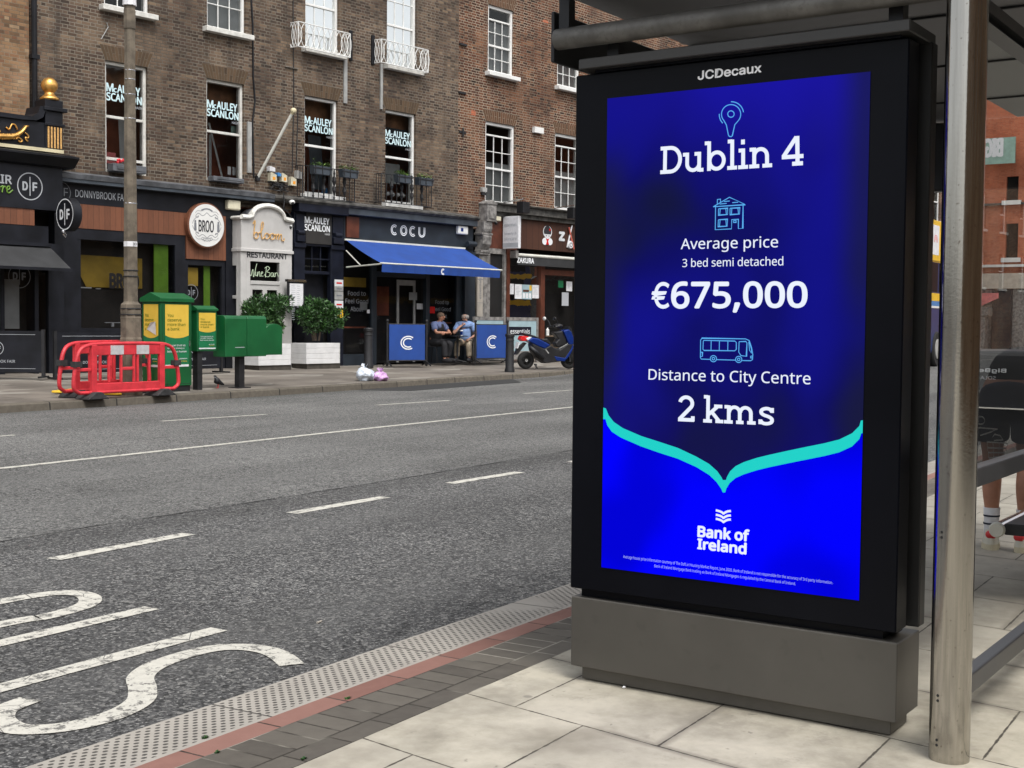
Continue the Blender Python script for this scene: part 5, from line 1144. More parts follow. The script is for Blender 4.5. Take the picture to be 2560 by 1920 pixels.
q = MB(); q.box(a0, a0+.14, pr0+.161, -.002, v_sp, v_sh); q.box(a1-.14, a1, pr0+.161, -.002, v_sp, v_sh); q.box(a0-.03, a1+.03, pr0-.025, pr0+.1, v_sp-.05, v_sp+.03); q.box(a0-.03, a0+.05, pr0+.1, -.002, v_sp-.05, v_sp+.03); q.build('string_course', M['porch_white'], pc, bevel=.008)
vb = fu(cD(290, 800), PD)[1]; vt = fu(cD(290, 640), PD)[1]; gl, gr_ = fu(cD(290, 640), PD)[0], fu(cD(533, 650), PD)[0]
q = MB()
q.box(a0, a0+.16, pr0+.02, pr0+.14, G0, v_sp-.05); q.box(a0+.16, gl, pr0+.021, pr0+.14, G0, v_sp-.05); q.box(gr_, a1, pr0+.02, pr0+.14, G0, v_sp-.05); q.box(gl, gr_, pr0+.02, pr0+.14, vt, v_sp-.05); q.box(gl, gr_, pr0+.01, pr0+.14, vb-.09, vb)
q.box(a0, a0+.1, pr0+.14, pr0+.2, G0, v_sp-.05); q.box(a0, a0+.1, -.1, -.002, G0, v_sp-.05); q.box(a0, a0+.1, pr0+.2, -.1, 1.95, 2.03); q.box(a0, a0+.1, pr0+.2, -.1, G0, 1.1); q.box(a0, a0+.1, pr0+.2, -.1, 2.75, v_sp-.05); q.box(a1-.1, a1, pr0+.14, -.002, G0, v_sp-.05)
q.build('porch_frame', M['porch_white'], pc, bevel=.006)
q = MB(); mid_u = (gl+gr_)/2
for x0, x1 in ((gl, gl+.07), (mid_u-.07, mid_u+.07), (gr_-.07, gr_)): q.box(x0, x1, pr0+.03, pr0+.09, .3, vb-.09)
q.box(gl, gr_, pr0+.031, pr0+.089, vb-.22, vb-.09); q.box(gl, gr_, pr0+.031, pr0+.089, .3, .95); q.build('door', M['porch_white'], pc, bevel=.005)
q = MB(); q.quad((gl, pr0+.06, .3), (gr_, pr0+.06, .3), (gr_, pr0+.06, vt), (gl, pr0+.06, vt)); q.quad((a0+.05, pr0+.16, 1.1), (a0+.05, -.05, 1.1), (a0+.05, -.05, 2.75), (a0+.05, pr0+.16, 2.75)); q.build('glass', M['shop_glass'], pc)
room(pc, a0+.1, a1-.1, .28, v_sp, y=pr0+.16)
BL = [[(.0, 2.2), (.22, 2.75), (.34, 2.5), (.2, 1.5), (.12, .5), (.25, .05), (.6, .0), (.85, .35), (.75, .85), (.4, .95), (.16, .6)], [(.75, .85), (1.2, 1.0), (1.62, 1.7), (1.72, 2.5), (1.52, 2.6), (1.36, 1.8), (1.4, .4), (1.62, .0), (1.95, .35)],
      [(2.45, .95), (2.1, .85), (1.95, .4), (2.2, .02), (2.6, .15), (2.72, .6), (2.45, .95), (2.6, .75), (3.0, .8)], [(3.4, .95), (3.05, .85), (2.92, .4), (3.15, .02), (3.55, .15), (3.68, .6), (3.4, .95), (3.55, .75), (3.85, .85)],
      [(3.85, .85), (3.98, .8), (3.95, .05), (4.05, .6), (4.3, .95), (4.42, .7), (4.38, .05), (4.5, .6), (4.75, .95), (4.9, .7), (4.88, .2), (5.05, -.1), (5.3, -.02), (5.35, .35)]]
b0, b1 = fu(cD(303, 450), PD), fu(cD(560, 460), PD)
script(MB(), BL, b0[0], b0[1], (b1[0]-b0[0])/5.35, .155, pr0-.025, .0125).build('script_lettering', M['gold_paint'], pc)
a, c = fu(cD(260, 605), PD), fu(cD(597, 568), PD); MB().text('RESTAURANT', a[0], c[0], a[1]-.01, a[1]+.135, pr0+.017, .03).build('name_lettering', M['dark_letter'], pc)
WB = [[(.0, .3), (.15, .05), (.3, .8), (.42, 1.0), (.45, .2), (.55, .0), (.9, 1.7), (1.0, 1.9)], [(.8, .7), (.8, .1), (.95, .2)], [(1.05, .7), (1.05, .0), (1.2, .6), (1.35, .7), (1.4, .05), (1.5, .1)], [(1.55, .4), (1.8, .55), (1.75, .75), (1.6, .6), (1.6, .1), (1.9, .1)],
      [(2.35, 1.5), (2.25, .6), (2.2, -.1)], [(2.1, 1.3), (2.5, 1.6), (2.8, 1.3), (2.4, .8), (2.85, .6), (2.7, .05), (2.2, .1), (2.1, .4)], [(3.3, .65), (3.05, .6), (3.0, .15), (3.25, .1), (3.35, .6), (3.4, .1), (3.55, .1)], [(3.6, .7), (3.6, .05), (3.65, .5), (3.85, .7), (3.95, .5), (4.1, .1)]]
b0, b1 = fu(cD(292, 760), PD), fu(cD(528, 765), PD)
script(MB(), WB, b0[0], b0[1]-.01, (b1[0]-b0[0])/4.1, .16, pr0+.045, .0065).build('neon_lettering', emit('pale_neon', (.6, .72, .5), 1.0), pc)
for p, r in ((cD(623, 350), .07), (cD(642, 150), .075)):
    a = fu(p, PD); t = thing('security_camera', 'white dome security camera at the right side of the porch gable' if r < .072 else 'white dome security camera on the dark pilaster above the porch', 'security camera', FAC, (a[0], -PD+.1, a[1])); MB().ball((a[0], -PD+.05, a[1]), (r, r, r*.8), 14, 8).build('dome', M['white_paint'], t, smooth=True); MB().cyl((a[0], -PD+.06, a[1]), (a[0]+.02, -.1, a[1]+.06), .03, 8).build('arm', M['grey_box'], t); MB().ball((a[0]-.02, -PD+.0, a[1]-.03), r*.55, 10, 6).build('lens', M['iron'], t)
a = fu(cC(1415, 365), .3); t = thing('alarm_box', 'cream alarm bell box above the white porch', 'alarm box', FAC, (a[0], -.15, a[1])); MB().box(a[0]-.19, a[0]+.19, -.27, -.12, a[1]-.12, a[1]+.11).build('case', M['cream_box'], t, bevel=.03, seg=2); MB().box(a[0]-.1, a[0]+.1, -.12, -.02, a[1]-.06, a[1]+.06).build('back_plate', M['grey_box'], t)
mb_ = thing('menu_board', 'lit glass menu case between the white porch and dark doorway', 'menu board', FAC, (-4.0, -.62, 1.35))
a, c = fu(cD(585, 1030), .6), fu(cD(722, 805), .6)
MB().box(a[0], c[0], -.66, -.6, a[1], c[1]).build('case', M['shelter_dark'], mb_, bevel=.01); MB().box(a[0]-.03, c[0]+.03, -.69, -.58, c[1]-.03, c[1]+.03).build('hood', M['chrome'], mb_)
q = MB().box(a[0]+.05, c[0]-.05, -.664, -.6605, a[1]+.06, c[1]-.07).build('menu_sheet', M['paper'], mb_); t = MB()
for i in range(17): z = c[1]-.14-i*.052; t.box(a[0]+.1, a[0]+.1+.12*random.uniform(.7, 1.2), -.6655, -.6643, z, z+.014); t.box(a[0]+.28, a[0]+.28+.1*random.uniform(.6, 1.1), -.6655, -.6643, z, z+.014)
t.build('menu_lines', M['grey_letter'], q); MB().box(a[0]+.2, c[0]-.2, -.6, -.1, a[1]+.3, a[1]+.36).build('bracket', M['iron'], mb_)
# --- hairdresser's doorway
s4 = thing('shopfront', 'narrow navy hairdresser doorway between the white porch and the blue awning cafe', 'shopfront', FAC, (-3.0, -.1, .3))
q = MB()
for a, c in ((-3.86, -3.5), (-2.62, -2.17)): q.box(a, c, -.1, .05, G0, 4.2); q.box(a-.02, c+.0, -.15, -.101, 3.3, 3.42); q.box(a+.04, c-.06, -.19, -.101, 3.45, 3.62); q.lathe([(.0, -.11), (.06, -.11), (.06, .11), (0, .11)], ((a+c)/2-.02, -.16, 3.68), 12, 'x'); q.box(a+.03, c-.05, -.15, -.101, 3.72, 4.15)
q.box(-3.86, -2.17, -.3, .05, 4.2, 4.44); q.box(-3.5, -2.62, -.05, .05, 2.64, 2.72); q.box(-3.5, -2.62, -.1, .05, 3.36, 3.42); q.build('frame', M['navy_paint'], s4, bevel=.008)
MB().box(-3.5, -2.62, -.13, .05, 3.42, 4.2).build('sign_panel', M['room_dark'], s4)
ua, ub = fu(cD(735, 400), .14)[0], fu(cD(946, 400), .14)[0]; w_ = ub-ua
q = MB(); q.text('M', ua, ua+w_*.2, 3.93, 4.1, -.134, .022).text('c', ua+w_*.22, ua+w_*.31, 3.93, 4.03, -.134, .02).text('AULEY', ua+w_*.33, ub-.02, 3.93, 4.1, -.134, .022).text('SCANLON', ua, ub, 3.74, 3.91, -.134, .022).text('HAIR', ub-.17, ub, 3.66, 3.71, -.134, .0); q.build('name_lettering', M['white_letter'], s4)
q = MB()
for k in range(1, 3): u = -3.5+.88*k/3; q.box(u-.015, u+.015, -.03, .02, 2.72, 3.36)
q.box(-3.5, -2.62, -.0305, .019, 3.02, 3.05); q.build('glazing_bars', M['navy_paint'], s4)
MB().quad((-3.5, -.005, 2.72), (-2.62, -.005, 2.72), (-2.62, -.005, 3.36), (-3.5, -.005, 3.36)).build('fanlight', M['window_glass'], s4)
MB().box(-3.5, -2.62, .2, .24, .2, 2.7).build('door', M['shop_black'], s4)
for i, (m, y0, y1, lab) in enumerate((('plate', 795, 848, None), ('grey_box', 852, 885, None), ('grey_box', 892, 958, None), ('plate', 968, 1032, None), ('bus_yellow', 1040, 1108, None))):
    a, c = fu(cD(982, y1), .17), fu(cD(1052, y0), .17); pl_ = MB().box(a[0], c[0], -.185, -.1605, a[1], c[1]).build('name_plate', M[m], s4)
    t = MB(); t.box(a[0]+.06, c[0]-.05, -.188, -.1855, (a[1]+c[1])/2-.02, (a[1]+c[1])/2+.02); t.build('mark', M['tail_red' if m == 'plate' else 'dim_letter'], pl_)
# --- blue cafe
s5 = thing('shopfront', 'slate blue cafe shopfront with white inline lettering COCU', 'shopfront', FAC, (.4, -.1, .32))
q = MB(); q.prism([(-.3, 4.41), (-.36, 4.47), (-.36, 4.51), (-.0, 4.6), (-.0, 4.41)], -4.68, 2.98, 'x'); q.build('cornice', M['dark_stone'], s5)
q = MB(); q.box(-2.16, 2.95, -.28, .05, 4.24, 4.409); q.build('frieze', M['slate_light'], s5, bevel=.01)
q = MB(); q.box(-2.16, 2.95, -.1, .05, 3.56, 4.239); q.box(-1.12, -.93, -.08, .05, G0, 3.56); q.box(1.0, 1.15, -.08, .05, G0, 3.56); q.box(2.27, 2.98, -.08, .05, G0, 3.56); q.box(2.5, 2.95, -.2, -.081, G0, 3.5); q.box(-.93, 1.0, -.07, .05, 2.66, 2.8); q.box(-2.16, -1.12, -.07, .05, G0, .55); q.box(1.15, 2.27, -.07, .05, G0, .95); q.lathe([(0, -.18), (.08, -.18), (.08, .18), (0, .18)], (2.72, -.24, 3.72), 12, 'x'); q.build('frame', M['slate_paint'], s5, bevel=.006)
q = MB(); q.quad((-2.16, -.02, .5), (-1.1, -.02, .5), (-1.1, -.02, 3.56), (-2.16, -.02, 3.56)); q.quad((1.1, -.02, .9), (2.3, -.02, .9), (2.3, -.02, 3.56), (1.1, -.02, 3.56)); q.quad((-.95, -.02, 2.8), (1.02, -.02, 2.8), (1.02, -.02, 3.56), (-.95, -.02, 3.56)); q.build('glass', M['shop_glass'], s5)
room(s5, -2.16, 2.3, .3, 3.56, y=.01)
q = MB(); q.quad((-.93, .12, .3), (1.0, .12, .3), (1.0, .12, 2.66), (-.93, .12, 2.66)); q.build('door', M['shop_glass'], s5)
q = MB(); q.box(.02, .1, .1, .14, .3, 2.6); q.box(.1, .75, .1, .14, 2.45, 2.6); q.box(.68, .75, .1, .14, .3, 2.45); q.build('door_frame', M['grey_box'], s5)
def inline(mb, ch, cu, cv, r, y, wd):
    for k, rr in enumerate((r, r*.66)):
        if ch == 'C': mb.ribbon([(cu+rr*math.cos(R_(a)), cv+rr*1.08*math.sin(R_(a))) for a in range(48, 313, 12)], wd, y)
        elif ch == 'O': mb.ring(cu, cv, rr, wd, y, 32, rz=rr*1.08)
        elif ch == 'U': mb.ribbon([(cu-rr, cv+r*1.08)]+[(cu+rr*math.cos(R_(a)), cv-r*.25+rr*.85*math.sin(R_(a))) for a in range(180, 361, 15)]+[(cu+rr, cv+r*1.08)], wd, y)
    return mb
q = MB()
for i, ch in enumerate('COCU'): inline(q, ch, -.3+.36*i, 3.955, .125, -.104, .026)
q.build('name_lettering', M['white_letter'], s5)
q = MB()
for i, ln in enumerate(('Food to', 'Feel Good', 'About')): q.text(ln, -1.62-.11*len(ln)*.42, -1.62+.11*len(ln)*.42, 2.12-.21*i, 2.25-.21*i, -.024, .004); q.text(ln, 1.72-.1*len(ln)*.4, 1.72+.1*len(ln)*.4, 1.95-.2*i, 2.07-.2*i, -.024, .0)
q.build('window_lettering', M['dim_letter'], s5)
a, c = fu(cE(145, 440), .1), fu(cE(248, 278), .1); MB().box(a[0], c[0], -.15, -.101, a[1], c[1]).build('brown_emblem', M['brown_frame'], s5)
a, c = fu(cE(1068, 415), .15), fu(cE(1150, 352), .15); pl_ = MB().box(a[0], c[0], -.22, -.101, a[1], c[1]).build('alarm_box', M['white_paint'], s5, bevel=.03, seg=2); MB().box(a[0]+.1, a[0]+.2, -.2235, -.2205, a[1]+.08, a[1]+.18).build('mark', M['scoot_blue'], pl_)
for nm, m, x0, y0, x1, y1, d in (('red_notice', 'tail_red', 845, 1018, 885, 1072, .03), ('notice', 'paper', 735, 992, 802, 1038, -.1), ('notice', 'blind', 672, 900, 738, 962, -.1), ('notice', 'paper', 322, 1042, 345, 1072, .03), ('notice', 'blind', 265, 980, 325, 1045, -.0), ('yellow_sheet', 'window_yellow', 130, 780, 315, 850, -.03)):  # yellow entry is the bus mirrored in the pane, laid in as flat colour
    a, c = fu(cE(x0, y1), d), fu(cE(x1, y0), d); MB().box(a[0], c[0], -d-.004, -d, a[1], c[1]).build(nm, M[m], s5)
q = MB(); q.box(-2.0, -1.2, .05, .1, 1.25, 1.29); q.box(-.85, -.2, .2, .24, 1.6, 2.4); q.box(1.3, 2.2, .05, .1, 1.4, 1.43); q.build('shelf', M['room_red'], s5)
# --- its blue awning
AW0, AW1, AWD = fu(cE(150, 480), .15)[0], fu(cE(1130, 545), .15)[0], 1.5
ab = thing('awning', 'bright blue canvas awning with white arms and small white letter C', 'awning', FAC, (.2, -.2, 3.55))
f0, f1 = fu(cE(440, 655), AWD), fu(cE(1437, 715), AWD); vf = (f0[1]+f1[1])/2
q = MB(); n = 8
vs = []
for i in range(n+1):
    t = i/n
    for k in range(13): vs.append((AW0+(AW1-AW0)*k/12+((f0[0]-AW0)*(1-k/12)+(f1[0]-AW1)*k/12)*t, -.14-(AWD-.14)*t, 3.575+(vf-3.575)*t-.03*math.sin(math.pi*t)))
q.add(vs, [(i*13+k, i*13+k+1, (i+1)*13+k+1, (i+1)*13+k) for i in range(n) for k in range(12)]); q.build('canvas', M['blue_canvas'], ab, smooth=True)
q = MB(); vs = []
for k in range(41):
    u = f0[0]+.02+(f1[0]-f0[0]-.1)*k/40; yy = -AWD-.02+.012*math.sin(k*1.7)
    vs += [(u, yy, vf-.02), (u, yy+.02, vf-.225)]
q.add(vs, [(2*k, 2*k+2, 2*k+3, 2*k+1) for k in range(40)]); q.build('valance', M['blue_canvas'], ab)
MB().tube([(f0[0]-.03, -AWD, vf), (f1[0]+.03, -AWD, vf)], .022, 8).build('front_bar', M['steel_arm'], ab)
MB().box(AW0-.04, AW1+.04, -.16, -.101, 3.565, 3.61).build('roller', M['steel_arm'], ab)
for uu, fe in ((AW0+.05, f0[0]), (AW1-.1, f1[0])):
    q = MB(); q.tube([(uu, -.12, 2.86), (fe+.02, -AWD+.03, vf-.02)], .022, 6); q.tube([(uu-.02, -.12, 3.3), (uu+(fe-uu)*.4, -.68, 2.9)], .018, 6); q.build('arm', M['steel_arm'], ab)
a = fu(cE(945, 728), AWD); q = inline(MB(), 'C', a[0], a[1], .07, -AWD-.04, .018); q.build('letter', M['white_letter'], ab)
# --- carved stone console between cafe and beauty salon
st = thing('stone_pilaster', 'carved grey stone pilaster with tapering console beside the cafe front', 'pilaster', FAC, (3.25, -.1, .35))
q = MB(); q.box(3.3, 3.72, -.34, .05, 4.42, 4.92); q.prism([(3.28, 4.92), (3.74, 4.92), (3.74, 4.97), (3.51, 5.06), (3.28, 4.97)], -.36, .05); q.box(3.38, 3.64, -.36, -.341, 4.5, 4.86)
q.prism([(-.3, 4.419), (-.3, 4.2), (-.24, 4.05), (-.28, 3.98), (-.26, 3.75), (-.14, 3.58), (.05, 3.58), (.05, 4.419)], 3.2, 3.58, 'x'); q.box(3.14, 3.62, -.28, .05, 4.02, 4.08); q.box(3.16, 3.6, -.22, .05, 3.5, 3.579); q.box(3.13, 3.6, -.2, .05, 3.44, 3.499); q.box(3.18, 3.56, -.14, .05, G0, 3.439)
for uu in (3.28, 3.39, 3.5): q.tube([(uu, -.3, 4.35), (uu, -.27, 4.1)], .022, 6); q.tube([(uu, -.275, 3.95), (uu, -.2, 3.68)], .022, 6)
q.build('stonework', M['grey_stone'], st, bevel=.008)
t = thing('vertical_sign', 'tall tan board with lettering essentials running up the stone pilaster', 'sign', FAC, (3.25, -.2, .9))
a, c = fu(cE(1237, 1098), .2), fu(cE(1285, 772), .2); MB().box(a[0], c[0], -.2, -.142, a[1], c[1]).build('board', M['tan_sign'], t); q = MB()
tt = MB().text('essentials', 0, .62, 0, .1, 0, .006); tt.xf(Matrix.Rotation(R_(-90), 4, 'Y')); tt.xf(Matrix.Translation(((a[0]+c[0])/2+.05, -.204, a[1]+.52))); tt.build('lettering', M['dim_letter'], t); q.box(a[0], c[0], -.203, -.2005, c[1]-.08, c[1]-.06); q.box(a[0], c[0], -.203, -.2005, a[1]+.4, a[1]+.41); q.build('lines', M['dim_letter'], t)
# --- beauty salon doorway and hanging sign
s7 = thing('shopfront', 'dark grey beauty salon doorway behind the right end of the blue awning', 'shopfront', FAC, (4, -.05, .35))
q = MB(); q.box(3.6, 3.72, -.1, .05, G0, 3.5); q.box(4.36, 4.46, -.1, .05, G0, 3.5); q.box(3.6, 4.46, -.08, .05, 3.501, 3.66); q.build('frame', M['grey_stone'], s7); MB().box(3.72, 4.36, -.02, .02, G0, 3.5).build('door', M['disp_dark'], s7)
MB().box(3.6, 4.98, -.08, .05, 3.661, 4.6).build('fascia', M['brown_frame'], s7)
a = fu(cM(425, 500), .12)[0]; z0, z1 = fu(cM(420, 778), .3)[1], fu(cM(420, 330), .3)[1]
hs_ = thing('hanging_sign', 'white rectangular salon sign hanging out beside the carved stone console', 'sign', FAC, (a, -.4, z0)); MB().box(a, a+.12, -.74, -.12, z0, z1).build('light_box', M['paper'], hs_, bevel=.01)
q = MB(); q.box(a-.003, a-.0005, -.73, -.13, z0+.04, z0+.17); q.build('grey_band', M['grey_letter'], hs_); q = MB()
for i, ln in enumerate(('essentials', 'beauty &', 'skincare', 'clinic')):
    h = .1; tt = MB().text(ln, -.24 if i != 3 else -.13, .24 if i != 3 else .13, 0, h, 0, .002); tt.xf(Matrix.Translation((a-.004, -.43, z1-(.3 if i == 0 else .42+.15*i))) @ Matrix.Rotation(R_(-90), 4, 'Z')); q.add(tt.v, tt.f)
q.build('lettering', M['grey_letter'], hs_); MB().box(a+.04, a+.08, -.3, -.08, z1-.04, z1+.03).build('arm', M['iron'], hs_)
a = fu(cM(345, 370), .15); t = thing('security_camera', 'small cream security camera on the brown fascia beside the hanging salon sign', 'security camera', FAC, (a[0], -.1, a[1])); MB().box(a[0]-.13, a[0]+.13, -.22, -.081, a[1]-.07, a[1]+.07).build('case', M['cream_box'], t, bevel=.02); MB().ball((a[0]-.06, -.17, a[1]-.13), .05, 10, 6).build('lens', M['iron'], t)
# --- japanese restaurant front
s8 = thing('shopfront', 'restaurant front with dark timber fascia, doll emblem and white letter Z', 'shopfront', FAC, (6.8, -.1, .35))
q = MB(); q.box(3.74, 13.9, -.3, .05, 4.75, 4.96); q.box(3.74, 13.9, -.2, .05, 4.62, 4.749); q.prism([(-.38, 4.961), (-.4, 5.0), (-.02, 5.06), (-.02, 4.961)], 3.74, 13.9, 'x'); q.build('cornice', M['dark_stone'], s8)
MB().box(4.99, 13.9, -.1, .05, 3.72, 4.619).build('fascia', M['zak_wood'], s8)
q = MB(); q.box(4.47, 4.62, -.12, .05, G0, 3.66); q.box(6.12, 6.32, -.12, .05, G0, 3.3); q.box(6.32, 13.9, -.11, .05, 2.95, 3.12); q.box(4.62, 6.12, -.1, .05, G0, .75); q.box(8.3, 8.5, -.12, .05, G0, 2.95); q.box(8.5, 13.9, -.1, .05, G0, .9); q.build('frame', M['brown_frame'], s8)
q = MB(); q.quad((4.62, -.03, .75), (6.12, -.03, .75), (6.12, -.03, 3.6), (4.62, -.03, 3.6)); q.quad((6.32, -.02, 3.12), (13.9, -.02, 3.12), (13.9, -.02, 3.6), (6.32, -.02, 3.6)); q.quad((6.32, .05, .3), (8.3, .05, .3), (8.3, .05, 2.95), (6.32, .05, 2.95)); q.build('glass', M['shop_glass'], s8); room(s8, 4.62, 8.4, .3, 3.6, y=.02)
MB().tube([(4.75, -.32, 3.5), (13, -.32, 3.5)], .05, 12).build('awning_roller', M['steel_arm'], s8); MB().box(4.72, 13, -.34, -.3, 3.2, 3.48).build('valance', M['dark_canvas'], s8); q = MB(); q.box(4.6, 4.72, -.36, -.1, 3.4, 3.62); q.build('roller_bracket', M['grey_stone'], s8)
a, c = fu(cM(622, 960), .34), fu(cM(858, 905), .34); MB().text('ZAKURA', a[0], c[0], a[1]-.04, c[1]-.03, -.344, .03).build('valance_lettering', M['white_letter'], s8)
a, c = fu(cM(1197, 675), .12), fu(cM(1283, 552), .12); MB().text('Z', a[0], c[0], a[1], c[1], -.125, .05).build('name_lettering', M['white_letter'], s8)
def dm(*p): a = fu(cM(*p), .11); return a
e0 = dm(1043, 600); ew = (dm(1115, 600)[0]-dm(972, 600)[0])/2; eh = dm(1043, 470)[1]-e0[1]
em = MB().disc(e0[0], e0[1]+eh*.38, ew*.86, -.112, 32, rz=eh*.66); em.disc(e0[0]-ew*.5, e0[1]-eh*.65, ew*.5, -.1122, 24, rz=eh*.38); em.disc(e0[0]+ew*.5, e0[1]-eh*.65, ew*.5, -.1124, 24, rz=eh*.38)
em = em.build('doll_emblem', M['white_letter'], s8); q = MB(); q.disc(e0[0], e0[1]+eh*.42, ew*.74, -.115, 32, rz=eh*.58); q.disc(e0[0], e0[1]+eh*.95, ew*.3, -.1155, 16, rz=eh*.14); q.build('hair', M['dark_letter'], em)
q = MB().add([(e0[0]-ew*.62, -.118, e0[1]+eh*.12), (e0[0]+ew*.62, -.118, e0[1]+eh*.12), (e0[0]+ew*.5, -.118, e0[1]-eh*.25), (e0[0], -.118, e0[1]-eh*.4), (e0[0]-ew*.5, -.118, e0[1]-eh*.25)], [(0, 1, 2, 3, 4)]); q.build('face', M['paper'], em)
q = MB(); q.disc(e0[0]-ew*.26, e0[1]-eh*.05, ew*.08, -.12, 10); q.disc(e0[0]+ew*.26, e0[1]-eh*.05, ew*.08, -.12, 10); q.build('eyes', M['dark_letter'], em); q = MB().add([(e0[0]-ew*.3, -.117, e0[1]-eh*.98), (e0[0]+ew*.3, -.117, e0[1]-eh*.98), (e0[0]+ew*.12, -.117, e0[1]-eh*.62), (e0[0]+ew*.34, -.117, e0[1]-eh*.3), (e0[0]-ew*.34, -.117, e0[1]-eh*.3), (e0[0]-ew*.12, -.117, e0[1]-eh*.62)], [(0, 1, 2, 3, 4, 5)]); q.disc(e0[0]+ew*.42, e0[1]+eh*.62, ew*.16, -.1175, 10); q.build('kimono', M['tail_red'], em)
q = MB(); t1, b1_, t2, b2_ = dm(1375, 465), dm(1308, 765), dm(1325, 490), dm(1395, 790); q.tube([(t1[0], -.13, t1[1]), (b1_[0], -.13, b1_[1])], .028, 6); cs = q.build('chopstick', M['paper'], s8); q = MB(); q.tube([(t2[0], -.15, t2[1]), (b2_[0], -.15, b2_[1])], .03, 6); q.build('chopstick', pm('coral_paint', (.6, .14, .1), .5), s8)
a = dm(1350, 730); q = MB().lathe([(.0, -.17), (.11, -.17), (.125, -.15), (.125, -.1), (0, -.1)], (a[0], 0, a[1]), 20, 'y'); q.build('sushi_roll', M['paper'], s8); MB().ring(a[0], a[1], .06, .03, -.173, 20).build('roll_filling', M['dim_letter'], s8)
for m, x0, y0, x1, y1, d in (('paper', 508, 1270, 578, 1412, .035), ('paper', 590, 1278, 690, 1475, .036), ('teal_cloth', 692, 1285, 826, 1480, .037), ('paper', 832, 1288, 925, 1468, .036), ('paper', 1303, 1240, 1385, 1370, -.045), ('grey_letter', 1240, 1390, 1335, 1572, -.045), ('poster_green', 1190, 1228, 1262, 1320, -.044)):
    a, c = fu(cM(x0, y1), d), fu(cM(x1, y0), d); n_ = MB().box(a[0], c[0], -d-.003, -d, a[1], c[1]).build('notice', M[m], s8); w_, h_ = c[0]-a[0], c[1]-a[1]; t = MB(); yy = -d-.0045
    if m == 'teal_cloth':
        t.box(a[0]+w_*.08, c[0]-w_*.3, yy-.001, yy, c[1]-h_*.5, c[1]-h_*.35); t.build('photo', M['brown_frame'], n_); t = MB(); t.box(c[0]-w_*.25, c[0]-w_*.03, yy-.001, yy, c[1]-h_*.4, c[1]-h_*.03); t.build('photo', M['bus_yellow'], n_); t = MB()
        for k in range(3): t.box(a[0]+w_*(.05+.32*k), a[0]+w_*(.3+.32*k), yy-.001, yy, a[1]+h_*.06, a[1]+h_*.42)
        t.build('list', M['paper'], n_)
    elif m == 'paper':
        for k in range(6): t.box(a[0]+w_*.15, a[0]+w_*random.uniform(.5, .85), yy-.001, yy, c[1]-h_*(.2+.1*k), c[1]-h_*(.2+.1*k)+h_*.025)
        t.build('text_lines', M['grey_letter'], n_)
for p0 in ((1620, 0),):
    pass
for (x0, y0, x1, y1, lab) in ((490, 150, 690, 210, 'flat black floodlight on an arm above the hanging salon sign'), (1185, 232, 1390, 300, 'flat black floodlight on an arm at the right end of the stone cornice')):
    a, c = fu(cM(x0, y0-10), .2), fu(cM(x1, y0-15), .9); t = thing('floodlight', lab, 'floodlight', FAC, (a[0], -.2, a[1]), 'floodlights on the stone cornice')
    MB().tube([(a[0], -.05, a[1]), (a[0]+.05, -.8, a[1]+.06)], .022, 6).build('arm', M['chrome'], t); MB().box(a[0]-.12, a[0]+.2, -.92, -.66, a[1]-.36, a[1]-.02).build('lamp_head', M['shelter_dark'], t, bevel=.01)
# --- grey framed salon windbreak screens
for k, (x0, x1, lab) in enumerate(((1200, 1468, 'grey framed glass windbreak behind the right blue cafe screen'), (1478, 1742, 'grey framed windbreak lettered essentials behind the blue scooter'))):
    d_ = 1.0; a, c = fu(cE(x0, 1470), d_), fu(cE(x1, 1103), d_); t = thing('windbreak', lab, 'windbreak', FAC, ((a[0]+c[0])/2, -d_, .3), 'grey framed windbreak screens')
    q = MB(); q.box(a[0], a[0]+.09, -d_-.02, -d_+.02, .27, 1.6); q.box(c[0]-.09, c[0], -d_-.02, -d_+.02, .27, 1.6); q.box(a[0]+.09, c[0]-.09, -d_-.018, -d_+.018, 1.5, 1.598); q.box(a[0]+.09, c[0]-.09, -d_-.018, -d_+.018, .35, .6); q.build('frame', M['grey_stone'], t)
    MB().box(a[0]+.09, c[0]-.09, -d_-.008, -d_+.008, .6, 1.5).build('panel', M['teal_cloth'], t)
    if k: a2, c2 = fu(cE(1502, 1240), d_), fu(cE(1682, 1185), d_); n_ = MB().box(a[0]+.1, c2[0], -d_-.013, -d_-.0085, a2[1]-.05, c2[1]).build('name_panel', M['navy_paint'], t); MB().text('essentials', a[0]+.16, c2[0]-.06, a2[1]+.0, c2[1]-.06, -d_-.0145, .006).build('lettering', M['white_letter'], n_)
# --- timber picnic table outside the restaurant
pt = thing('picnic_table', 'weathered timber picnic table behind the blue scooter', 'picnic table', FAC, (6.6, -1.0, .3)); q = MB()
for i in range(5): q.box(5.75, 7.6, -1.35+.15*i, -1.22+.15*i, 1.02, 1.06)
q.build('tabletop', M['wood_table'], pt)
for yy in (-1.75, -.35): MB().box(5.75, 7.6, yy-.12, yy+.12, .72, .76).build('seat', M['wood_table'], pt)
for uu in (5.95, 7.35):
    for sg in (-1, 1): MB().tube([(uu, -1.05+sg*.12, 1.02), (uu, -1.05+sg*.6, .28)], .05, 4).build('leg', M['wood_table'], pt)
    MB().box(uu-.02, uu+.02, -1.75, -.35, .66, .72).build('brace', M['wood_table'], pt)
a = fu(cO(858, 560), 1.0); t = thing('bottle', 'white pump bottle standing on the restaurant picnic table', 'bottle', FAC, (a[0], -1.0, 1.06)); MB().lathe([(.05, 1.06), (.05, 1.24), (.02, 1.27), (.02, 1.3)], (a[0], -1.0, 0), 12).build('body', M['white_paint'], t); MB().box(a[0]-.05, a[0]+.02, -1.01, -.99, 1.3, 1.325).build('pump', M['white_paint'], t)
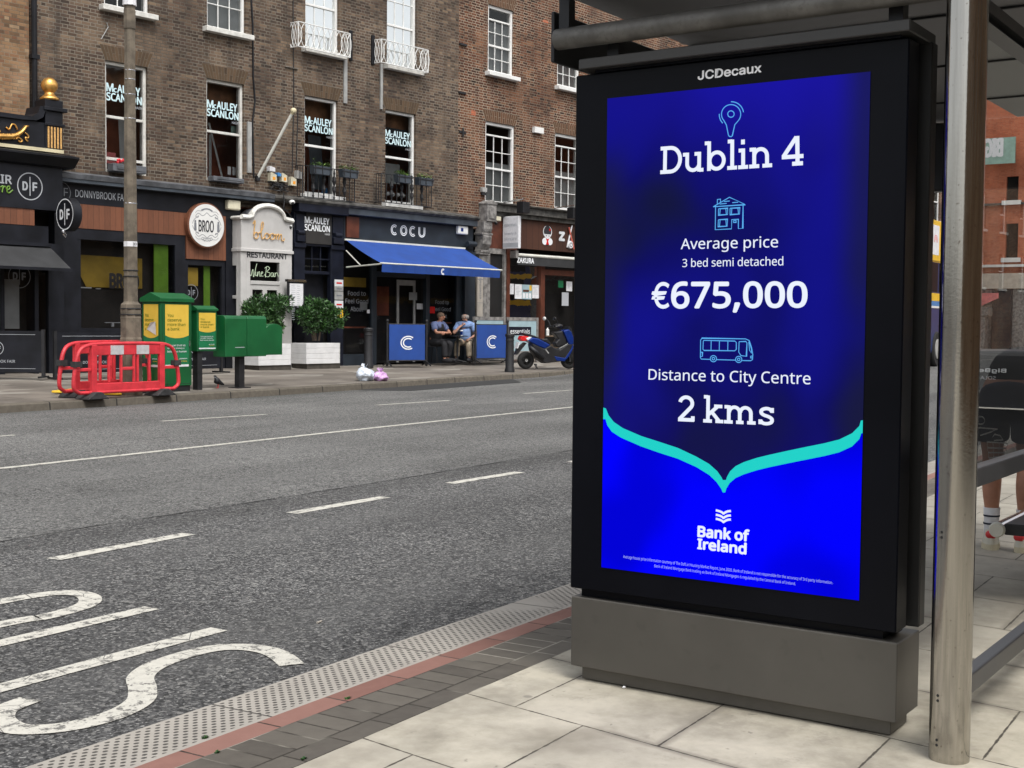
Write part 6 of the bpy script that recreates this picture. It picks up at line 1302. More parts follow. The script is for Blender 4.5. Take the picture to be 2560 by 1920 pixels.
# ------------------------------------------------------------------ street furniture on the far pavement
P = onpave(335, 990)+Vector((.12, .2, .0)); lp = thing('lamp_post', 'tall octagonal weathered concrete lamp post with white wrapped top', 'lamp post', WLD, (P.x, P.y, P.z), own=True)
q = MB(); q.lathe([(.197, -.05), (.188, .9), (.188, .95), (.176, .98), (.176, 1.28), (.18, 1.3), (.176, 1.32), (.172, 1.36), (.176, 1.4), (.172, 1.53), (.14, 1.56)], (0, 0, 0), 8, a0=R_(22.5)); q.build('base', M['concrete'], lp)
MB().lathe([(.15, 1.54), (.122, 1.58), (.09, 6.1), (.102, 6.12), (.102, 6.42), (.094, 6.44), (.094, 6.6)], (0, 0, 0), 8, a0=R_(22.5)).build('shaft', M['concrete'], lp)
MB().lathe([(.115, 6.5), (.085, 7.0), (.075, 7.6), (.0, 7.62)], (0, 0, 0), 10).build('white_wrap', M['paper'], lp)
rsh = lambda z: .122-.032*(z-1.58)/4.52
for z in (5.43, 5.28, 5.03, 4.63, 3.22): MB().lathe([(rsh(z)-.004, z-.01), (rsh(z)+.004, z), (rsh(z)-.004, z+.01)], (0, 0, 0), 10).build('steel_band', M['chrome'], lp)
for z, r in ((2.1, .121), (2.0, .122), (1.46, .177), (1.36, .177)): MB().lathe([(r, z-.012), (r+.008, z), (r, z+.012)], (0, 0, 0), 10).build('cable_tie', M['tar'], lp)
s_ = MB().lathe([(.1165, 2.5), (.117, 2.585)], (0, 0, 0), 8, a0=R_(22.5)).build('number_band', M['paper'], lp)
tt = MB().text('33', 0, .06, 0, .045, 0, .02); tt.xf(Matrix.Translation((-.05, -.112, 2.518)) @ Matrix.Rotation(R_(-45+12), 4, 'Z')); tt.build('number', M['dark_letter'], s_)
# red plastic barriers
def barrier_parts(root):
    L, Hh = 1.14, 1.0; q = MB()
    out = cat_rom([(-L+.12, .12), (-L, .22), (-L+.03, .55), (-L+.1, .82), (-L+.26, .95), (-.5, .985), (.5, .985), (L-.26, .95), (L-.1, .82), (L-.03, .55), (L, .22), (L-.12, .12)], 5)
    q.tube([(p[0], 0, p[1]) for p in out], .036, 8); q.tube([(-L+.1, 0, .12), (L-.1, 0, .12)], .036, 8)
    q.box(-.72, .72, -.022, .022, .78, .985); q.box(-.72, .72, -.022, .022, .12, .28)
    for x in (-.74, .74): q.box(x-.055, x+.055, -.036, .036, .06, .97)
    for x in (-.42, -.16, .12, .2, .46): q.box(x-.019, x+.019, -.024, .024, .28, .78)
    q.box(-.16, .12, -.02, .02, .5, .56); q.box(-L+.03, -.8, -.02, .02, .5, .56); q.box(.8, L-.03, -.02, .02, .5, .56)
    q.build('frame', M['red_plastic'], root, bevel=.012, seg=2); r = MB()
    for x0, x1 in ((-.4, -.12), (.16, .44)): MB().box(x0, x1, -.026, .026, .79, .955).build('reflector', M['reflector'], root)
    MB().box(L-.13, L+.02, -.05, .05, .56, .66).build('hook', M['rubber'], root); MB().box(-L-.02, -L+.13, -.05, .05, .58, .68).build('hook', M['rubber'], root)
    for x in (-.74, .74): MB().prism([(x-.22, 0), (x+.22, 0), (x+.2, .03), (x+.06, .13), (x-.06, .13), (x-.2, .03)], -.13, .2).build('foot', M['rubber'], root, bevel=.012)
A0, A1 = onpave(231, 997), onpave(410, 985); mdp = Vector((15.0, 16.665, .128))
r1 = thing('plastic_barrier', 'red plastic barrier with two grey reflectors in front of the lamp post', 'barrier', WLD, (mdp.x, mdp.y, mdp.z), 'red plastic barriers round the lamp post', rz=R_(1.5), own=True); barrier_parts(r1); r1.scale.z = .9
r2 = copy_tree(r1); r2.location = (15.0, 17.19, .145); r2.rotation_euler.z = R_(10); r2['label'] = 'red plastic barrier behind the lamp post, farther from the kerb'
pts = [onpave(*p) for p in ((128, 984), (218, 974), (302, 971), (304, 990))]; q = MB(); q.add([(p.x, p.y, p.z+.012) for p in pts]+[(p.x, p.y, p.z+.05) for p in pts], [(0, 3, 2, 1), (4, 5, 6, 7), (0, 1, 5, 4), (1, 2, 6, 5), (2, 3, 7, 6), (3, 0, 4, 7)]); q.build('yellow_sheet', M['yellow_sheet'], base=tuple(pts[1]), label='yellow trench cover lying flat on the pavement behind the red barriers', cat='board', bevel=.01)
# green telephone and post cabinets (aligned with the kerb)
def advert(par, x0, x1, z0, z1, y, side=False):
    q = MB(); n = 16; zc = z0+(z1-z0)*.46; m_ = MB().box(x0, x1, y-.002, y, z0, z1).build('poster', M['poster_green'], par)
    pts = [(x0, z1), (x1, z1)]+[(x1-(x1-x0)*i/n, zc+(z1-z0)*.045*(2*abs(i/n-.5))**2) for i in range(n+1)]
    MB().add([(p[0], y-.004, p[1]) for p in pts], [tuple(range(len(pts)))]).build('yellow_field', M['poster_yellow'], m_); w_, h_ = x1-x0, z1-z0; t = MB(); u = MB()
    for i, ln in enumerate(('You', 'deserve', 'more than', 'a bank')): t.text(ln, x0+w_*.09, x0+w_*(.09+.085*len(ln)), z1-h_*(.2+.072*i), z1-h_*(.2+.072*i)+h_*.052, y-.006, .006)
    for i, ln in enumerate(('You can trust us', 'to make money a', 'little more human')): u.text(ln, x0+w_*.08, x0+w_*(.08+.048*len(ln)), z0+h_*(.33-.05*i), z0+h_*(.33-.05*i)+h_*.033, y-.006, .006)
    u.text('permanent', x0+w_*.6, x0+w_*.93, z0+h_*.115, z0+h_*.14, y-.006, .01); t.build('headline', M['poster_dkgreen'], m_); u.build('small_lettering', M['white_letter'], m_); MB().text('tsb money', x0+w_*.62, x0+w_*.92, z0+h_*.075, z0+h_*.1, y-.006, .012).build('bank_name', M['poster_yellow'], m_); MB().box(x0, x1, y-.0035, y-.0021, z0, z0+h_*.035).build('white_edge', M['paper'], m_)
P = onpave(402, 981); cx0, cy0 = P.x, P.y; C1 = thing('telephone_cabinet', 'tall green street cabinet with yellow and green posters, half behind the lamp post', 'cabinet', WLD, (cx0, cy0, P.z), own=True)
MB().box(0, .74, 0, .46, .1, 1.58).build('body', M['post_box'], C1, bevel=.008); MB().box(.02, .72, .02, .44, -.03, .1).build('base', M['iron'], C1)
q = MB(); q.add([(-.03, -.03, 1.581), (.78, -.03, 1.581), (.78, .49, 1.581), (-.03, .49, 1.581), (-.03, -.03, 1.65), (.78, -.03, 1.65), (.78, .49, 1.65), (-.03, .49, 1.65), (-.03, .23, 1.75), (.78, .23, 1.75)], [(0, 3, 2, 1), (0, 1, 5, 4), (1, 2, 6, 5), (2, 3, 7, 6), (3, 0, 4, 7), (4, 5, 9, 8), (6, 7, 8, 9), (5, 6, 9), (7, 4, 8)]); q.build('roof', M['post_box'], C1, bevel=.006)
advert(C1, .1, .66, .44, 1.54, -.003)
q = MB()
for x0, x1, z0, z1 in ((.035, .041, .14, 1.54), (.699, .705, .14, 1.54), (.041, .699, .134, .14)): q.box(x0, x1, -.0015, 0, z0, z1)
q.build('door_seam', M['tar'], C1); MB().box(.67, .69, -.012, -.0005, .8, .9).build('lock', M['chrome'], C1)
sp = thing('tmp_side', None, None, own=True); advert(sp, 0, .36, .44, 1.54, 0)
for o in list(sp.children):
    o.parent = C1; o.rotation_euler.z = R_(-90); o.location = (-.003, .41, 0)
bpy.data.objects.remove(sp)
q = MB().add([(-.012, .33, 1.1), (-.012, .1, 1.0), (-.03, .1, 1.24), (-.05, .2, 1.22)], [(0, 1, 2, 3)]); q.build('torn_corner', M['paper'], C1)
P = onpave(494, 974); C2 = thing('poster_post', 'slim green poster box on a black post between the tall cabinet and green mail boxes', 'poster box', WLD, (P.x, P.y, P.z), own=True)
MB().box(-.06, .06, -.06, .06, -.03, .72).build('post', M['iron'], C2); MB().box(-.1, .4, -.09, .09, .7, 1.44).build('body', M['post_box'], C2, bevel=.006); q = MB(); q.add([(-.12, -.11, 1.441), (.42, -.11, 1.441), (.42, .11, 1.441), (-.12, .11, 1.441), (-.12, -.11, 1.47), (.42, -.11, 1.47), (.42, .11, 1.47), (-.12, .11, 1.47), (-.12, .0, 1.53), (.42, .0, 1.53)], [(0, 3, 2, 1), (0, 1, 5, 4), (1, 2, 6, 5), (2, 3, 7, 6), (3, 0, 4, 7), (4, 5, 9, 8), (6, 7, 8, 9), (5, 6, 9), (7, 4, 8)]); q.build('roof', M['post_box'], C2)
advert(C2, -.06, .36, .74, 1.4, -.092)
P = onpave(599, 969); C3 = thing('mail_box', 'row of three green enamel mail boxes on one black post', 'mail box', WLD, (P.x, P.y, P.z), own=True)
MB().box(-.07, .07, -.06, .06, -.03, .6).build('post', M['iron'], C3); MB().box(-.17, .17, -.13, .13, -.01, .012).build('base_plate', M['iron'], C3)
def mbx(x0, x1, z0, z1, arch_=False):
    if arch_: pts = [(x0, z0), (x1, z0)]+[((x0+x1)/2+(x1-x0)/2*math.cos(R_(a)), z1-.1+.1*math.sin(R_(a))) for a in range(0, 181, 15)]; MB().prism(pts, -.15, .13).build('box', M['post_box'], C3, bevel=.006)
    else: MB().prism([(-.17, z0), (.15, z0), (.15, z1-.06), (.12, z1-.015), (.08, z1), (-.1, z1), (-.15, z1-.015), (-.17, z1-.06)], x0, x1, 'x').build('box', M['post_box'], C3, bevel=.01)
mbx(-.55, .02, .59, 1.36); mbx(.035, .56, .59, 1.36); mbx(.565, 1.03, .61, 1.21, True)
q = MB(); q.box(-.3, -.05, -.1725, -.1705, .76, .772); q.build('slot_plate', M['grey_letter'], C3)
# pigeon
P = onpave(545, 970); pg = thing('pigeon', 'dark pigeon standing on the pavement below the green mail boxes', 'pigeon', WLD, (P.x, P.y, P.z), own=True, rz=R_(150))
o = frozen(skin('body', [[(-.12, 0, .06, .012), (-.05, 0, .09, .04), (0, 0, .12, .062), (.03, 0, .16, .055), (.045, 0, .2, .028), (.05, 0, .225, .024), (.068, 0, .225, .016), (.088, 0, .22, .005)]], M['shelter_dark'], pg)); q = MB(); q.ball((.02, .035, .12), (.05, .028, .045), 8, 6); q.ball((.02, -.035, .12), (.05, .028, .045), 8, 6); q.build('wing', M['black_paint'], pg, smooth=True); q = MB()
for k in (-1, 1): q.tube([(.0, k*.022, .07), (.0, k*.022, .004), (.03, k*.022, .003)], .006, 5)
q.build('leg', M['red_leather'], pg); MB().ball((.05, 0, .195), (.028, .03, .016), 8, 6).build('neck_patch', M['dim_letter'], pg)
# planters with laurels
def shrub(par, c, r, n, seed):
    random.seed(seed); q = MB(); tr = MB(); c = Vector(c)
    for k in range(7):
        a = random.uniform(0, 6.28); b_ = c+Vector((math.cos(a)*r[0]*.6, math.sin(a)*r[1]*.5, r[2]*random.uniform(-.3, .5))); tr.tube([(c.x+math.cos(a)*.1, c.y+math.sin(a)*.06, c.z-r[2]-.28), c+Vector((math.cos(a)*r[0]*.3, math.sin(a)*r[1]*.3, -r[2]*.5)), b_], [.022, .016, .006], 5)
    lob = []
    while len(lob) < 40:
        v = Vector((random.uniform(-1, 1), random.uniform(-1, 1), random.uniform(-1, 1)))
        if v.length < 1: k_ = 1.22 if len(lob) % 5 == 0 else .9; lob.append((c+Vector((v.x*r[0]*k_, v.y*r[1]*k_, v.z*r[2]*k_*.92)), random.uniform(.1, .21)))
    for _ in range(n):
        b_, lr = random.choice(lob); v = Vector((random.gauss(0, 1), random.gauss(0, 1), random.gauss(0, 1))).normalized(); p = b_+v*lr*random.uniform(.55, 1.12); s = random.uniform(.034, .058); d1 = (v+Vector((random.gauss(0, .5), random.gauss(0, .5), random.gauss(.35, .5)))).normalized(); sd_ = d1.cross(Vector((random.gauss(0, 1), random.gauss(0, 1), random.gauss(0, 1)))).normalized(); nn = d1.cross(sd_)
        q.add([p, p+d1*s*.9+sd_*s*.42-nn*.004, p+d1*s*2.1, p+d1*s*.9-sd_*s*.42-nn*.004], [(0, 1, 2), (0, 2, 3)])
    q.build('foliage', M['laurel'], par); tr.build('trunk', M['bark'], par)
def planter(x0, x1, d0, d1, lab, z0, hb, seed, lean=0):
    t = thing('planter', lab, 'planter', FAC, ((x0+x1)/2, -(d0+d1)/2, z0), 'white boarded planters with laurels'); n = 4
    q = MB()
    for i in range(n):
        a = z0+.07+hb*i/n; q.box(x0, x1, -d1, -d0, a, a+hb/n-.008)
    q.box(x0+.008, x1-.008, -d1+.008, -d0-.008, z0+.08, z0+.065+hb); q.build('box', M['planter'], t, bevel=.004); MB().box(x0+.05, x1+.03, -d1+.03, -d0-.02, z0-.06, z0+.069).build('pallet', M['pallet'], t)
    shrub(t, ((x0+x1)/2+lean, -(d0+d1)/2, z0+hb+.78), (.66, .45, .38), 6400, seed)
u = fu(cD(1028, 1500), 1.05)[0]; u2 = fu(cD(605, 1490), .35)[0]
planter(u-1.12, u, .45, 1.05, 'white boarded planter with laurel in front of the dark hairdresser doorway', .29, .52, 21, .02)
u = fu(cD(622, 1520), 1.15)[0]; planter(u-1.0, u, .55, 1.15, 'white boarded planter with laurel in front of the porch, partly behind the mail boxes', .28, .52, 33, -.02)
# bollards
def bollard(px, py, lab):
    P = onpave(px, py); t = thing('bollard', lab, 'bollard', WLD, (P.x, P.y, P.z), 'black cast iron bollards', own=True)
    MB().lathe([(.13, -.03), (.13, .06), (.112, .1), (.105, .9), (.125, .92), (.125, .97), (.1, 1.0), (.0, 1.0)], (0, 0, 0), 20).build('post', M['iron'], t, auto=35); MB().lathe([(.1055, .8), (.113, .81), (.113, .83), (.1055, .84)], (0, 0, 0), 20).build('collar', M['iron'], t)
bollard(921, 917, 'black cast iron bollard left of the cafe screens'); bollard(1274, 930, 'black cast iron bollard at the kerb beside the scooter tail')
# blue cafe screens
def bscreen(p0, p1, lab, rot):
    A, B_ = onpave(*p0), onpave(*p1); L = (B_-A).length; t = thing('cafe_screen', lab, 'cafe screen', WLD, ((A.x+B_.x)/2, (A.y+B_.y)/2, min(A.z, B_.z)), 'blue cafe screens', rz=math.atan2(B_.y-A.y, B_.x-A.x), own=True)
    for x in (-L/2, L/2):
        q = MB(); q.cyl((x, 0, 0), (x, 0, 1.16), .03, 10); q.ball((x, 0, 1.2), .042, 10, 6); q.build('post', M['iron'], t); q = MB()
        for sg in (-1, 1): q.tube([(x, 0, .12), (x, sg*.26, .02)], .018, 6)
        q.build('foot', M['iron'], t)
    MB().box(-L/2+.05, L/2-.05, -.012, .012, .16, 1.1).build('panel', M['blue_canvas'], t, bevel=.006); MB().tube([(-L/2, 0, 1.11), (L/2, 0, 1.11)], .014, 6).build('rail', M['iron'], t); MB().tube([(-L/2, 0, .15), (L/2, 0, .15)], .014, 6).build('rail', M['iron'], t)
    q = MB()
    for k, rr in enumerate((.17, .115)): q.ribbon([(rr*math.cos(R_(a))*1.25+.03, .62+rr*math.sin(R_(a))*1.0) for a in range(50, 311, 12)], .032, -.016)
    q.build('letter', M['white_letter'], t)
bscreen((968, 914), (1066, 915), 'blue cafe screen with white letter C left of the two seated men', 0); bscreen((1188, 910), (1268, 908), 'blue cafe screen with white letter C right of the two seated men', 0)
# dark delicatessen screens
def dscreen(A, B_, lab):
    A, B_ = Vector(A), Vector(B_); L = (B_-A).length; z = zfar((A.x+B_.x)/2, (A.y+B_.y)/2); t = thing('cafe_screen', lab, 'cafe screen', WLD, ((A.x+B_.x)/2, (A.y+B_.y)/2, z), 'black delicatessen screens', rz=math.atan2(B_.y-A.y, B_.x-A.x), own=True)
    MB().box(-L/2+.03, L/2-.03, -.012, .012, .1, .9).build('panel', M['shop_black'], t); 
    for x in (-L/2, L/2): q = MB().box(x-.03, x+.03, -.03, .03, 0, .93); q.tube([(x, -.25, .01), (x, .25, .01)], .02, 6); q.build('post', M['iron'], t)
    q = df_badge(MB(), 0, .56, .13, -.0155, .012); q.text('DONNYBROOK FAIR', -.36, .36, .28, .335, -.0155, .004); q.box(-L/2+.15, L/2-.15, -.0165, -.0145, .825, .832); q.box(-L/2+.15, L/2-.15, -.0165, -.0145, .165, .172); q.build('lettering', M['grey_letter'], t)
dscreen((15.85, 22.55), (16.76, 20.98), 'black DF screen at the left edge'); dscreen((16.95, 20.88), (18.85, 20.6), 'black DF screen partly hidden behind the red barriers'); dscreen((19.7, 20.75), (21.45, 20.85), 'black DF screen glimpsed beneath the green mail boxes')
# bin bags
def bag(px, py, r, m, lab, seed):
    P = onpave(px, py); random.seed(seed); t = thing('rubbish_bag', lab, 'rubbish bag', WLD, (P.x, P.y, P.z), own=True); bm = bmesh.new(); bmesh.ops.create_icosphere(bm, subdivisions=4, radius=1)
    off = [Vector((random.uniform(-9, 9), random.uniform(-9, 9), random.uniform(-9, 9))) for _ in range(3)]
    from mathutils import noise as mn
    for v in bm.verts:
        n = mn.noise(v.co*1.6+off[0])*.28+abs(mn.noise(v.co*4+off[1]))*.22; v.co = Vector((v.co.x*r[0], v.co.y*r[1], v.co.z*r[2]))*(.86+n); v.co.z = max(v.co.z+r[2]*.75, 0.0)
    me = bpy.data.meshes.new('bag'); bm.to_mesh(me); bm.free(); me.materials.append(M[m]); o = link(bpy.data.objects.new('bag', me)); o.parent = t
    for p in me.polygons: p.use_smooth = True
    q = MB()
    for k in range(7): a = random.uniform(0, 6.28); q.add([(0, 0, r[2]*1.55), (math.cos(a)*.07, math.sin(a)*.07, r[2]*1.75+.08), (math.cos(a+.5)*.08, math.sin(a+.5)*.08, r[2]*1.65+.05)], [(0, 1, 2)])
    q.build('knot', M[m], t)
bag(912, 952, (.22, .2, .17), 'bag_white', 'crumpled white and pale blue rubbish bag lying by the kerb', 4); bag(950, 952, (.21, .17, .12), 'bag_pink', 'lilac plastic rubbish bag lying against the white one', 9)
# ------------------------------------------------------------------ scooter
A, B_ = onpave(1314, 922), onpave(1421, 921); B_ = Vector((31.42, 17.62, .16))
sc_ = thing('scooter', 'blue and black motor scooter on its stand facing right at the far kerb', 'scooter', WLD, (A.x, A.y, A.z), rz=math.atan2(B_.y-A.y, B_.x-A.x), own=True)
def so(x, y): return ((x-475)*.00182, (1480-y)*.00168)
for nm, (cx_, cz_), ri in (('rear', (0, .235), .13), ('front', (1.3, .235), .13)):
    wz = MB().lathe([(ri, -.05), (.2, -.065), (.235, -.035), (.24, 0), (.235, .035), (.2, .065), (ri, .05), (ri, -.05)], (cx_, 0, cz_), 28, 'y').build('wheel', M['tyre'], sc_, smooth=True); q = MB().lathe([(.0, -.045), (.04, -.06), (.045, .06), (0, .045)], (cx_, 0, cz_), 14, 'y'); q.lathe([(.118, -.045), (.138, -.045), (.138, .045), (.118, .045)], (cx_, 0, cz_), 24, 'y')
    for k in range(5): a = k*1.2566; q.tube([(cx_+.03*math.cos(a), 0, cz_+.03*math.sin(a)), (cx_+.125*math.cos(a), 0, cz_+.125*math.sin(a))], .016, 5)
    q.build('rim', M['grey_box'] if nm == 'rear' else M['scoot_black'], wz)
def sp_(pts, hw, m, name, bev=.03): return MB().prism([so(*p) for p in pts], -hw, hw).build(name, M[m], sc_, bevel=bev, seg=3)
sp_([(470, 1022), (545, 968), (640, 985), (760, 1045), (845, 1092), (750, 1155), (640, 1110), (540, 1060)], .17, 'scoot_blue', 'rear_panel'); sp_([(385, 893), (470, 905), (600, 945), (720, 1000), (800, 985), (870, 1080), (845, 1092), (760, 1045), (640, 985), (520, 955), (420, 930)], .14, 'scoot_black', 'seat')
sp_([(540, 1062), (740, 1150), (845, 1095), (900, 1130), (1000, 1165), (1130, 1070), (1215, 1080), (1190, 1150), (1140, 1260), (1080, 1350), (760, 1390), (620, 1300), (560, 1180)], .165, 'scoot_black', 'body'); sp_([(900, 1270), (1080, 1300), (1180, 1160), (1215, 1080), (1230, 1130), (1160, 1270), (1080, 1360), (940, 1350)], .172, 'scoot_blue', 'lower_fairing', .02)
sp_([(1050, 860), (1140, 830), (1190, 880), (1228, 980), (1225, 1085), (1150, 1090), (1110, 990)], .17, 'scoot_blue', 'front_shield'); sp_([(900, 880), (1050, 862), (1110, 990), (1140, 1085), (960, 1130), (930, 1060), (990, 1000)], .12, 'scoot_black', 'inner_shield'); sp_([(1150, 780), (1200, 830), (1235, 960), (1190, 880), (1140, 830)], .13, 'shelter_dark', 'windscreen', .01)
sp_([(360, 1000), (385, 945), (480, 945), (520, 965), (470, 1022), (400, 1035)], .12, 'tail_red', 'tail_light', .02); MB().prism([so(*p) for p in [(445, 985), (505, 958), (545, 968), (480, 1024)]], -.13, .13).build('indicator', M['plate'], sc_, bevel=.01); q = MB(); p_ = [so(*p) for p in [(310, 1148), (345, 1045), (358, 1045), (322, 1150)]]; q.prism(p_, -.11, .11); n_ = q.build('number_plate', M['plate'], sc_); sp_([(322, 1150), (440, 1050), (480, 1060), (330, 1250), (290, 1250)], .06, 'scoot_black', 'rear_mudguard', .01); sp_([(1110, 1250), (1200, 1130), (1255, 1190), (1250, 1260), (1200, 1180)], .075, 'scoot_black', 'front_mudguard', .01)
q = MB(); q.tube([(*[so(490, 1120)[0]], -.2, so(490, 1120)[1]), (so(600, 1215)[0], -.21, so(600, 1215)[1]), (so(720, 1320)[0], -.18, so(720, 1320)[1])], [.05, .065, .045], 12); q.build('exhaust', M['shelter_dark'], sc_, smooth=True)
q = MB(); q.tube([(*[so(1185, 1340)[0]], .09, .235), (so(1150, 1050)[0], .09, so(1150, 1050)[1])], .025, 8); q.tube([(so(1185, 1340)[0], -.09, .235), (so(1150, 1050)[0], -.09, so(1150, 1050)[1])], .025, 8); q.build('fork', M['rail_grey'], sc_); q = MB(); hx, hz = so(930, 800); q.tube([(hx-.1, -.34, hz), (hx+.06, -.2, hz+.02), (hx+.12, 0, hz+.03), (hx+.06, .2, hz+.02), (hx-.1, .34, hz)], .022, 8); q.ball((hx+.13, 0, hz+.03), (.14, .12, .07), 12, 8); q.build('handlebar', M['scoot_black'], sc_, smooth=True)
for sg in (-1, 1):
    q = MB(); q.tube([(hx+.02, sg*.24, hz+.02), (hx-.02, sg*.3, hz+.17), (hx-.1, sg*.33, hz+.22)], .01, 6); mo = q.build('mirror_stalk', M['scoot_black'], sc_); q = MB(); q.ball((hx-.13, sg*.34, hz+.23), (.035, .09, .055), 14, 8); q.build('mirror', M['white_paint'] if sg > 0 else M['scoot_black'], mo, smooth=True)  # white side stands for the bright reflection in its glass, painted in
q = MB(); q.tube([(so(620, 1390)[0], -.14, .1), (so(600, 1480)[0], -.17, 0.01)], .014, 6); q.tube([(so(650, 1390)[0], .14, .12), (so(710, 1475)[0], .17, .01)], .014, 6); q.tube([(so(620, 1390)[0], -.14, .12), (so(650, 1390)[0], .14, .12)], .016, 6); q.build('stand', M['iron'], sc_); q = MB(); q.add([(so(985, 1155)[0], -.168, so(985, 1155)[1]), (so(1125, 1075)[0], -.168, so(1125, 1075)[1]), (so(1125, 1060)[0], -.168, so(1125, 1060)[1]), (so(985, 1140)[0], -.168, so(985, 1140)[1])], [(0, 1, 2, 3)]); q.add([(so(752, 1165)[0], -.172, so(752, 1165)[1]), (so(800, 1232)[0], -.172, so(800, 1232)[1]), (so(818, 1222)[0], -.172, so(818, 1222)[1]), (so(765, 1160)[0], -.172, so(765, 1160)[1])], [(0, 1, 2, 3)]); q.build('trim', M['grey_box'], sc_)
# ------------------------------------------------------------------ two men at the cafe table
def chair(base, rz, lab):
    t = thing('chair', lab, 'chair', FAC, base, 'dark metal cafe chairs', rz=rz, own=True); MB().box(-.2, .2, -.2, .2, .43, .46).build('seat', M['iron'], t); q = MB(); q.tube([(-.19, -.2, .45), (-.19, -.26, .86), (.19, -.26, .86), (.19, -.2, .45)], .014, 6)
    for z in (.62, .74): q.box(-.18, .18, -.255, -.24, z, z+.06)
    q.build('backrest', M['iron'], t)
    for x in (-.18, .18):
        for y in (-.18, .18): MB().cyl((x, y, .43), (x*1.15, y*1.2, 0), .013, 6).build('leg', M['iron'], t)
    return t
def seated(base, rz, lab, shirt, trouser, hair, pose, lean=0.0, vest=None, skin_m='skin'):
    t = thing('person', lab, 'person', FAC, base, None, rz=rz, own=True); ln = lean; t.scale = (1.06, 1.06, 1.05)
    hp = [(0, -.02, .53, .13), (0, -.02+ln*.3, .75, .125), (0, ln*.8, .95, .14), (0, ln, 1.03, .085), (0, ln+.02, 1.09, .055), (0, ln+.05, 1.15, .07), (0, ln+.06, 1.22, .098), (0, ln+.05, 1.29, .078)]
    legs = [[(0, -.02, .53, .13), (k*.1, .03, .52, .1), (k*.15, .43, .5+.02, .07), (k*.16, .40+.04*k, .3, .06), (k*.16, .38+.06*k, .1, .042), (k*.17, .5+.06*k, .05, .036)] for k in (-1, 1)]
    arms = [[(0, ln, 1.03, .085)]+[(*p, r) for p, r in zip(pose[k], (.06, .044, .034, .026))] for k in (-1, 1)]
    b_ = frozen(skin('body', [hp]+legs+arms, M[skin_m], t))
    for k in (-1, 1): p = pose[k]; d_ = Vector(p[3])-Vector(p[2]); join_mb(b_, hand_mb(p[3], d_, pose['up%d' % k], .95, .9, k))
    join_mb(b_, head_mb((0, ln+.065, 1.205), (0, 1, -.05), .1)); q = MB(); c = hair[1]
    if hair[0] == 'full': q.ball((0, ln+.035, 1.245), (.103, .108, .088), 16, 10)
    else: q.lathe([(.098, 1.17), (.104, 1.2), (.103, 1.24), (.09, 1.27)], (0, ln+.035, 0), 20)
    q.build('hair', M[c], t, smooth=True)
    def top(nm, m, g, sl):
        return frozen(skin(nm, [[(0, -.02, .52, .15+g), (0, -.02+ln*.3, .74, .148+g), (0, ln*.8, .94, .155+g), (0, ln, 1.035, .098+g), (0, ln+.015, 1.07, .064+g)]]+([[(0, ln, 1.035, .098+g), (*pose[k][0], .076+g), (*[a+(c-a)*.75 for a, c in zip(pose[k][0], pose[k][1])], .064+g)] for k in (-1, 1)] if sl else []), M[m], t))
    top('shirt', shirt, .022, True)
    if vest: top('waistcoat', vest, .034, False)
    frozen(skin('trousers', [[(0, -.02, .53, .145), (0, -.02, .6, .14)]]+[[(0, -.02, .53, .145), (k*.1, .03, .53, .118), (k*.15, .43, .52, .09), (k*.16, .40+.04*k, .3, .082), (k*.16, .39+.06*k, .13, .078)] for k in (-1, 1)], M[trouser], t))
    for k in (-1, 1): q = MB(); q.ball((k*.165, .46+.06*k, .055), (.062, .17, .066), 12, 8); q.build('shoe', M['black_cloth'], t, smooth=True)
    return t
zg = .31; u1_ = fu((1086, 860), .6)[0]; u2_ = fu((1164, 860), .78)[0]
chair((u1_, -.6, zg), R_(-168), 'dark metal cafe chair under the man in the dark waistcoat'); chair((u2_, -.78, zg), R_(122), 'dark metal cafe chair under the man in the pale blue T-shirt')
seated((u1_, -.6, zg), R_(-172), 'man in dark waistcoat over blue grey shirt leaning on the cafe table', 'blue_grey_shirt', 'black_cloth', ('full', 'brown_hair'), {1: [(.2, .12, 1.0), (.29, .26, .79), (.08, .42, .79), (.0, .44, .79)], -1: [(-.2, .12, 1.0), (-.27, .3, .79), (.12, .47, .785), (.2, .48, .785)], 'up1': (0, 0, 1), 'up-1': (0, 0, 1)}, .16, 'black_cloth', 'skin_tan')
seated((u2_, -.78, zg), R_(122), 'balding man in pale blue T-shirt and khaki trousers with hand at chin', 'pale_blue_shirt', 'khaki', ('bald', 'grey_hair'), {1: [(.2, .05, 1.0), (.27, .32, .76), (.12, .25, .95), (.05, .2, 1.0)], -1: [(-.21, .02, .99), (-.3, .08, .74), (-.22, .3, .66), (-.17, .4, .63)], 'up1': (0, 1, .3), 'up-1': (0, .2, 1)}, .06)
ut = (u1_+u2_)/2+.1; t = thing('cafe_table', 'small dark round cafe table between the two seated men', 'table', FAC, (u1_+.52, -1.0, zg), own=True); MB().lathe([(.0, .725), (.29, .725), (.3, .735), (.29, .745), (0, .745)], (0, 0, 0), 24).build('tabletop', M['shop_black'], t); MB().cyl((0, 0, .02), (0, 0, .725), .03, 10).build('stem', M['iron'], t)
q = MB()
for k in range(4): a = k*1.571+.5; q.tube([(0, 0, .06), (.26*math.cos(a), .26*math.sin(a), .012)], .016, 6)
q.build('foot', M['iron'], t)
a = fu((1133, 838), .8); t = thing('paper_cup', 'blue and white takeaway coffee cup on the cafe table', 'cup', FAC, (u1_+.66, -1.02, zg+.745), own=True); MB().lathe([(.03, 0), (.042, .13)], (0, 0, 0), 14).build('body', M['scoot_blue'], t); q = MB(); q.lathe([(.045, .13), (.045, .145), (.04, .155), (0, .155)], (0, 0, 0), 14); q.lathe([(.031, .0), (.0335, .02)], (0, 0, 0), 14); q.build('lid', M['white_paint'], t)
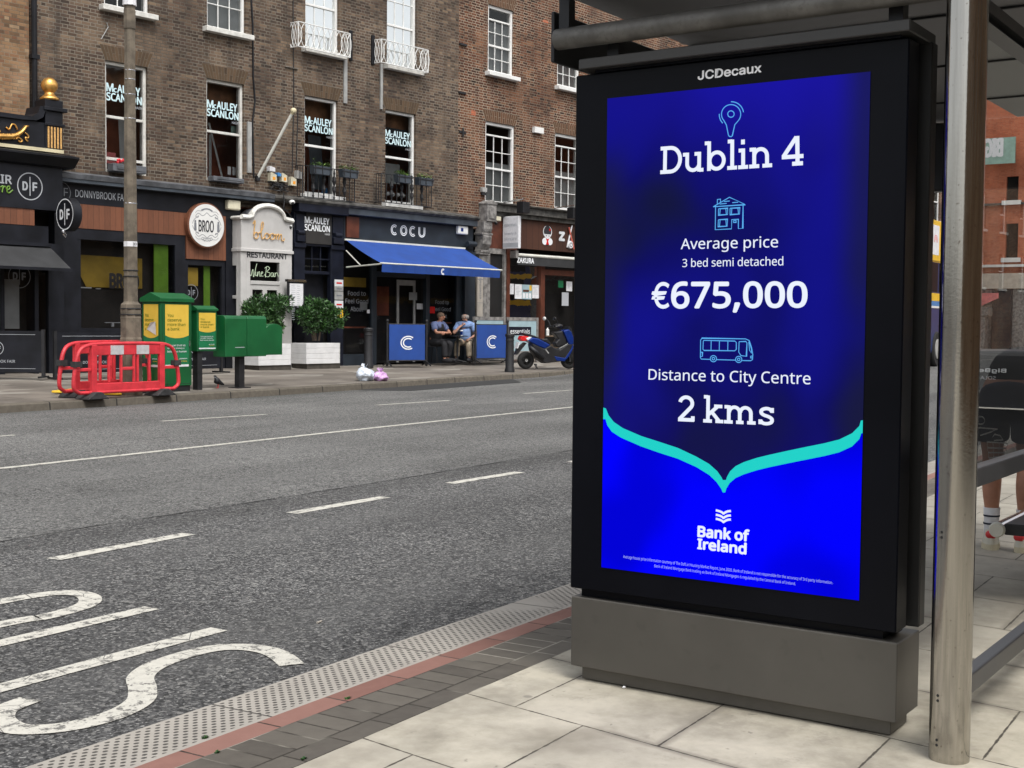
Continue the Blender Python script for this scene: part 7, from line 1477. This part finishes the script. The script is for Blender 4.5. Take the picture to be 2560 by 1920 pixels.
# ------------------------------------------------------------------ bus, seen in the slit between screen and post
bs_ = thing('bus', 'yellow and blue double decker bus glimpsed between the advertising screen and the steel post', 'bus', WLD, (38, 9.2, zroad(38)), own=True); bx0, bx1, by0, by1 = -5.0, 5.2, 0.0, 2.5
MB().box(bx0, bx1, by0, by1, .35, 4.15).build('body', M['bus_blue'], bs_, bevel=.12, seg=3); q = MB(); q.box(bx0+.02, bx1-.02, by0-.006, by0-.0005, 1.86, 2.08); q.box(bx0+.02, bx1-.02, by1+.0005, by1+.006, 1.86, 2.08); q.box(bx0+.02, bx1-.02, by0-.006, by0-.0005, 2.95, 3.12); q.box(bx0+.02, bx1-.02, by1+.0005, by1+.006, 2.95, 3.12); q.box(bx0+.02, bx1-.02, by0-.006, by0-.0005, 3.95, 4.05); q.build('yellow_band', M['bus_yellow'], bs_); MB().box(bx0+.02, bx1-.02, by0-.007, by0-.0005, 1.72, 1.859).build('light_band', M['bus_cyan'], bs_); MB().box(bx0+.02, bx1-.02, by0-.008, by0-.0005, 1.66, 1.719).build('white_band', M['white_paint'], bs_)
for k in range(6): MB().box(bx0+.3+1.62*k, bx0+1.75+1.62*k, by0-.01, by0-.001, 2.12, 2.93).build('window', M['disp_black'], bs_); MB().box(bx0+.3+1.62*k, bx0+1.75+1.62*k, by1+.001, by1+.01, 2.12, 2.93).build('window', M['disp_black'], bs_); MB().box(bx0+.3+1.62*k, bx0+1.75+1.62*k, by1+.001, by1+.01, 3.2, 3.9).build('window', M['disp_black'], bs_)
for k in (-1, 0, 1):
    fr_ = MB().box(-1.85+k*3, .2+k*3, by0-.03, by0-.0085, 2.98, 4.12).build('advert_frame', M['bus_yellow'], bs_, bevel=.02); MB().box(-1.6+k*3, -.06+k*3, by0-.034, by0-.0305, 3.15, 3.98).build('poster', M['paper'], fr_); q = MB()
    for r in (.2, .15, .1): q.ring(-.45+k*3, 3.5, r, .025, by0-.036, 16, 0, math.pi)
    q.build('arch_mark', M['pink_canvas'], fr_)
for xx, s_ in ((bx0, -1), (bx1, 1)): MB().box(xx+s_*.001, xx+s_*.012, .25, 2.25, 1.1, 2.4).build('windscreen', M['disp_black'], bs_); MB().box(xx+s_*.001, xx+s_*.012, .25, 2.25, 3.1, 3.95).build('windscreen', M['disp_black'], bs_); MB().box(xx+s_*.001, xx+s_*.01, .1, 2.4, 2.55, 2.95).build('destination_panel', M['bus_yellow'], bs_)
for x in (-3.6, .05, 3.6): wz = MB().lathe([(.2, -.0), (.46, -.02), (.5, .02), (.5, .25), (.2, .27)], (x, by0-.02, .5), 28, 'y').build('wheel', M['tyre'], bs_, auto=40); MB().lathe([(.0, -.03), (.12, -.05), (.28, -.025), (.28, .0)], (x, by0-.02, .5), 24, 'y').build('rim', M['grey_box'], wz)
# ------------------------------------------------------------------ buildings on the near side of the road, behind and beyond the camera (mirrored in glass and windows)
def block(name, lab, fr, u0, u1, y, dep, h, m, cols, rows, w_=1.0, hh=1.9, first=3.6):
    t = thing(name, lab, 'building', fr, ((u0+u1)/2, y+.1, .135)); ops = []
    for i in range(cols):
        c = u0+(u1-u0)*(i+.5)/cols
        for j in range(rows): z = first+j*3.1; ops.append((c-w_/2, c+w_/2, z, z+hh))
    q = wall_mb(u0, u1, .1, h, ops, .2, -y); q.box(u0, u1, y+.3, y+dep, .1, h); q.build('wall', M[m], t); MB().box(u0-.1, u1+.1, y-.15, y+dep, h, h+.3).build('parapet', M['grey_stone'], t)
    for a, c, e, f in ops: q = MB(); q.box(a, c, y+.16, y+.19, e, f); wn = q.build('window', M['window_glass'], t); q = MB(); q.box(a, c, y+.1, y+.15, (e+f)/2-.03, (e+f)/2+.03); q.box(a, a+.06, y+.1, y+.15, e, f); q.box(c-.06, c, y+.1, y+.15, e, f); q.build('frame', M['white_paint'], wn); MB().box(a-.1, c+.1, y-.08, y+.1, e-.12, e).build('sill', M['old_white'], wn)
    return t
OPP = Frame((0, 0, 0), R_(177.5))            # faces the road from the near side: x runs against the street
block('brick_building', 'pale brick terrace on the near pavement side behind the camera', OPP, -39, 25, 10.5, 8, 11.5, 'brick_left', 16, 2)
block('brick_building', 'dark brown brick terrace set back on the near side farther along the street', OPP, -150, -45, 24, 8, 17, 'brick_mid', 24, 4)
vr = thing('brick_building', 'bright red brick building mirrored in the shelter glass', 'building', SHL, (16, 80.2, .135))
def rv(px, py): x, z = onplane(SHL, px, py, 80); return -2.08-x, z
def rbox(mb, p0, p1, y0, y1): a, c = rv(*p0), rv(*p1); mb.box(a[0], c[0], y0, y1, a[1], c[1]); return mb
ops = []
for p0, p1 in (((2513, 645), (2546, 558)), ((2515, 502), (2547, 440))): a, c = rv(*p0), rv(*p1); ops.append((min(a[0], c[0]), max(a[0], c[0]), a[1], c[1]))
q = wall_mb(8, 30, .1, 22, ops, .3, -80); q.build('wall', M['brick_red'], vr)
MB().box(8, 30, 80.31, 90, .1, 22).build('core', M['room_dark'], vr)
for a, c, e, f in ops: wn = MB().box(a, c, 80.2, 80.25, e, f).build('window', M['window_glass'], vr); MB().box(a-.2, c+.2, 79.8, 80.2, e-.25, e).build('sill', M['white_paint'], wn)
MB().box(8, 30, 79.85, 79.998, rv(2500, 513)[1], rv(2500, 508)[1]).build('string_course', M['dark_stone'], vr); MB().box(8, 30, 79.7, 79.998, rv(2500, 668)[1], rv(2500, 662)[1]).build('cornice', M['white_paint'], vr); MB().box(8, 30, 79.6, 79.998, rv(2500, 722)[1], rv(2500, 684)[1]).build('fascia', M['render_beige'], vr); MB().box(8, 30, 79.75, 79.998, .1, rv(2500, 723)[1]).build('ground_floor', M['grey_stone'], vr)
q = MB(); rbox(q, (2480, 905), (2535, 724), 79.6, 79.749); q.build('doorway', M['shop_black'], vr)
q = MB(); a, c, e = rv(2451, 768), rv(2502, 733), rv(2475, 768); q.add([(a[0], 79.5, c[1]), (c[0], 79.5, c[1]), (c[0], 79.5, c[1]-.3), (a[0], 79.5, a[1]), (a[0], 79.7, c[1]), (c[0], 79.7, c[1])], [(0, 1, 2, 3), (0, 4, 5, 1)]); q.build('awning', M['pink_canvas'], vr)
mt = thing('painted_board', 'mint green painted board with faded letters mirrored in the shelter glass', 'sign', SHL, (16, 79.4, 9)); q = MB(); rbox(q, (2461, 415), (2546, 345), 79.35, 79.45); q.build('board', M['mint'], mt); a, c = rv(2515, 395), rv(2468, 350); MB().text('BIG', min(a[0], c[0]), max(a[0], c[0]), a[1], c[1], 79.34, .03).build('lettering', M['paper'], mt)
gp2 = thing('gate_pier', 'grey stone gate pier with capped top mirrored in the shelter glass', 'gate pier', SHL, (17, 78.5, .135)); q = MB(); a, c = rv(2442, 905), rv(2480, 790); q.box(a[0], c[0], 78.4, 79.2, .135, c[1]); a2, c2 = rv(2438, 790), rv(2489, 770); q.box(a2[0], c2[0], 78.3, 79.3, a2[1], c2[1]); q.build('shaft', M['grey_stone'], gp2, bevel=.03)
end = block('brick_building', 'long red brown brick terrace beyond the many-paned house, hidden behind the advertising screen', FAC, 14.05, 70, 0, 8, 12, 'brick_right', 18, 3)
blk = block('brick_building', 'distant red brick building across the far end of the street', SHL, -24, 6, 105, 8, 22, 'brick_red', 8, 5)
